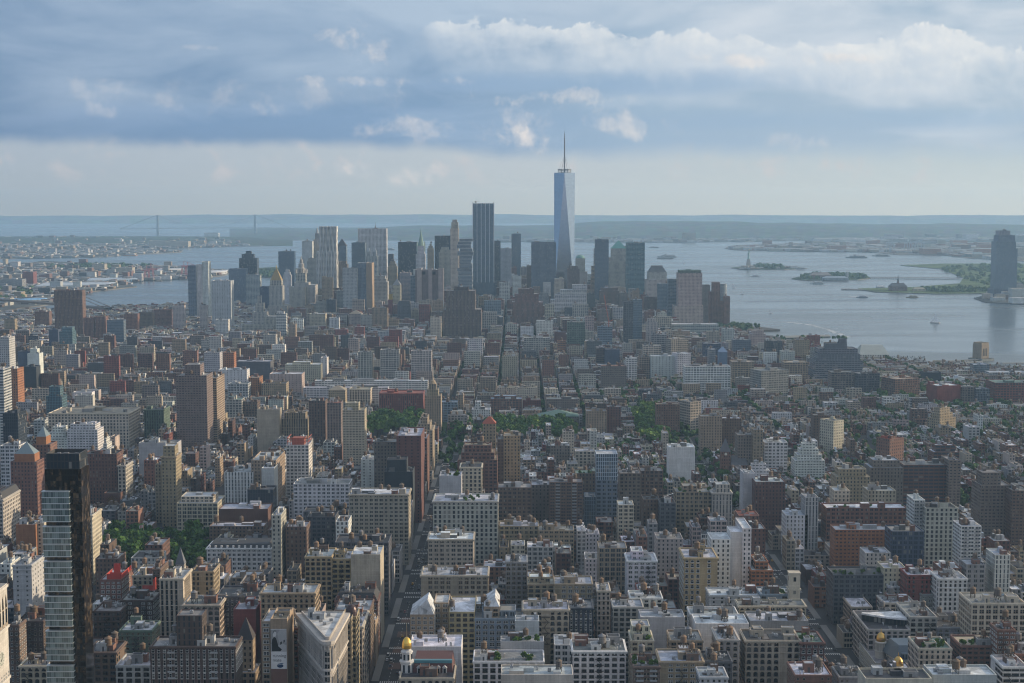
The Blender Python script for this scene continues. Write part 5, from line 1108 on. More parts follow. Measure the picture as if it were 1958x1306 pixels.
multi("pale stepped court building with a tiered central tower", "court_building", "building", [("wing", 462, 522, 620, None, 3700, 50, 'stone', 'v', 'grey'), ("wing", 505, 528, 606, None, 3705, 60, 'stone', 'v', 'grey'), ("tower_stage", 482, 508, 597, None, 3708, 40, 'stone', 'v', 'grey'), ("tower_stage", 488, 503, 580, None, 3712, 26, 'stone', 'v', 'grey'), ("tower_stage", 492, 499, 566, 580, 3716, 14, 'stone', 'v', 'grey')])
multi("narrow building painted red below and yellow on top", "office_building", "building", [("red_wall", 742, 750, 573, None, 3950, 16, 'red', 'n', 'grey'), ("yellow_wall", 743, 750, 563, 573, 3951, 14, (.45, .30, .06), 'n', 'grey')])
# ------------------------------------------------------------------ the buildings one can tell apart (photo x of the front's edges, y of its roof, distance, depth)
def near_rows():
    rows('''
17 36 1195 930 14 | L brown p grey b1 | narrow brown brick building right beside the white clock tower
24 60 1080 1090 30 | L ltgrey s silver b1 | tall plain grey wall left of the glass high-rise, few small windows
58 84 1093 1150 25 | L stone a silver c,b1 | pale stone arched-window building hugging the glass high-rise on its left
31 82 1187 985 26 | L dkbrown p dark t2,b1 | dark brown brick loft below the tall plain grey wall
38 90 1272 905 25 | L cream a grey t2,c | low cream building with rooftop tanks at the foot of the glass high-rise
0 20 1078 1180 24 | L white p silver b1 | white building with silver roof at the left edge above the clock tower
30 68 1003 1330 24 | O orange n silver b1 | building with a blank bright rust-red wall left of the glass high-rise
66 84 1000 1335 30 | L cream s silver - | narrow cream building joined to the rust-red blank wall
-14 5 955 1400 50 | L stone d dark m6,c | ornate pale hotel with dark mansard roof at the left edge near the park
162 176 985 1300 30 | L cream p silver c,b1 | slim cream tower with sunlit side just right of the glass high-rise
182 226 1068 1240 25 | W brown p silver t2,b2 | brown warehouse roof with tanks at the near edge of the tree-filled square
253 292 1100 1130 35 | L beige p white b2 | beige building with long white roof right of the red-netted roof
178 230 1168 1040 25 | L dkbrown p grey b1 | dark brick building with rows of sills just right of the bronze tower side
230 292 1147 1060 26 | L dkbrown d grey t1 | dark brick building with white framed windows below the red-netted roof
292 306 1088 1105 30 | L brown v silver - | narrow dark brick slice left of the slim cream office block
305 350 1106 1050 30 | L cream v silver b3 | slim cream office block with tall window bays and stacked roof boxes
366 408 1092 1085 24 | L tan p dark t1,b1 | tan building with gabled roof boxes right of the slim cream office block
350 420 1156 1010 26 | L beige d grey t2,b1,c | beige building with pale blue roof box and two tanks
287 450 1236 868 22 | R dkbrown v grey e,p.3:18,u6 | broad brown apartment slab with piers and balconies at the bottom left
165 222 1246 925 24 | L brown d dark t2,c | low dark building with two tanks left of the brown apartment slab
222 288 1272 900 24 | L ltgrey w silver b2 | pale low building with two brick roof boxes left of the brown apartment slab
228 290 1205 975 24 | L green p silver - | green-grey low building with pale blue roof above the brick roof boxes
412 494 1140 1030 30 | L dkgrey p dark u5,b2 | dark iron-fronted block with black roof left of the round-cornered tan building
446 489 1165 990 22 | L red n silver b1 | small red painted building in front of the dark iron-fronted block
395 519 1048 1290 30 | L white d dark m3,c | long white arcaded building beside the park trees with dark mansard roof
519 537 985 1262 30 | L stone p silver b1 | tall narrow stone building at the right end of the long white arcade
400 505 1006 1400 20 | L brown p silver t1,b2 | old brown brick row with roof boxes behind the long white arcade
418 512 973 1440 30 | W maroon n silver b1 | block with a wide blank maroon brick wall
338 416 962 1490 40 | L cream w silver p.8:6,u3 | wide pale building with set-back top floor facing the park
498 602 1133 985 24 | L tan p silver b3,t1,c | tan block with rounded corner and roof houses behind the billboard
546 572 1200 935 24 | L brick p tan b1 | brown brick wing squeezed between billboard and wedge-shaped building
668 693 1197 985 40 | L cream a silver c,b1 | ornate cream avenue building with bowed windows right of the wedge-shaped tower
640 707 1166 1035 30 | L brown d silver t1,b2 | brown avenue loft with flat roof behind the small dome
640 722 1148 1095 25 | L maroon p dark m5,b1 | maroon brick building with black mansard roof above the wedge-shaped tower
583 634 1064 1125 30 | L gold d silver u3 | golden-tan loft, left part of the wide golden group
634 671 1068 1128 30 | L gold d silver p.5:3 | golden-tan loft, middle part of the wide golden group
671 727 1060 1124 30 | L beige n white b1 | golden-beige building with blank wall and white roof at the avenue
640 743 1037 1205 30 | L dkgrey d dark b3,t3 | black-walled roof block with several tanks beside the avenue
642 666 997 1290 26 | L white p grey b1 | narrow white building standing between dark brick walls
546 586 1007 1270 24 | L brown p silver t2,b1 | brown brick loft with tanks right of the tall narrow stone building
587 641 988 1330 26 | L dkgrey d dark b2 | dark grey glassy block left of the narrow white building
667 781 945 1375 32 | L beige d white c,b2,t1 | large beige department block with tan top band beside the avenue
561 668 925 1480 28 | A white d grey b3 | long white apartment block with two roof towers
580 665 978 1405 24 | W dkgrey p dark t2,b1 | low dark shed roofs in front of the long white apartment block
735 789 902 1490 30 | O black n dark p.7:12,u5 | black box-like building with white roof machinery by the avenue
758 805 833 1560 60 | A maroon s silver b1 | tall maroon brick apartment block with sunlit avenue side
715 758 845 1600 26 | A mauve p grey b1 | grey-brown apartment block left of the tall maroon one
793 827 800 1830 45 | A tan p tan s2,b1 | stepped tan apartment block lining the avenue beyond the maroon one
780 817 838 1715 40 | A brick p silver b1 | red brick apartment block lining the avenue behind the tall maroon one
429 484 903 1560 34 | L white v silver b2 | bright white square office building with vertical window slots
500 524 895 1545 24 | L ltgrey n silver b1 | white-walled slim building right of the bright white office
480 528 880 1564 60 | L tan p silver b2 | brown loft with long tan sunlit side right of the bright white office
473 522 936 1470 22 | G black D dark b1 | small black glass building below the bright white office
308 336 873 1540 26 | T tan p silver p.8:11,c | slim tan tower with narrow front near the square
296 308 888 1558 24 | L tan p grey b1 | narrow tan wing left of the slim tan tower
265 338 847 1760 24 | L ltgrey n grey b1 | building wrapped in pale grey scaffold netting
275 300 880 1640 25 | L brick p white t1 | brick loft in front of the netted grey building
225 240 890 1600 30 | L stone a grey c | narrow pale stone building right of the dark maroon tower
229 257 957 1545 24 | O dkgrey n silver b1 | plain grey low wall right of the sunburst wall
158 223 868 1605 26 | R maroon p dark b1 | dark maroon apartment tower behind the bronze tower top
128 186 812 1830 28 | A white h silver s1,b1 | white brick apartment block, central wing with tall roof house
87 128 818 1835 30 | A white h silver s2 | white brick apartment block, left stepped wing
184 212 840 1800 34 | A white h silver s3 | white brick apartment block, right stepped wing
92 246 790 1965 60 | L cream a tan c,b3 | huge cream former store with arched top floor and roof pavilions
275 312 783 2030 40 | L green v dark b1,c | dark green-trimmed tall-windowed block right of the huge cream store
5 34 790 1700 30 | O black D dark - | black glass block near the left edge
0 36 852 1620 26 | L white w grey b2,t1 | white grid-fronted building at the left edge below the black glass block
-12 6 706 1900 30 | R ltgrey r silver - | white striped high-rise cut by the left edge
764 868 1296 880 26 | L beige a dark b1,u3 | beige arched base of the golden-domed corner building
783 882 1236 935 26 | L white n white u4,t1 | building hung with white sheeting behind the golden corner dome
805 933 1100 1130 30 | L beige d silver c,b2,t2 | long beige building with stepped white roof facing the avenue
818 905 1031 1235 30 | L beige d white c,b2,t2 | beige cornice-topped loft below the great arched building
828 952 958 1330 36 | L stone a silver c,t1,b2,g4 | great stone building with five big roof-level arches
880 921 893 1480 26 | L cream a dark c,b1 | arched cream loft with dark cornice behind the blank grey wall
840 882 910 1440 26 | L ltgrey n silver g4,b1 | blank pale grey wall building left of the arched cream loft
876 951 853 1620 34 | A brick d tan s2,t2 | stepped red brick apartment block right of the avenue
923 948 810 1700 16 | A tan p red y7 | tan tower with hipped red roof beside the park trees
963 995 833 1660 28 | A gold p tan b1 | golden-tan slab apartment building left of the park
951 963 840 1656 30 | A brown p grey - | brown side wing attached to the golden-tan slab
1051 1114 922 1445 24 | A brown b grey e,b1 | brown apartment block with two columns of balconies
952 1016 932 1430 26 | L brown d grey b2 | brown brick loft left of the balcony apartments
1016 1051 927 1470 24 | L mauve p silver b1 | grey-brown loft between brick loft and balcony apartments
1118 1139 950 1490 24 | O dkglass G grey - | narrow dark glass wing left of the blue glass tower
955 1030 1006 1350 24 | L tan d silver t2,b1 | tan loft with two tanks right of the great arched building
1030 1098 1014 1335 24 | L tan d grey t2,b1 | tan loft with wide roof below the balcony apartments
967 1008 1074 1170 24 | L grey d silver t1,b1 | slim grey loft with a red roof box
1008 1058 1102 1150 20 | L brown d silver t3 | brown loft crowded with three tanks
1008 1058 1046 1250 22 | L stone d white b2 | pale stone loft with white roof boxes mid picture
1009 1060 1116 1108 20 | L tan d white p.8:5 | tan loft with a white glass penthouse
1060 1133 1116 1100 24 | L tan d silver t2,b2 | tan loft with cluttered white roof, right of the glass penthouse
1145 1199 1048 1210 26 | L tan w grey t1,b1 | tan grid-fronted loft with a tank on a tall roof house
1200 1256 1072 1165 28 | L white d silver c,p.4:7 | white painted loft with blue-grey roof box
1000 1088 1165 1020 24 | L beige a silver c,t2,b1 | beige arched loft with two wooden tanks above the modern grey group
1088 1134 1162 1025 24 | O black v grey c,b1,t1 | black-fronted loft with tall dark bays
908 1000 1182 1008 24 | O glass w grey p.7:5,u3 | modern glassy grey block, rear of the grey group
985 1031 1187 990 14 | O ltgrey n silver - | plain light grey box on the modern grey group
957 1040 1226 950 12 | O ltgrey n silver g6,b1 | plain grey wall with planted terrace in front of it
905 1040 1264 915 24 | O white w grey g8,b1 | white grid office with roof garden at the bottom
958 1096 1290 882 20 | L cream n silver t1,u6 | cream roof with big tank and machines at the bottom edge
1095 1197 1244 925 26 | L white d grey c,b3,t1 | white office building with triple windows and black cornice
1142 1167 1129 1085 24 | L cream p silver b1 | slim cream building in shade right of the cluttered roof
1172 1230 1160 1045 22 | L stone d silver b2,t1 | stone loft with white roof boxes and a pipe mast
1308 1372 1066 1130 34 | L gold a silver t1,c | ornate golden loft with a curved gable and tank
1437 1478 1075 1165 30 | A orange h silver s1,b1 | orange brick stepped apartment block right of the tall white tower
1433 1464 1011 1290 26 | A maroon p silver b1 | dark red brick block behind the tall white tower
1413 1452 986 1350 26 | A brick p red t1 | brick block with red-trimmed roof beyond the tall white tower
1205 1267 1143 1080 22 | L white d silver t2,b1 | white loft with two grey tanks
1357 1452 1138 1092 24 | L ltgrey s white u4,b1 | long white-roofed grey building below the tall white tower
1454 1520 1136 1088 22 | L glass w silver g4,b1 | glassy penthouse building with roof hedge near the cream turret
1413 1541 1158 1045 18 | L beige d grey c,u3 | long beige cornice building at the broad avenue corner
1320 1412 1174 1022 20 | L white a silver b2,u3 | white roofed building with slanted end gables
1225 1310 1180 1010 20 | L ltgrey n silver t1,u3 | pale flat-roofed building with a grey conical tank
1207 1250 1224 965 24 | L cream d silver p.8:9,g3 | cream lower block with brick penthouse and hedge
1282 1344 1224 955 24 | L tan d grey t1,b1 | tan building with four wide dark windows
1372 1413 1222 940 28 | L stone a silver t1,c | grey arched narrow loft with a big silver tank
1426 1530 1224 945 26 | L beige a dark b3,c,u4 | large beige loft with five arched bays by the broad avenue
1531 1576 1228 942 26 | L maroon a green g5,c | dark maroon corner building with planted green roof
1262 1345 1264 905 26 | L tan d silver b1,c | tan office building with set-back attic at the bottom
1211 1262 1274 900 26 | A brown b grey g7,e | brown balcony building with roof garden at the bottom
1345 1400 1264 908 22 | L dkgrey p dark t3 | dark roof with three tanks at the bottom
1338 1392 1294 878 20 | L ltgrey p silver b1 | pale low building cut by the bottom edge beside the tank roof
1330 1432 1192 995 24 | L white n white t2,u3 | bright white roof with black roof house and two tanks
1434 1546 1187 1000 24 | L grey n silver t2,b2 | grey block with copper-green roof house near the broad avenue
1520 1590 1290 885 26 | L brick p white t2,b1 | red brick building with white roof and tanks at the bottom edge
1605 1655 1294 900 22 | L grey p dark u3 | grey dark-roofed building at the foot of the broad avenue
1660 1740 1203 1060 50 | L stone d dark u3 | stone corner block with long side along the broad avenue
1740 1792 1179 1062 40 | L stone d grey b2 | stone block with raised attic in the middle of the store row
1793 1876 1199 1061 40 | L grey d dark c,t2,u4 | darker grey block at the right end of the store row
1628 1668 1160 1150 62 | L beige d white b2,u3 | beige building with white stepped roof along the broad avenue
1594 1690 1099 1180 28 | A dkgrey d dark g9,b1 | dark green-grey apartment block with roof planting
1541 1580 1089 1305 26 | L dkbrown n silver t1,b1 | blank dark brown wall with a tank on a white column
1527 1580 1036 1405 24 | A orange s white b1 | orange-red brick block with white roof edge
1580 1735 971 1400 24 | A brick d white g6,b2 | long orange-brown apartment slab, upper tier behind
1597 1705 1013 1320 22 | A orange h silver b2 | orange brick apartment slab, lower tier in front
1706 1767 1016 1270 26 | O navy w grey b1 | building wrapped in dark blue scaffolding
1838 1877 1006 1260 24 | A white b silver b1,e | white modern block with balconies and a plain side
1903 1932 1061 1190 24 | O white v silver b1 | white building with one tall dark window bay
1848 1884 1079 1190 20 | L grey d silver b1 | small grey loft left of the tall dark window bay
1858 1962 1153 1035 30 | L cream w grey u6,t2 | large cream grid building with wide dark windows at the right edge
1838 1906 1234 935 24 | A brick h tan g4,b1 | red brick apartment block, lower left wing
1908 1942 1204 925 16 | A brick h tan - | red brick apartment block, tall stair tower
1942 1985 1250 935 24 | A brick h grey - | red brick apartment block, right wing at the edge
1757 1820 1239 930 26 | A cream p green g9 | pale yellow building with planted roof
1655 1782 1297 858 20 | L cream n dark b2 | cream parapet and dark roof at the bottom right
1783 1906 1290 870 20 | L ltgrey n white u5,t2 | white snow-bright roof with big brown tanks at the bottom right
1918 1966 1274 900 24 | L white r silver b1 | white ribbon-window building in the bottom right corner
1700 1760 1121 1172 24 | L ltgrey p white b2,t1 | pale low loft with white roof right of the green-grey apartments
1762 1830 1136 1145 24 | L grey d silver t2,b2 | grey loft with a wooden tank behind the curved white roof
1795 1850 1106 1130 24 | L white p silver b2 | white walled loft left of the large cream grid building
1735 1793 1099 1150 22 | L red p white b1 | low red brick building with white roof terraces
1690 1733 1086 1180 22 | L cream p silver t1 | cream low building with a tank right of the roof planting
1798 1838 1086 1195 22 | L brick p white b1 | low brick building with red roof box
1655 1703 1057 1245 22 | L stone p silver b1 | low pale row with pediment left of the blue scaffolding
1690 1750 1152 1118 22 | L stone d silver t1,b2 | stone low loft with shed roofs behind the store row
1293 1362 941 1430 26 | A tan d grey g4,p.4:6 | broad tan apartment block with roof terrace
1362 1400 942 1422 24 | L stone v silver c,p.7:8 | stone loft with tall arched bays and white roof house
1422 1486 890 1560 26 | A white h silver s3,b1 | white terraced apartment block with balconies right of centre
1444 1502 921 1480 30 | A maroon p white b1 | dark maroon brick apartment slab in front of the white terraces
1422 1444 905 1500 26 | A ltgrey n silver - | pale blank side wall beside the maroon slab
1540 1565 951 1400 22 | L ltgrey v silver t1 | slim white tower-like loft with a tank
1595 1625 938 1430 22 | L cream p silver b1 | cream loft with black windows right of the slim white loft
1599 1664 898 1530 26 | A tan p tan s1,b1 | tan brick apartment block with crenellated top
1665 1728 881 1560 30 | A mauve p silver s1,b1 | tall mauve brick apartment block, left of the wide pair
1728 1815 889 1562 30 | A maroon r grey b1 | wide maroon striped apartment block
1815 1838 880 1552 30 | A mauve h grey - | mauve bay-windowed end of the striped apartment block
1660 1713 938 1450 24 | A beige p silver b2 | beige crenellated apartment block with roof boxes
1876 1935 928 1420 30 | A mauve h grey p.6:12 | big grey-brown apartment block at the right edge with white side
1936 1972 938 1400 30 | A brown h grey b1 | brown apartment block cut by the right edge
1770 1832 971 1330 24 | L stone a dark u3 | stone loft with arched arcade and dark roof
1748 1769 956 1340 26 | A white b silver e | slim white modern block with terraces
1100 1145 905 1560 24 | H brown p green g4 | brown low houses with a green yard left of the blue glass tower
1185 1225 905 1540 24 | L mauve d grey t1,b1 | grey-brown loft right of the blue glass tower
1225 1268 900 1560 24 | L brown d grey b2 | brown loft two right of the blue glass tower
1230 1262 955 1420 24 | L brown p dark t1 | tall brown brick back wall with a tank
1182 1212 965 1400 22 | L cream d silver b1 | cream low loft at the foot of the blue glass tower
1262 1292 962 1400 22 | L dkgrey d dark b2 | dark loft left of the broad tan apartments
1256 1306 1030 1250 24 | L stone p grey t1,b1 | stone loft right of the tan grid-fronted loft
1503 1545 985 1400 24 | L white p silver b1 | white-roofed low loft by the bend of the avenue
''')
near_rows()

def mid_rows():
    rows('''
336 395 718 1950 40 | R mauve h grey p.5:14,b1 | huge grey-brown apartment slab with sunlit corner
397 414 723 1995 55 | R tan b grey b1 | tan balcony slab directly behind the huge grey-brown one
88 118 758 2080 25 | G teal G dark p.7:14 | stacked teal glass block left of the huge cream store
-6 17 645 2450 30 | R ltgrey p grey - | grey high-rise at the left edge above the striped one
16 33 705 2250 30 | R orange p grey - | slim orange brick tower near the left edge
52 75 676 2650 22 | G white n grey p.6:9 | blank white stacked-box museum
34 62 672 2730 24 | L navy n dark b1,t2 | dark blue block behind the blank white museum
45 69 701 2560 24 | L black n dark - | low black box in front of the blank white museum
655 697 784 1830 26 | A beige h tan p.6:9 | tall beige apartment tower left of the tree-filled park
625 652 770 1960 24 | A mauve p red b1 | mauve apartment house left of the tall beige tower
590 622 766 2000 24 | A brown p grey b1 | brown apartment house with a white side strip
690 725 878 1640 24 | L white s silver b2 | white blank-walled loft below the tall beige tower
491 533 783 2000 24 | L beige n tan b1 | blank beige stage-house with dark glass front
725 809 752 2310 40 | O red v red c | large red sandstone library beside the park
842 875 769 2290 26 | O glass w silver b1 | pale building with curved blue glass top beyond the park
876 886 755 2300 30 | A tan p silver - | slim tan wing right of the curved glass top
902 938 783 2260 24 | L white p silver p.3:12 | white old apartment house with one tall roof box
938 998 763 2300 30 | L brick w blue p.7:5 | brick hall with a vaulted glass roof
951 985 741 2390 24 | L cream p tan b1 | left of the twin cream buildings with tan eaves
990 1027 741 2390 24 | L cream p tan b1 | right of the twin cream buildings with tan eaves
1028 1107 796 2230 30 | L mauve p green y8 | long low building with a pale green copper roof
1045 1105 763 2330 28 | A mauve p grey b2 | brown apartment house behind the green copper roof
1121 1160 786 2080 24 | A tan p grey b1 | tan apartment house right of the park trees
1161 1187 778 2090 24 | A maroon p grey b1 | maroon apartment house beside the tan one by the park
1076 1098 825 1900 16 | A cream p white b1 | small cream tower house with white roof below the park
1053 1090 852 1850 22 | L mauve p white b2 | brick house with white trim below the small cream tower house
1100 1137 863 1830 22 | L cream d silver b1 | low cream loft right of the brick house with white trim
602 818 728 2480 16 | A white b white b3 | very long white apartment slab, rear one of the pair
580 742 741 2430 16 | A white b silver b2 | very long white apartment slab, front one of the pair
684 711 673 2661 24 | R stone w grey b1 | leftmost of three matching concrete towers
727 763 669 2661 24 | R stone w grey b1 | middle of three matching concrete towers
786 825 671 2661 24 | R stone w grey b1 | rightmost of three matching concrete towers
515 577 715 2500 34 | L pink s white b1 | pale pink warehouse with white roof and tiny windows
500 547 733 2420 30 | L tan v dark b1 | flat tan warehouse with narrow windows and black roof edge
475 496 722 2430 34 | L orange p tan b1 | orange brick building with lit side left of the tan warehouse
436 474 734 2400 28 | L ltgrey w grey b1 | pale grid-windowed loft right of the tan balcony slab
418 472 707 2500 26 | L white s silver b2 | white loft with a roof rail above the pale grid-windowed loft
452 517 691 2650 32 | O dkgrey n silver - | blank slate-coloured wall block
426 447 674 2750 24 | L orange p tan b1 | tan-orange loft with sunlit side left of the slate wall
390 420 674 2700 26 | L ltgrey p grey b1 | grey punched-window loft above the huge apartment slab
545 612 697 2650 30 | L cream p white p.5:5 | pale yellow loft with white attic
613 625 684 2750 24 | R white s silver - | slim white tower house right of the pale yellow loft
668 708 744 2390 30 | A cream a tan c | cream palazzo-like building left of the red library
628 660 746 2350 26 | A tan p tan y6 | tan gabled hall left of the cream palazzo
432 462 764 2230 26 | L stone w green b1 | stone loft with green roof edge below the balcony slab
464 492 768 2240 26 | L brown d dark b2 | brown loft with dark roof houses
538 588 790 2020 26 | L tan v tan s1 | pale tan stepped loft with grooved front
1310 1397 701 2560 34 | L white w grey b2 | wide white grid-windowed warehouse
1452 1512 708 2520 36 | L grey w grey b2,r22 | grey corner warehouse with white-capped piers
1400 1442 692 2680 34 | L tan w tan b2 | brown-tan warehouse right of the wide white one
1500 1545 693 2700 34 | L tan w tan b1 | tan warehouse behind the grey corner one
1590 1634 712 2560 30 | L mauve w grey b1 | low mauve brick block right of the dark banded office
1640 1684 714 2550 30 | L dkgrey w grey b2,r12 | dark slate warehouse right of the dark banded office
1708 1763 724 2500 40 | L brick w tan b1,r20 | large brick corner warehouse with a tall roof house
1790 1840 737 2440 34 | L red n white b1,r15 | windowless red brick warehouse with white parapet
1840 1866 740 2440 24 | L mauve w grey - | narrow mauve loft right of the red windowless warehouse
1867 1893 744 2430 24 | O dkglass D grey - | dark glazed loft near the right edge
1903 1975 732 2450 50 | L red w green b1 | huge red brick terminal building at the right edge, green skylight
1768 1800 712 2750 26 | L black n dark b1 | black building with green netting near the river
1806 1845 722 2740 24 | L white n white b2 | low white stepped building near the river
1862 1892 697 2900 24 | O glass G white b1 | white and blue glass building below the river tower
1892 1965 712 2850 30 | K ltgrey r silver - | long low grey deck building at the right edge by the river
1340 1381 796 1950 24 | A tan p grey b1 | solid tan apartment block in the village
1318 1343 768 2150 30 | A beige w tan b1,r30 | beige loft whose sunlit side faces right
1279 1329 855 1750 26 | L white n white b1 | windowless white building with a white roof
1411 1442 832 1800 26 | A mauve p grey b1 | mauve apartment house right of the striped clock tower
1441 1459 822 1790 20 | A tan p tan b1 | narrow tan apartment house with lit side
1521 1578 850 1750 28 | A white h silver s3,b1 | white terraced apartment house on the right
1590 1618 804 1950 24 | A cream p tan r35 | cream apartment tower with bright sunlit side
1556 1590 794 2010 20 | A brown p grey b2 | dark brown slab left of the cream sunlit tower
1695 1735 838 1750 20 | A brick p red b1,r35 | red brick tower with an orange sunlit side
1790 1836 780 2150 22 | A tan p tan s2,r35 | castle-like tan apartment block with sunlit steps
1785 1834 852 1660 22 | A maroon r white s1 | maroon hospital-like block with a white roof
1150 1198 700 2600 26 | A mauve h brick b2 | stepped mauve apartment block with a round roof tank
1197 1218 685 2700 22 | L white w silver b1 | small white grid loft
1295 1322 676 2750 30 | L white p silver r15 | white punched-window block left of the wide white warehouse
1245 1290 681 2760 28 | L ltgrey s silver b1 | pale grey building with a blank rounded corner
1222 1245 683 2780 26 | L tan w dark b1 | tan warehouse with long window bands
1380 1418 800 1990 22 | H brown p silver b1 | brown low houses right of the tan village block
1462 1506 846 1800 24 | L white d silver b1 | low white loft right of the narrow tan house
1255 1300 773 2120 20 | H brick p tan b1 | long brick row by the bright green trees
''')
mid_rows()

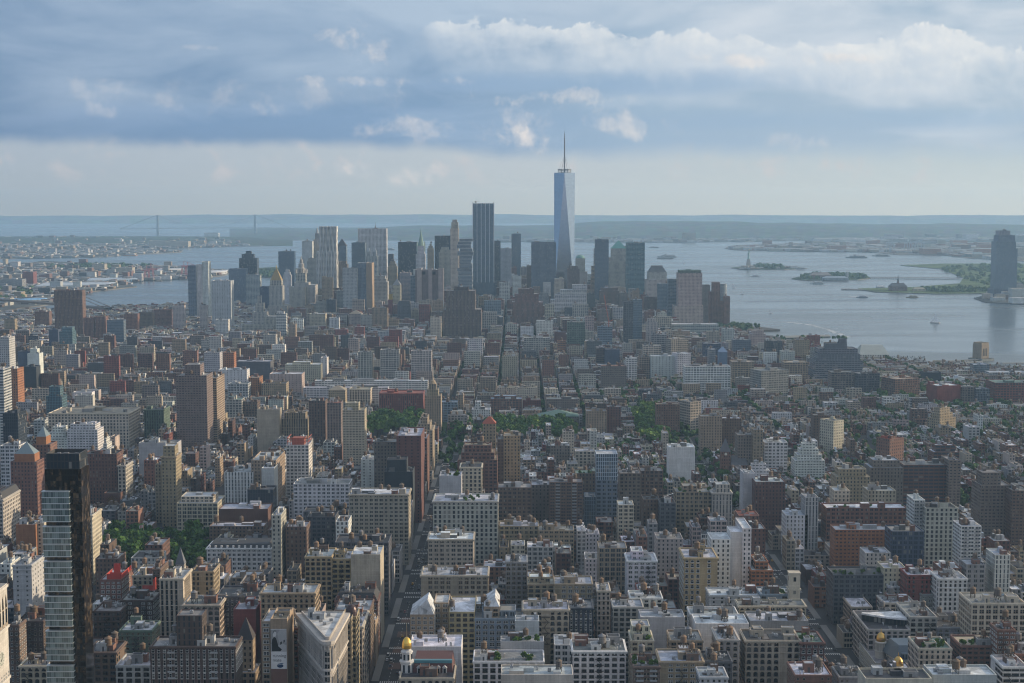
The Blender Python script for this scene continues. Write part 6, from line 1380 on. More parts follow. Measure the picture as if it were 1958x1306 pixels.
def far_rows():
    rows('''
103 157 555 3649 28 | R brick v brick b1 | massive brown ribbed apartment tower by the river
159 179 607 3560 24 | A brick v tan - | left of two brown ribbed blocks beside the massive tower
181 202 605 3560 24 | A brick v tan - | right of two brown ribbed blocks beside the massive tower
204 236 612 3500 22 | R glass G grey - | blue-grey glass block right of the brown ribbed blocks
113 138 634 3250 30 | O teal G silver p.8:10 | teal glass building with white top
93 111 630 3300 22 | L navy n dark - | dark blue block left of the teal glass building
66 94 596 3950 22 | A brick p brick b1 | dark brick housing block by the river at the left
8 28 610 3800 20 | A tan p tan b1 | tan housing tower near the left edge
237 263 600 3800 20 | A brick p tan b1 | brick housing block, leftmost in the riverside row
265 292 597 3900 20 | A brown p tan b1 | brown housing block, second in the riverside row
294 326 592 3950 22 | A brick p brick b1 | brick housing block with sunlit end in the riverside row
330 352 584 3850 20 | A stone h grey b1 | left of twin concrete towers with notched corners
381 395 584 3850 20 | A stone h grey b1 | right of twin concrete towers with notched corners
412 436 611 3750 24 | L white p silver - | white building with curved roof below the pale courthouse slab
404 441 537 3950 44 | O ltgrey s grey b1 | pale grey courthouse slab
437 470 514 4900 40 | O dkglass v grey - | dark blue office slab behind the courthouse slab
470 497 526 4750 30 | O ltgrey r silver - | white striped office block right of the dark blue slab
497 515 548 4600 26 | O navy v grey - | narrow dark block left of the pyramid-roofed courthouse
532 562 481 4950 34 | O dkglass G grey - | black glass tower behind the pyramid-roofed courthouse
528 547 600 3500 18 | R white r silver p.7:6 | slim white striped tower in front of the courthouse
503 527 640 3300 24 | L stone p tan b1 | stone loft below the slim white striped tower
552 565 620 3480 22 | A tan p tan b1 | tan loft with lit side right of the slim white tower
591 622 600 3700 30 | L beige p silver b1 | beige loft with an orange sunlit side
629 648 608 3650 20 | L white v silver - | small white slotted building right of the sunlit beige loft
577 597 461 4950 34 | T white V grey - | striped white and black tower at the left of the downtown cluster
644 662 470 5000 30 | T dkglass v dark y22 | dark tower with a pyramid roof behind the rippled tower
672 698 464 4760 34 | T dkglass v grey - | blue-grey stepped tower left of the white gridded slab
684 739 437 4873 34 | T white d grey - | tall white gridded slab of the downtown cluster
712 741 528 4050 40 | O stone p silver s2 | stepped stone office building right of the tan-ended slab
761 797 463 4802 40 | T black D dark - | wide black slab tower
817 829 466 4650 24 | T tan p grey s2 | slim tan stepped tower behind the blank brown tower
831 861 451 4860 34 | T black D dark b1 | black tower left of the slender cream one
839 862 473 4480 30 | T stone V grey s2 | pale stone stepped tower in front of the black one
944 957 461 4800 30 | T dkglass D grey - | dark slim tower right of the tall blue glass one
957 978 475 4700 26 | T ltgrey V white - | pale-edged glass tower right of the tall blue glass one
978 996 447 5117 26 | T dkglass G grey - | dark rounded-looking slim glass tower
980 997 528 4500 22 | A white p silver - | small white block at the foot of the slim glass tower
1016 1063 463 4484 40 | T dkglass v grey - | wide blue-grey glass block left of the tallest tower
1007 1017 508 4650 26 | T brown p grey - | narrow brown tower left of the wide blue-grey block
1138 1164 458 4316 28 | T dkglass G grey - | dark flaring glass tower right of the tallest tower
1198 1233 464 4432 36 | T teal r grey - | wide tower with horizontal teal glass bands
1147 1184 551 4200 30 | A brown v silver s1 | brown stepped apartment block below the dark flaring tower
1185 1200 560 4190 26 | A mauve v grey - | narrow mauve apartment block below the banded tower
1232 1280 568 4100 26 | A brown v grey b1 | broad brown apartment block right of the banded tower
1278 1297 534 3960 30 | O dkglass r grey - | dark glass wing left of the pink stone tower
1285 1374 620 3720 40 | O ltgrey r white - | long low striped white building
1385 1396 567 4000 24 | A brick h brick - | brick apartment block at the river end
1340 1358 545 4150 24 | A mauve h grey - | mauve tower between pink tower and brick river tower
711 741 589 3650 22 | R tan v brown b1 | tan slab with a bright sunlit end
690 711 602 3700 22 | L stone p tan b1 | stone loft left of the tan sunlit slab
667 692 600 3720 24 | L pink p tan y8 | pinkish loft with a peaked roof
823 843 606 3500 20 | A cream p tan b1 | cream apartment block in front of the blank brown tower
918 950 597 3700 26 | O stone w grey b1 | grey gridded block right of the dark brown stepped tower
925 958 575 3850 24 | R glass w grey b1 | pale blue checked block behind the grey gridded one
1002 1052 646 3150 30 | L stone w grey b1 | stone grid loft below the pink-brown stepped tower
1026 1057 613 3480 22 | L white p silver b1 | white punched-window loft below the pink-brown stepped tower
1042 1060 582 3850 22 | A cream w grey - | cream gridded block right of the pink-brown stepped tower
1060 1082 635 3300 22 | L maroon n silver - | maroon windowless block with glass roof
1066 1081 652 3080 12 | A orange r tan - | slim orange tower with balcony bands
1085 1119 616 3300 30 | O green w grey b1 | unfinished grid-frame tower wrapped in green netting
1119 1136 605 3500 26 | O pink w tan - | pinkish office block behind the grid-frame tower
1143 1171 625 3280 24 | O glass r grey b1 | blue glass block with a red crane
1193 1211 577 3300 24 | R dkgrey w grey - | dark stacked half of a tall glass apartment tower
1211 1228 573 3300 24 | R glass G silver - | bright glass half of a tall apartment tower
1140 1157 664 2900 22 | O brown r white - | brown and white edged office slab
1157 1185 668 2880 24 | O navy n grey b1 | dark slate block beside the brown and white slab
1236 1258 616 3280 18 | R stone v silver p.7:8 | slim stone tower with lit edges
1230 1264 661 2950 26 | L cream w grey b1 | cream loft below the slim stone tower
1282 1318 648 3050 26 | L beige w tan b1,r20 | beige gridded loft with lit side
1345 1378 657 3000 26 | O navy w grey - | navy glass loft left of the bright blue gabled wall
1375 1391 673 2820 20 | L blue n blue y9 | building with a bright blue gabled wall
1355 1368 668 2860 20 | O ltgrey G white - | small pale glass house-topped block
1436 1464 632 3300 24 | L pink p silver s1 | pale pink loft stepped at its top
1352 1376 634 3350 20 | L beige p tan - | beige loft near the riverside park
1382 1404 629 3350 22 | L ltgrey p silver - | pale grey loft near the riverside park
1402 1436 650 3150 26 | O dkglass w grey b1 | blue-grey glass loft below the pale grey loft
1465 1496 652 3120 26 | L dkgrey w grey b1 | slate loft right of the pale pink one
1495 1520 672 2900 26 | L ltgrey p tan b1 | pale loft with blank tan end
1522 1548 650 3020 30 | L tan p tan b1 | tan loft with brick roof house near the river
1095 1125 582 3900 24 | O stone w tan - | stone block right of the cream gridded one
1246 1275 640 3120 24 | L grey w grey b1 | grey loft right of the cream loft
''')
far_rows()
def cluster_rows():
    rows('''
586 609 494 4600 30 | O stone p grey s1 | grey stone block below the striped white and black tower
645 664 500 4500 30 | O mauve v grey s1 | brown stepped office below the dark pyramid-roofed tower
742 759 500 4600 26 | O tan p grey s2 | stepped tan office left of the wide black slab
742 752 486 4720 20 | O dkgrey v dark - | slim dark office tower behind the stepped tan one
764 785 522 4250 34 | O pink G grey - | pale rosy glass block below the wide black slab
751 766 545 4150 22 | O cream p grey y16 | cream office with a peaked roof below the rosy glass block
760 785 582 3820 24 | O dkgrey p dark m8 | dark mansard-roofed block left of the blank brown tower
604 623 576 4050 26 | O stone p grey b1 | stone block at the foot of the rippled tower
624 642 573 4000 26 | O dkgrey p dark b1 | dark block at the foot of the rippled tower
643 656 556 4060 24 | O grey p grey b1 | slim grey block left of the dotted federal slab
541 556 516 4400 22 | O white p grey s2 | white stepped office behind the pyramid-roofed courthouse
1122 1138 562 4250 26 | O dkgrey p grey b1 | dark office between white terraces and dark flaring tower
1226 1240 564 4200 24 | A brick p grey b1 | narrow brick block right of the banded teal tower
1258 1279 543 4060 26 | O glass G grey - | glass-topped block in front of the flat-topped pyramid tower
515 530 604 3900 22 | O stone v grey - | ribbed stone block under the pyramid-roofed courthouse
560 575 566 4250 24 | O ltgrey p grey - | pale office right of the pyramid-roofed courthouse
699 712 560 4100 24 | O ltgrey p grey s1 | pale stepped office between tan end and stone block
955 975 540 4400 26 | O white w grey b1 | white gridded office at the foot of the tall blue glass tower
1030 1050 560 4350 26 | O grey p grey s1 | grey office in front of the wide blue-grey block
1200 1226 590 3900 26 | A brick h grey b1 | brick apartment block below the banded teal tower
1250 1284 606 3700 26 | L beige w grey b1 | beige loft left of the long low striped building
1143 1166 592 3800 26 | A mauve p grey b2 | mauve block below the brown stepped apartments
880 898 540 4300 26 | O grey v grey - | grey office behind the dark brown telephone tower
''')
cluster_rows()
# ------------------------------------------------------------------ the thousands of small buildings between: blocks cut by streets
AVENUES = [-1390, -1120, -840, -560, -330, -86, 226, 475, 720, 930]
def in_street(x, y):
    if y < 2150:
        if any(abs(x - a) < 15 for a in AVENUES): return True
        return ((y - 865 + 9) % 80.5) < 17
    return False
PARKS = [(480, 720, 3880, 4150), (600, 700, 3400, 3900), (-395, -268, 1305, 1482), (-220, -95, 2080, 2305), (-60, 95, 2075, 2225), (170, 255, 2000, 2400), (150, 240, 1760, 1830)]
STREET_X = []
def blocks():
    """rows of lots: (x0, x1, y0, y1) with the street side"""
    out = []; r = random.Random(42)
    y = 874.0
    while y < 2140:                                                     # long east-west blocks
        av = AVENUES
        for a, b in zip(av, av[1:]):
            for (ya, yb) in ((y + 0, y + 28), (y + 34, y + 62)):
                x = a + 15
                while x < b - 20:
                    w = r.choice((6, 7, 7.5, 8, 8, 12, 15)) if y > 1500 else r.choice((8, 8, 12, 12, 15, 23)); w = min(w, b - 15 - x); out.append((x, x + w, ya, yb - r.uniform(0, 8))); x += w + .02
        y += 80.5
    x = -1600.0                                                          # narrow north-south blocks further on
    while x < 1060:
        y = 2160.0; wb = r.choice((52, 58, 64))
        while y < 5200:
            L = r.choice((85, 120, 150)); yy = y
            while yy < y + L - 4:
                w = r.choice((6, 6.5, 7.5, 7.5, 8, 12, 15)); w = min(w, y + L - yy); d = wb / 2 - r.uniform(1, 7)
                out.append((x, x + d, yy, yy + w)); out.append((x + wb - d, x + wb, yy, yy + w)); yy += w + .02
            y += L + 11
        gap = r.choice((8, 10, 12)); STREET_X.append(x + wb + gap / 2); x += wb + gap
    return out
def inside(poly, x, y):
    c = False
    for (x1, y1), (x2, y2) in zip(poly, poly[1:] + poly[:1]):
        if (y1 > y) != (y2 > y) and x < (x2 - x1) * (y - y1) / (y2 - y1) + x1: c = not c
    return c
COLS = ['brick', 'brick', 'red', 'brown', 'tan', 'tan', 'beige', 'beige', 'stone', 'grey', 'grey', 'white', 'cream', 'mauve', 'maroon', 'pink', 'ltgrey', 'dkgrey', 'ltgrey', 'brown', 'dkbrown', 'maroon', 'brick']
ROOFS = ['silver', 'silver', 'silver', 'grey', 'grey', 'dark', 'dark', 'dark', 'white', 'tan', 'white', 'grey']

def fill_city():
    r = random.Random(99); near, rest = [], []
    foot = [(f[0] - 1, f[1] + 1, f[2] - 1, f[3] + 1, f[4], f[5], pix((f[0], f[2], 40))[0] - 2, pix((f[1], f[2], 40))[0] + 2) for f in FOOT]
    for (x0, x1, y0, y1) in blocks():
        cx, cy = (x0 + x1) / 2, (y0 + y1) / 2
        if abs(cx / cy) > .36 or y0 < 880: continue
        if not inside(MANHATTAN, cx, cy) or not inside(MANHATTAN, x1 + 12, y0) or not inside(MANHATTAN, x0 - 12, y1): continue
        if any(a < cx < b and c < cy < d for a, b, c, d in PARKS): continue
        if any(a < x1 and x0 < b and c < y1 and y0 < d for a, b, c, d, *_ in foot): continue
        if cx > 120 and 1600 < y0 < 2800 and r.random() < .10: continue
        if y0 < 1700: h = r.choice((14, 18, 22, 28, 34, 42)) if y0 < 1450 else r.choice((13, 15, 17, 20, 26, 34))
        elif y0 < 2700: h = r.choice((10, 12, 13, 14, 15, 16, 17, 18, 20, 24)) if r.random() > .06 else r.uniform(26, 42)
        else: h = r.choice((14, 16, 18, 20, 22, 24, 26)) if r.random() > .06 else r.uniform(30, 55)
        if y0 > 3500: h *= 1.35
        if cx > 238 and y0 < 1700: h = r.choice((12, 14, 16, 18, 22, 26))
        if y0 > 3750 and -620 < cx < 420: h *= r.choice((1.1, 1.5, 2.0, 2.6))
        if y0 > 3400 and (cx < -640 or cx > 400): h = r.uniform(8, 15)
        if cx > 640 and y0 > 2300: h = min(h, r.uniform(9, 18))
        if cx > 140 and 1650 < y0 < 2750: h *= .82
        if cx > 640 and y0 > 2820: h = r.uniform(4.5, 8)
        h *= r.uniform(.92, 1.08)
        g = gz(cx, cy); px0, _ = pix((x0, y0, g + h)); px1, py = pix((x1, y0, g + h))
        for (a, b, c, d, yt, yg, fx0, fx1) in foot:                      # never hide the buildings one can tell apart
            if c > y0 and px0 < fx1 and px1 > fx0:
                lim = yt + .42 * (yg - yt) if c < 1700 else yt + .5 * (yg - yt)
                if py < lim: 
                    t = at((px0 + px1) / 2, lim, y0).z - g; h = min(h, t); py = lim
        if h < 4:
            continue
        (rest if True else near).append((x0, x1, y0, y1, h, g))
    k = MB()
    for (x0, x1, y0, y1, h, g) in rest:
        far = y0 > 2150; cn = r.choice(COLS[:18] + ['beige', 'brown', 'tan', 'brick'] if far else COLS); wc = jit(PAL[cn], r, .2); rc = jit(ROOFC[r.choice(('silver', 'silver', 'white', 'grey', 'grey', 'silver', 'tan', 'dark') if far else ROOFS)], r, .2); mid = y0 < 2300
        sn = r.choice('ppppdddh' if y0 > 1700 else 'ppdddtw'); bw, fh, ww, wh, gg, gl = STY[sn]; wp = (ww, wh, gg / 10, gl)
        P = [(x0, y0), (x1, y0), (x1, y1), (x0, y1)]
        for i in (0, 1, 3): k.wall(P[i], P[(i + 1) % 4], g, g + h, 1, wc, bw, fh, wp if (i == 0 or r.random() < .6) else (0, 0, .1, 0), uo=i * 100 + r.randrange(50))
        if y0 < 3300:
            roof_mesh(k, x0, x1, y0, y1, g + h, rc, wc, r, r.choice((.5, .9, 1.2)), (r.choice((1, 2, 3)) if mid else r.choice((0, 1, 2))) + (2 if y0 < 1600 else 0))
        else:
            k.face([(x, y, g + h) for x, y in P], 0, rc)
            if r.random() < .6: a = r.uniform(x0, x0 + (x1 - x0) * .6); b = r.uniform(y0, y0 + (y1 - y0) * .6); k.box(a, a + (x1 - x0) * .35, b, b + (y1 - y0) * .35, g + h, g + h + r.uniform(2, 5), 1, wc)
    o = k.build("low_rise_blocks", [ROOF, FAC]); tag(o, "mass of low brick and stone buildings filling the blocks between the larger ones", kind="stuff")
    print("low-rise lots", len(rest), "faces", len(k.f))
fill_city()
# ------------------------------------------------------------------ trees and parks
CROWNS = [leaf_cloud(620, 5.2, 5.0, 4.2, 9.0, .85, 70 + i, ((.055, .115, .026), (.075, .150, .034), (.042, .092, .024), (.10, .175, .040), (.060, .125, .044))[i], 4) for i in range(5)]
def trunk_mesh():
    k = MB(); k.lathe(0, 0, [(.42, 0), (.32, 2.5), (.24, 5.5), (.12, 9)], 7, 0, (.07, .055, .045))
    for a in range(5): t = 2 * math.pi * a / 5; k.bar((0, 0, 3.5 + a * .4), (2.3 * math.cos(t), 2.3 * math.sin(t), 7.5 + a * .3), .10, 0, (.07, .055, .045))
    return k.mesh("trunk", BARK)
TRUNK = trunk_mesh()
TONE = ("dark green", "light green", "deep green", "yellow green", "blue green")
def tree(x, y, s, v, where, group, z=None):
    o = tag(empty("park_tree", (x, y, gz(x, y) if z is None else z)), "%s leafy tree %s" % (TONE[v], where), "tree", group)
    put(TRUNK, "trunk", o, (0, 0, 0), 0, (s, s, s)); put(CROWNS[v], "crown", o, (0, 0, 0), rnd.uniform(0, 6.28), (s * rnd.uniform(.9, 1.15), s * rnd.uniform(.9, 1.15), s * rnd.uniform(.88, 1.12)))
def grove(x0, x1, y0, y1, step, s, where, group, seed, vs=(0, 1, 2, 3, 4)):
    r = random.Random(seed); x = x0; n = 0
    while x < x1:
        y = y0 + r.uniform(0, step * .5)
        while y < y1:
            px, py = x + r.uniform(-.3, .3) * step, y + r.uniform(-.3, .3) * step
            if not any(f[0] - 2 < px < f[1] + 2 and f[2] - 2 < py < f[3] + 2 for f in FOOT): tree(px, py, s * r.uniform(.8, 1.25), r.choice(vs), where, group); n += 1
            y += step
        x += step
    return n
lawn = slab("park_lawn", [(-390, 1308), (-272, 1308), (-272, 1480), (-390, 1480)], GROUND + .1, (.05, .075, .03))
grove(-384, -280, 1318, 1462, 17, 1.55, "in the square behind the red-netted roof", "trees of the near square", 1, (0, 0, 2, 2, 1))
slab("park_lawn", [(-222, 2210), (-88, 2210), (-88, 2440), (-222, 2440)], GROUND + .1, (.05, .075, .03))
grove(-212, -112, 2120, 2290, 17, 1.6, "in front of the red library", "trees before the red library", 2, (1, 3, 0, 4))
slab("park_lawn", [(-45, 2085), (95, 2085), (95, 2220), (-45, 2220)], GROUND + .1, (.05, .075, .03))
grove(-44, 92, 2085, 2222, 17, 1.6, "in front of the green copper roof", "trees before the green copper roof", 3, (0, 1, 3, 4))
grove(-86, -66, 2080, 2240, 17, 1.3, "at the far end of the avenue", "trees at the avenue's far end", 4, (0, 2, 4))
grove(176, 206, 2010, 2330, 18, 1.8, "in the bright row beside the bending avenue", "bright trees by the bending avenue", 5, (1, 3, 3))
grove(210, 250, 2150, 2400, 20, 1.4, "in the dark clump right of the bright row", "dark trees right of the bright row", 6, (0, 2))
grove(55, 90, 1600, 1670, 16, 1.2, "in the yard left of the blue glass tower", "yard trees by the blue glass tower", 7, (0, 2))
grove(250, 275, 1770, 1820, 14, 1.2, "beside the striped clock tower", "trees by the striped clock tower", 8, (0, 1))
grove(330, 352, 1480, 1530, 15, 1.2, "in the yards right of the white terraces", "yard trees by the white terraces", 9, (0, 2))
grove(580, 660, 2480, 2530, 22, 1.6, "before the dark banded office", "trees before the dark banded office", 10, (0, 1, 2))
def far_park(name, label, pts, n, size, seed, base, hh=7):
    """a distant clump that reads as one mass of trees"""
    k = MB(); r = random.Random(seed); xs = [p[0] for p in pts]; ys = [p[1] for p in pts]; c = 0
    while c < n:
        x, y = r.uniform(min(xs), max(xs)), r.uniform(min(ys), max(ys))
        if not inside(pts, x, y): continue
        c += 1; s = size * r.uniform(.6, 1.4); g = -drop(x, y) + 3
        for _ in range(26):
            d = Vector((r.gauss(0, 1), r.gauss(0, 1), abs(r.gauss(0, 1)))).normalized(); p = Vector((x, y, g + hh * .4)) + Vector((d.x * s, d.y * s, d.z * s * 1.1)) * r.uniform(.5, 1)
            u = d.orthogonal().normalized() * s * .34; w = d.cross(u).normalized() * s * .34; f = r.uniform(.65, 1.35); k.face([p - u - w, p + u - w, p + u + w, p - u + w], 0, (base[0] * f, base[1] * f, base[2] * f))
    return tag(k.build(name, LEAF), label, kind="stuff")
GR = (.050, .095, .032)
far_park("riverside_park_trees", "green wooded point at the river left of the wakes", [(520, 3960), (600, 3930), (610, 4060), (540, 4120), (500, 4060)], 60, 9, 1, GR, 10)
far_park("riverside_park_trees", "thin trees on the long low pier", [(690, 3720), (800, 3700), (802, 3716), (692, 3738)], 14, 5, 2, GR, 6)
def near_px(px, h=3): return [(p.x, p.y) for p in (on_sea(x, y, h) for x, y in px)]
far_park("island_woods", "trees on the statue island", near_px([(1440, 513), (1500, 514), (1494, 510), (1450, 509.5)]), 90, 11, 3, GR, 9)
far_park("island_woods", "trees round the red halls of the second island", near_px([(1535, 534), (1575, 536), (1650, 534), (1656, 530), (1640, 526), (1560, 524), (1530, 529)]), 150, 9, 4, GR, 9)
far_park("island_woods", "wooded park on the far river bank", near_px([(1790, 520), (1850, 536), (1880, 545), (1958, 545), (1958, 508), (1810, 507)]), 120, 11, 5, (.060, .105, .034), 5)
far_park("island_woods", "tree line along the near edge of the far bank", near_px([(1760, 552), (1790, 559), (1895, 559), (1895, 553), (1830, 549)]), 90, 8, 6, GR, 6)
far_park("shore_woods", "green patches on the left far shore", near_px([(-30, 590), (20, 586), (60, 570), (60, 545), (0, 540), (-40, 560)]), 60, 12, 7, GR, 8)
far_park("shore_woods", "green patches along the upper left shore", near_px([(80, 515), (180, 509), (300, 511), (200, 516)]), 90, 16, 8, GR, 8)
far_park("courthouse_square_trees", "green square below the pale courthouse slab", [(-790, 3580), (-680, 3590), (-680, 3670), (-780, 3660)], 40, 8, 9, GR, 9)
far_park("island_woods", "trees on the low island before the downtown towers", near_px([(456, 529), (560, 531), (600, 526), (560, 518), (470, 520)]), 120, 10, 10, GR, 8)
def street_trees():
    k = MB(); r = random.Random(12)
    def clump(x, y, s):
        f0 = r.uniform(.75, 1.3); g = gz(x, y)
        for _ in range(24):
            d = Vector((r.gauss(0, 1), r.gauss(0, 1), r.gauss(.2, 1))).normalized(); p = Vector((x, y, g + (12.5 if (x > 100 and y < 2800) else 6.5))) + d * s * r.uniform(.5, 1); u = d.orthogonal().normalized() * s * .36; w = d.cross(u).normalized() * s * .36; f = f0 * r.uniform(.7, 1.3)
            k.face([p - u - w, p + u - w, p + u + w, p - u + w], 0, (.046 * f, .092 * f, .029 * f))
    for _ in range(8000):
        y = 1600 + 2900 * r.random() ** 1.2; x = r.uniform(-.36, .36) * y
        if not inside(MANHATTAN, x, y) or any(f[0] - 3 < x < f[1] + 3 and f[2] - 3 < y < f[3] + 3 for f in FOOT): continue
        if math.sin(x * .0113 + 1) + math.sin(y * .0071 + x * .004) + (1.6 if x > 110 and y < 2800 else 0) < .45: continue
        clump(x, y, r.uniform(3.2, 5.6))
    for sx in STREET_X:
        dens = r.choice((.1, .3, .5, .75)); y = 2165.0
        while y < 4000:
            if abs(sx / y) < .36 and inside(MANHATTAN, sx, y) and r.random() < dens * (1 if y < 3300 else .5): clump(sx + r.uniform(-3, 3), y, r.uniform(3.4, 5.2))
            y += r.uniform(7, 15)
    return tag(k.build("street_trees", LEAF), "scattered street and yard greenery between the low blocks", kind="stuff")
street_trees()

# ------------------------------------------------------------------ streets: pavements, crossings, traffic
def sheet(name, x0, x1, y0, y1, z, col, mat, kind="structure"):
    k = MB(); n = max(1, int((y1 - y0) / 150))
    for i in range(n):
        a, b = y0 + (y1 - y0) * i / n, y0 + (y1 - y0) * (i + 1) / n
        k.face([(x0, a, gz(0, a) + z), (x1, a, gz(0, a) + z), (x1, b, gz(0, b) + z), (x0, b, gz(0, b) + z)], 0, col)
        for (xa, s) in ((x0, -1), (x1, 1)): k.face([(xa, a, gz(0, a)), (xa, b, gz(0, b)), (xa, b, gz(0, b) + z), (xa, a, gz(0, a) + z)][::s], 0, col)
    return tag(k.build(name, mat), kind=kind)
for c in (-86, 226):
    yy = 874.0
    while yy < 2130:
        for s in (-1, 1): sheet("pavement", c + s * 12.5 - 2.6, c + s * 12.5 + 2.6, yy, yy + 62, .15, (.20, .195, .185), PL)
        yy += 80.5
def crossings():
    for c in (-86, 226):
        k = MB(); yy = 874.0 + 62.5
        while yy < 2130:
            for q in (1.0, 14.5):
                for i in range(13): x = c - 9 + i * 1.5; k.face([(x, yy + q, GROUND + .02), (x + .75, yy + q, GROUND + .02), (x + .75, yy + q + 3.6, GROUND + .02), (x, yy + q + 3.6, GROUND + .02)], 0, (.62, .62, .60))
            yy += 80.5
        yy = 900.0
        while yy < 2130:
            if (yy - 874) % 80.5 < 55:
                for x in (-3.2, 3.2): k.face([(c + x, yy, GROUND + .02), (c + x + .25, yy, GROUND + .02), (c + x + .25, yy + 3, GROUND + .02), (c + x, yy + 3, GROUND + .02)], 0, (.6, .6, .58))
            yy += 8
        tag(k.build("road_marking", PL), kind="structure")
    k = MB()
    for i in range(4): k.face([(-92, 1062 + i * 40, GROUND + .012), (-80, 1062 + i * 40, GROUND + .012), (-80, 1078 + i * 40, GROUND + .012), (-92, 1078 + i * 40, GROUND + .012)], 0, (.13, .08, .06))
    tag(k.build("road_patch", PL), kind="structure")
crossings()
def car_mesh(col, van=False):
    k = MB(); L, W, H = (2.9, 1.0, 2.3) if van else (2.3, .92, 1.45)
    def ring(z, a, w): return [(-w, -a), (w, -a), (w, a), (-w, a)]
    k.loft(ring(0, L, W), .32, ring(0, L * .98, W), .85 if not van else 1.2, 0, col); zb = .85 if not van else 1.2
    a0, a1 = (-L * .62, L * .30) if not van else (-L * .97, L * .55)
    b0 = [(-W * .95, a0), (W * .95, a0), (W * .95, a1 + .5), (-W * .95, a1 + .5)]; b1 = [(-W * .8, a0 + .35), (W * .8, a0 + .35), (W * .8, a1 - .1), (-W * .8, a1 - .1)]
    k.loft(b0, zb, b1, H, 1, (.02, .024, .03), top=False); k.face([(x, y, H) for x, y in b1], 0, col)
    for sx in (-1, 1):
        for sy in (-1, 1):
            n = 10; c = (sx * W, sy * L * .62, .34); P = [(c[0] + sx * .03, c[1] + .34 * math.cos(2 * math.pi * i / n), c[2] + .34 * math.sin(2 * math.pi * i / n)) for i in range(n)]; k.face(P if sx > 0 else P[::-1], 2, (.02, .02, .02))
        k.box(sx * W * .7 - .2, sx * W * .7 + .2, L - .02, L + .03, .55, .75, 0, (.35, .03, .02)); k.box(sx * W * .7 - .2, sx * W * .7 + .2, -L - .03, -L + .02, .55, .75, 0, (.7, .7, .66))
    return k.mesh("car", [METAL, GLASS, PL])
CARS = dict(black=(.02, .02, .022), white=(.62, .62, .62), silver=(.36, .37, .38), yellow=(.62, .36, .03), dark=(.05, .06, .09), grey=(.15, .15, .16), red=(.25, .03, .03)); CMESH = {c: car_mesh(v) for c, v in CARS.items()}; VAN = car_mesh((.60, .60, .58), True)
def traffic():
    r = random.Random(21)
    for (c, where, n, y0, y1) in ((-86, "on the avenue left of the golden corner dome", 120, 1050, 1950), (226, "on the broad avenue by the stone store", 100, 1010, 1700)):
        used = []
        for _ in range(n):
            lane = r.choice((-8.2, -4.8, -1.6, 1.6, 4.8, 8.2)); y = r.uniform(y0, y1)
            if any(l == lane and abs(y - q) < 7 for l, q in used): continue
            used.append((lane, y)); cn = r.choice(('black', 'black', 'white', 'silver', 'yellow', 'dark', 'grey', 'grey', 'red')); van = r.random() < .14
            o = bpy.data.objects.new("van" if van else "car", VAN if van else CMESH[cn]); COL.objects.link(o); o.location = (c + lane, y, gz(c, y) + .01); o.rotation_euler.z = 0 if r.random() < .7 else math.pi
            tag(o, ("white van %s" % where) if van else "%s car %s" % (dict(dark="dark blue", yellow="yellow taxi").get(cn, cn).replace("taxi", "").strip(), where), "van" if van else "car", "traffic " + where)
traffic()
def awnings():                                                           # pole with flag in the square
    x, y = at(275, 1030, 1420).x, 1420; h = at(275, 1000, 1420).z - GROUND; o = tag(empty("flagpole", (x, y, GROUND)), "tall flagpole with a small flag rising above the square's trees", "flagpole")
    k = MB(); k.lathe(0, 0, [(.35, 0), (.2, h * .6), (.1, h)], 8, 0, (.45, .42, .36)); k.build("pole", METAL, o)
    k = MB(); N = 6
    for i in range(N): a, b = i / N, (i + 1) / N; k.face([(-4 * a, .25 * math.sin(5 * a), h - 4.5 - a), (-4 * b, .25 * math.sin(5 * b), h - 4.5 - b), (-4 * b, .25 * math.sin(5 * b), h - 1.5 - b), (-4 * a, .25 * math.sin(5 * a), h - 1.5 - a)], 0, ((.35, .05, .05), (.5, .5, .5))[i % 2])
    k.build("flag", PL, o)
awnings()
# white marble arch at the far end of the avenue
def arch():
    p = at(877, 822, 2235); o = tag(empty("marble_arch", (p.x, 2235, GROUND)), "pale marble arch among trees at the avenue's far end", "arch"); k = MB()
    for s in (-1, 1): k.box(s * 7 - 2.8, s * 7 + 2.8, 0, 5, 0, 14, 0, (.5, .49, .46))
    k.box(-9.8, 9.8, 0, 5, 14.02, 20, 0, (.5, .49, .46), bottom=True); k.build("piers", PL, o)
    k = MB(); k.box(-10.4, 10.4, -.6, 5.6, 20.02, 21.4, 0, (.52, .51, .48), bottom=True); k.box(-10.2, 10.2, -.4, 5.4, 22.5, 23.4, 0, (.52, .51, .48), bottom=True); k.box(-9.6, 9.6, 0, 5, 21.42, 22.48, 0, (.48, .47, .44)); k.build("cornice", PL, o)
arch()

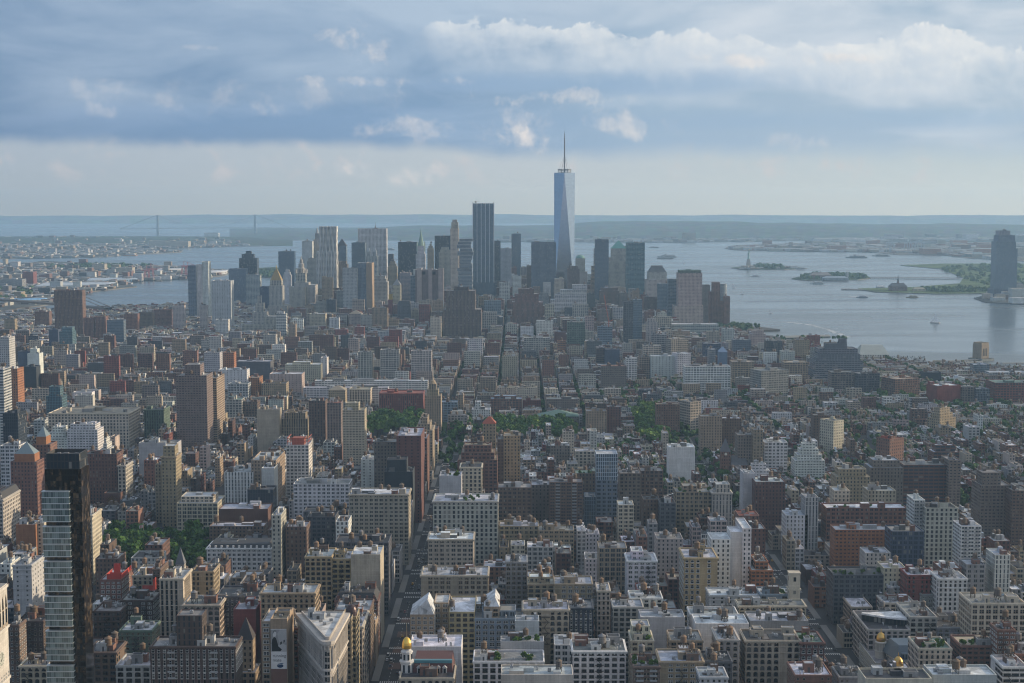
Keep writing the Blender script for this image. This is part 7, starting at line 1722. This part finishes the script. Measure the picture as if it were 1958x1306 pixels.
# ------------------------------------------------------------------ harbour: boats, bridges, statue, piers
def boat_hull(k, L, W, H, col, deck=(.4, .4, .38)):
    P = [(-W, -L * .5), (W, -L * .5), (W, L * .2), (W * .6, L * .4), (0, L * .5), (-W * .6, L * .4), (-W, L * .2)]; k.loft([(x * .8, y * .95) for x, y in P], -.3, P, H, 0, col, top=False); k.face([(x, y, H) for x, y in P], 0, deck)
def sailboat(px, py, hpx, label, rz=.4):
    p = on_sea(px, py); s = hpx * p.y / F / 12.0; o = tag(empty("sailboat", p, rz), label, "sailboat"); k = MB(); boat_hull(k, 11 * s, 1.7 * s, 1.1 * s, (.5, .5, .5)); k.build("hull", PL, o); k = MB(); k.bar((0, .8 * s, s), (0, .8 * s, 12 * s), .09 * s, 0, (.4, .4, .4)); k.build("mast", METAL, o)
    for nm, pts in (("mainsail", [(0, .6, 1.8), (0, -4.6, 2.0), (.5, -2.6, 5), (.25, -.9, 9), (0, .6, 11.8)]), ("jib", [(0, 1.0, 10), (.5, 2.2, 5), (0, 5.0, 1.4), (.4, 1.6, 1.6)])):
        k = MB(); q = [tuple(v * s for v in pt) for pt in pts]; k.face(q, 0, (.88, .88, .87)); k.build(nm, PL, o)
sailboat(1788, 618, 20, "largest white sailboat, out on the river at the right", 1.1); sailboat(1403, 551, 9, "upper of two sailboats off the brick river tower", .9); sailboat(1419, 563, 8, "lower of two sailboats off the brick river tower", 1.3); sailboat(1473, 600, 8, "small sailboat above the green wooded point", 1.2); sailboat(1307, 504, 5, "tiny sailboat beside the pink stone tower's top", 1.0)
def ferry(px, py, L, label, hull=(.5, .5, .5), cab=(.6, .6, .6), rz=1.4, name="ferry", cat="ferry", decks=2):
    p = on_sea(px, py); o = tag(empty(name, p, rz), label, cat); k = MB(); boat_hull(k, L, L * .13, L * .05, hull); k.build("hull", PL, o); z = L * .05
    k = MB()
    for d in range(decks): q = .40 - .07 * d; k.box(-L * .105 + d * .8, L * .105 - d * .8, -L * q, L * (q - .12), z + d * L * .055, z + (d + 1) * L * .055 - .02, 0, cab, wp=(.8, .45, .1, .2), bw=2, fh=L * .055)
    k.build("cabin", FAC, o); k = MB(); k.box(-L * .04, L * .04, L * .02, L * .12, z + decks * L * .055, z + decks * L * .055 + L * .05, 0, cab); k.bar((0, -L * .1, z), (0, -L * .1, z + L * .26), .25, 0, (.3, .3, .3)); k.build("wheelhouse", PL, o)
ferry(1648, 569, 42, "dark blue and white ferry heading across the river", (.10, .14, .2), (.5, .52, .55), 1.5); ferry(1744, 569, 44, "yellowish ferry near the far bank", (.30, .24, .12), (.42, .38, .28), 1.6); ferry(1562, 543, 60, "white harbour ferry below the second island", (.35, .42, .42), (.55, .58, .58), 1.55); ferry(1444, 529, 45, "white boat left of the second island", (.5, .5, .5), (.62, .62, .62), 1.6); ferry(248, 489, 95, "white and orange ferry off the left shore", (.55, .25, .12), (.6, .55, .5), 1.4); ferry(303, 538, 34, "small tug in the bay before the pink cranes", (.2, .14, .1), (.5, .45, .38), 1.5, "tugboat", "tugboat", 1)
for (x, y, L, lab) in ((1275, 492, 120, "long dark barge with a tug, upper of two"), (1272, 495, 100, "long dark barge, lower of two in mid bay"), (1250, 474, 80, "ship anchored beyond the banded glass tower"), (750, 458, 190, "long cargo ship right of the gridded slab"), (737, 478, 130, "low barge below the long cargo ship"), (955, 463, 200, "cargo ship right of the tall blue glass tower"), (1637, 493, 130, "dark barge above the second island"), (1684, 490, 110, "small anchored barge above the far park")):
    ferry(x, y, L, lab, (.10, .08, .08), (.3, .28, .27), 1.5, "cargo_ship", "ship", 1)
def wake():
    k = MB(); r = random.Random(5)
    for (a, b, w0, w1) in (((1506, 616), (1555, 622), 2, 5), ((1552, 622), (1600, 635), 2, 7), ((1588, 632), (1620, 645), 3, 16), ((1625, 566), (1646, 569), 2, 3), ((1746, 569), (1765, 567), 2, 3)):
        p, q = on_sea(*a), on_sea(*b); d = (q - p); n = Vector((-d.y, d.x, 0)).normalized()
        for i in range(60):
            f = r.random(); w = w0 + (w1 - w0) * f; c = p + d * f + n * r.uniform(-w, w); s = r.uniform(1.2, 3.0); k.face([(c.x - s * 2, c.y - s, c.z + .15), (c.x + s * 2, c.y - s * .7, c.z + .15), (c.x + s * 2.2, c.y + s, c.z + .15), (c.x - s * 1.7, c.y + s * .8, c.z + .15)], 0, (.60, .63, .65))
    tag(k.build("boat_wake", PL), "white foam wakes on the river", kind="stuff")
wake()
def statue():
    p = on_sea(1431, 512.5, 4); o = tag(empty("colossal_statue", p), "pale green robed statue with raised torch on a stone pedestal, on a small island", "statue"); st = (.34, .31, .27); gr = (.22, .36, .32)
    k = MB(); star = [((38 if i % 2 == 0 else 24) * math.cos(R(360 / 22 * i)), (38 if i % 2 == 0 else 24) * math.sin(R(360 / 22 * i))) for i in range(22)]; k.prism(star, 0, 12, 0, st); k.build("star_fort", PL, o)
    k = MB(); k.loft([(-11, -11), (11, -11), (11, 11), (-11, 11)], 11.9, [(-7, -7), (7, -7), (7, 7), (-7, 7)], 42, 0, st); k.box(-8, 8, -8, 8, 42.02, 45, 0, st, bottom=True); k.build("pedestal", PL, o)
    k = MB(); k.lathe(0, 0, [(5.4, 45), (5.0, 50), (4.2, 60), (4.4, 68), (4.8, 74), (3.4, 78), (1.5, 79.5), (1.9, 82), (1.9, 85), (1.2, 87), (.1, 87.6)], 12, 0, gr); k.bar((3.2, 0, 76), (4.4, -.5, 84), 1.2, 0, gr); k.bar((4.4, -.5, 83), (3.9, -.6, 91), .8, 0, gr); k.box(-5.4, -2.6, -3.6, -2.2, 66, 73, 0, gr)
    for i in range(7): a = R(-10 + i * 33); k.bar((1.5 * math.cos(a), 0, 86 + .6 * math.sin(a)), (3.6 * math.cos(a), 0, 86.4 + 2.4 * math.sin(a)), .16, 0, gr)
    f = k.build("figure", PL, o); k = MB(); k.lathe(3.9, -.6, [(1.0, 91), (1.5, 92), (1.3, 93.5), (.1, 96)], 10, 0, (.6, .45, .15)); k.build("torch", GOLD, f)
statue()
def hall(label, name, px, py, w, d, h, wc, rc, spire=0, cat="building", rz=0.0):
    p = on_sea(px, py, 3); o = tag(empty(name, p, rz), label, cat); k = MB(); k.box(-w / 2, w / 2, 0, d, 0, h, 0, wc, top=False, wp=(.4, .6, .1, 0), bw=5, fh=5); k.build("wall", FAC, o)
    k = MB(); k.loft([(-w / 2 - .5, -.5), (w / 2 + .5, -.5), (w / 2 + .5, d + .5), (-w / 2 - .5, d + .5)], h - .1, [(-w * .36, d * .45), (w * .36, d * .45), (w * .36, d * .55), (-w * .36, d * .55)], h + d * .3, 0, rc); k.build("roof", PL, o)
    if spire: k = MB(); k.box(-3, 3, d * .4, d * .4 + 6, h, h + spire * .45, 0, wc); k.cone(0, d * .4 + 3, 4.3, h + spire * .45, .1, h + spire, 4, 0, rc, rot=R(45)); k.build("clock_spire", PL, o)
    return o
hall("dark gabled ferry terminal with a pointed clock spire on the far bank", "ferry_terminal", 1719, 556, 62, 40, 16, (.20, .12, .10), (.10, .10, .11), 44); hall("pale low shed right of the gabled ferry terminal", "ferry_shed", 1758, 557, 44, 20, 8, (.5, .44, .3), (.4, .36, .26)); hall("white low shed on the terminal pier", "ferry_shed", 1684, 551, 30, 14, 6, (.6, .6, .6), (.6, .6, .6)); hall("red brick domed hall on the second island", "island_hall", 1570, 533, 90, 40, 15, (.24, .15, .13), (.28, .24, .22), 20); hall("long pale blue-grey wing on the second island", "island_hall", 1598, 536, 110, 24, 10, (.30, .33, .36), (.33, .38, .42)); hall("white water tower block on the second island", "island_hall", 1620, 531, 12, 12, 26, (.6, .6, .58), (.5, .5, .5))
def suspension_bridge(label, P0, P1, th, deck, sag, tw, anchors, col, dw, n=26):
    """two towers, two cables, deck and hangers between ground points"""
    a, b = Vector(P0), Vector(P1); d = b - a; L = d.length; u = d.normalized(); side = Vector((-u.y, u.x, 0)).normalized()
    o = tag(empty("suspension_bridge", a), label, "bridge")
    for t in (a, b):
        k = MB(); q = t - a; legs = (side * dw * .5, -side * dw * .5)
        for s in legs: k.loft([(q.x + s.x - tw, q.y + s.y - tw), (q.x + s.x + tw, q.y + s.y - tw), (q.x + s.x + tw, q.y + s.y + tw), (q.x + s.x - tw, q.y + s.y + tw)], q.z, [(q.x + s.x - tw * .8, q.y + s.y - tw * .8), (q.x + s.x + tw * .8, q.y + s.y - tw * .8), (q.x + s.x + tw * .8, q.y + s.y + tw * .8), (q.x + s.x - tw * .8, q.y + s.y + tw * .8)], q.z + th, 0, col)
        for z in (th * .97, th * .40): k.bar(q + legs[0] + Vector((0, 0, z)), q + legs[1] + Vector((0, 0, z)), tw * .75, 0, col)
        k.build("bridge_tower", PL, o)
    k = MB(); A, B = a - u * anchors - a, b + u * anchors - a
    for f0, f1 in zip([i / 40 for i in range(40)], [(i + 1) / 40 for i in range(40)]):
        p, q = A.lerp(B, f0), A.lerp(B, f1); z0 = deck + 6 * math.sin(math.pi * f0); z1 = deck + 6 * math.sin(math.pi * f1); e = side * dw * .55
        k.face([p - e + Vector((0, 0, z0)), p + e + Vector((0, 0, z0)), q + e + Vector((0, 0, z1)), q - e + Vector((0, 0, z1))], 0, (.12, .12, .12))
        for s in (-1, 1): k.face([p + e * s + Vector((0, 0, z0 - 5)), q + e * s + Vector((0, 0, z1 - 5)), q + e * s + Vector((0, 0, z1 + .5)), p + e * s + Vector((0, 0, z0 + .5))], 0, col)
        k.face([p + e + Vector((0, 0, z0 - 5)), p - e + Vector((0, 0, z0 - 5)), q - e + Vector((0, 0, z1 - 5)), q + e + Vector((0, 0, z1 - 5))], 0, col)
    k.build("deck", PL, o)
    for s in (-1, 1):
        k = MB(); e = side * dw * .5 * s; prev = None
        for i in range(n + 1):
            f = i / n; p = (b - a) * f + e + Vector((0, 0, th - (th - deck - sag) * (1 - (2 * f - 1) ** 2)))
            if prev is not None: k.bar(prev, p, tw * .09, 0, col)
            if 0 < i < n: k.bar(p, Vector((p.x, p.y, (b - a).z * f + deck + 6)), tw * .025, 0, col)
            prev = p
        k.bar(e + Vector((0, 0, th)), A + e + Vector((0, 0, deck)), tw * .16, 0, col); k.bar(b - a + e + Vector((0, 0, th)), B + e + Vector((0, 0, deck)), tw * .16, 0, col); k.build("cable", METAL, o)
t0, t1 = at(302, 448, 16000), at(488, 447, 16400); t0.z = -drop(t0.x, t0.y); t1.z = -drop(t1.x, t1.y)
suspension_bridge("long hazy suspension bridge with two tall towers across the harbour mouth", t0, t1, 209, 68, 14, 9, 380, (.20, .24, .27), 34)
b0, b1 = at(125, 600, 4380), at(-150, 580, 4800); b0.z = b1.z = -1
suspension_bridge("brown suspension bridge deck crossing the river at the left", b0, b1, 83, 40, 4, 4.5, 190, (.16, .125, .10), 24)
def pier(label, name, pts, h, col, group=None):
    P = [(p.x, p.y) for p in (on_sea(x, y) for x, y in pts)]; o = tag(empty(name, (P[0][0], P[0][1], -drop(*P[0]))), label, "pier", group); k = MB(); Q = [(x - P[0][0], y - P[0][1]) for x, y in P]
    if sum(a[0] * b[1] - b[0] * a[1] for a, b in zip(Q, Q[1:] + Q[:1])) < 0: Q.reverse()
    k.prism(Q, h - 1.2, h, 0, col); k.face([(x, y, h - 1.2) for x, y in reversed(Q)], 0, col); k.build("deck", PL, o); k = MB()
    for a, b in zip(Q, Q[1:] + Q[:1]):
        m = max(2, int(math.hypot(b[0] - a[0], b[1] - a[1]) / 9))
        for i in range(m): x, y = a[0] + (b[0] - a[0]) * i / m, a[1] + (b[1] - a[1]) * i / m; k.box(x - .4, x + .4, y - .4, y + .4, -2, h - 1.2, 0, (.10, .09, .08), top=False)
    k.build("piles", WOOD, o); return o
pier("long low pier with trees beyond the wooded point", "pier", [(1500, 644), (1585, 642), (1588, 645), (1502, 648)], 3, (.22, .22, .20)); pier("truss walkway pier running out to the ventilation tower, nearer one", "pier", [(1756, 702), (1880, 693), (1880, 695), (1756, 704.5)], 4, (.20, .20, .19)); pier("truss walkway pier running out to the ventilation tower, farther one", "pier", [(1756, 696), (1874, 689.5), (1874, 691), (1756, 698)], 4, (.20, .20, .19)); pier("walkway pier from the ventilation tower to the right edge", "pier", [(1905, 697), (1990, 696), (1990, 698), (1905, 699)], 4, (.22, .22, .21)); pier("broken timber pier beside the gabled ferry terminal", "pier", [(1609, 553), (1652, 554), (1652, 555.5), (1609, 554.5)], 3, (.16, .15, .14)); pier("low causeway bridge between second island and far bank", "pier", [(1664, 532.2), (1832, 533.4), (1832, 534.2), (1664, 533.0)], 6, (.20, .20, .20))
k = MB(); r_ = random.Random(8)
for i in range(70): p = on_sea(r_.uniform(1700, 1768), r_.uniform(682, 686)); k.box(p.x - .35, p.x + .35, p.y - .35, p.y + .35, p.z - 2, p.z + r_.uniform(1, 3.2), 0, (.06, .055, .05))
tag(k.build("old_piles", WOOD), "scattered rotten pier stumps in the river", kind="stuff")
hall("long white pier building by the river right of the dark banded office", "pier_building", 1672, 690, 62, 60, 13, (.55, .53, .48), (.40, .42, .38))

# far shores: named landmarks, then the rest as one mass
def shed(label, pts, h, wc, rc, name="pier_shed"):
    P = [on_sea(x, y, 3) for x, y in pts]; a, b, d = P[0], P[1], P[2]; o = tag(empty(name, a), label, "shed"); Q = [(p.x - a.x, p.y - a.y) for p in P]
    if sum(q[0] * w[1] - w[0] * q[1] for q, w in zip(Q, Q[1:] + Q[:1])) < 0: Q.reverse()
    k = MB(); k.prism(Q, 0, h, 0, wc, top=False, wp=(.5, .4, .1, .1), bw=12, fh=h); k.build("wall", FAC, o); k = MB(); c = (sum(q[0] for q in Q) / 4, sum(q[1] for q in Q) / 4); k.loft(Q, h, [(c[0] + (q[0] - c[0]) * .96, c[1] + (q[1] - c[1]) * .5) for q in Q], h + 3, 0, rc); k.build("roof", PL, o)
shed("nearest long pale blue pier shed on the left shore", [(68, 552), (210, 549), (222, 545), (90, 546)], 11, (.42, .52, .60), (.45, .50, .55)); shed("second long blue pier shed on the left shore", [(165, 541), (262, 538), (266, 535), (172, 537)], 10, (.32, .45, .58), (.40, .46, .52)); shed("bright blue roofed pier shed by the brown bridge", [(-20, 582), (84, 578), (98, 575), (-20, 577)], 9, (.25, .42, .60), (.18, .38, .62)); shed("white long shed right of the pink cranes", [(395, 527), (432, 524), (436, 521), (398, 523)], 12, (.62, .63, .63), (.60, .61, .62)); shed("white long shed in front of the pink cranes", [(300, 522), (350, 520), (352, 518), (302, 519)], 12, (.5, .5, .5), (.55, .55, .55))
def block(label, px, py, w, d, h, cn, sn='p', name="waterfront_building"):
    p = on_sea(px, py, 3); o = tag(empty(name, p), label, "building"); st = STY[sn]; k = MB(); k.box(-w / 2, w / 2, 0, d, 0, h, 0, PAL[cn], top=False, wp=(st[2], st[3], .1, 0)); k.build("wall", FAC, o); k = MB(); roof_mesh(k, -w / 2, w / 2, 0, d, h, ROOFC['grey'], PAL[cn], rnd, 1, 2); k.build("roof", [ROOF, FAC], o)
block("bright red block on the left far shore", 54, 547, 42, 46, 56, 'red'); block("grey glass block left of the bright red one", 20, 553, 90, 50, 38, 'grey', 'v'); block("cream factory block left of the pink cranes", 237, 527, 76, 50, 36, 'cream', 'd'); block("pale yellow factory pair up the left shore", 188, 519, 60, 50, 36, 'cream', 'd'); block("long yellowish army terminal, left block", 308, 472.5, 180, 90, 48, 'cream', 'd'); block("long yellowish army terminal, right block", 338, 473, 170, 90, 44, 'cream', 'd'); block("white blocks high on the far left shore", 404, 453, 140, 60, 40, 'white'); block("tall lit block on the far hill shore", 1318, 462, 110, 60, 75, 'tan')
def gantry(label, px, py, h, col):
    p = on_sea(px, py, 3); o = tag(empty("gantry_crane", p), label, "crane"); k = MB()
    for x in (-12, 12):
        for y in (-10, 10): k.bar((x, y, 0), (x * .6, y * .8, h * .62), 1.2, 0, col)
    k.box(-9, 9, -9, 9, h * .60, h * .66, 0, col, bottom=True); k.build("legs", METAL, o); k = MB(); k.bar((-h * .4, 0, h * .66), (h * .75, 0, h * .72), 1.3, 0, col); k.bar((0, 0, h * .66), (0, 0, h), 1.1, 0, col); k.bar((0, 0, h), (h * .6, 0, h * .72), .6, 0, col); k.build("boom", METAL, o)
for i, (x, y, hh) in enumerate(((281, 535, 62), (289, 535, 70), (352, 527, 66), (359, 527, 62))): gantry(("pink container crane, %s of the group by the left shore" % ("leftmost", "second", "third", "rightmost")[i]), x, y, hh, (.50, .17, .17))
for i, x in enumerate((1698, 1706, 1732, 1741, 1752, 1764)): gantry("pale container crane, number %s from the left on the far port" % ("one", "two", "three", "four", "five", "six")[i], x, 482, 95, (.34, .37, .40))
def tower_crane():
    p = at(1164, 625, 3290); o = tag(empty("tower_crane", (p.x, 3290, p.z - 2)), "red leaning crane above the blue glass block", "crane"); k = MB(); k.box(-1, 1, -1, 1, 0, 14, 0, (.4, .10, .07)); k.build("mast", METAL, o); k = MB(); q = at(1155, 562, 3290) - p; k.bar((0, 0, 13), (q.x, 0, q.z), .8, 0, (.42, .12, .08)); k.bar((0, 0, 13), (9, 0, 17), .9, 0, (.42, .12, .08)); k.build("jib", METAL, o)
tower_crane()
def distant_city():
    k = MB(); r = random.Random(77); n = 0
    def spread(pts, count, smin, smax, hmin, hmax, cols, tall=.04, tallh=40):
        nonlocal n
        P = [(p.x, p.y) for p in (on_sea(x, y, 3) for x, y in pts)]; xs = [p[0] for p in P]; ys = [p[1] for p in P]; c = t = 0
        while c < count and t < count * 30:
            t += 1; f = r.random(); y = min(ys) * (max(ys) / min(ys)) ** f; x = r.uniform(min(xs), max(xs))
            if not inside(P, x, y): continue
            c += 1; w, d = r.uniform(smin, smax), r.uniform(smin, smax); h = r.uniform(hmin, hmax) if r.random() > tall else r.uniform(hmax, tallh); g = 3 - drop(x, y); cl = jit(r.choice(cols), r, .2)
            k.box(x - w / 2, x + w / 2, y - d / 2, y + d / 2, g, g + h, 1, cl, top=False, wp=(.5, .5, .1, .1)); rc = r.choice(((.36, .37, .38), (.24, .24, .24), (.1, .1, .1), (.3, .27, .23))); k.face([(x - w / 2, y - d / 2, g + h), (x + w / 2, y - d / 2, g + h), (x + w / 2, y + d / 2, g + h), (x - w / 2, y + d / 2, g + h)], 0, rc)
    mixd = [PAL[c] for c in ('brick', 'tan', 'beige', 'grey', 'brown', 'brick', 'mauve', 'dkgrey', 'white', 'ltgrey', 'stone')]
    mix = [PAL[c] for c in ('brick', 'tan', 'beige', 'white', 'grey', 'cream', 'brown', 'white', 'ltgrey')]
    spread([(-40, 590), (100, 580), (190, 556), (240, 545), (265, 537), (400, 531), (440, 521), (330, 512), (200, 506), (-40, 505)], 1500, 14, 44, 6, 13, mixd, .05, 34)
    spread([(-60, 496), (190, 491), (250, 487), (340, 482), (300, 476), (480, 470), (430, 458), (150, 454), (-60, 455)], 2600, 18, 60, 6, 13, mixd, .03, 36)
    spread([(1392, 477), (1530, 480.5), (1660, 481.5), (1800, 487), (1960, 499), (1960, 470), (1600, 466), (1420, 471)], 1300, 20, 120, 6, 18, mix + [(.35, .15, .10)] * 3, .04, 45)
    spread([(940, 461.5), (1200, 463.4), (1390, 462.6), (1560, 458.6), (1560, 449), (1200, 452), (940, 452)], 1500, 25, 90, 7, 18, mix, .03, 50)
    spread([(1560, 463.5), (1760, 461), (1958, 461), (1958, 452), (1580, 453)], 900, 40, 160, 8, 22, [(.6, .6, .6), (.55, .55, .52), (.3, .3, .3), (.25, .2, .16)], .03, 60)
    spread([(1865, 572), (1958, 581), (1958, 556), (1930, 557)], 26, 20, 50, 8, 20, mix, .1, 40)
    spread([(1402, 514), (1425, 515), (1540, 514.5), (1505, 511)], 14, 20, 60, 4, 9, mix, 0, 10)
    tag(k.build("distant_city", [ROOF, FAC]), "hazy far shore towns and port buildings across the water", kind="stuff")
distant_city()
def oil_tanks():
    for i in range(16):
        x = 1592 + i * 7.2; p = on_sea(x, 460.5 + .6 * (i % 2), 3); k = MB(); k.cone(0, 0, 24, 0, 24, 17, 18, 0, (.68, .68, .67)); k.cone(0, 0, 24, 17, 4, 20, 18, 0, (.66, .66, .66)); tag(k.build("storage_tank", PL, None, p), "white storage tank in the row below the far hills", "tank", "white storage tanks on the far shore")
oil_tanks()
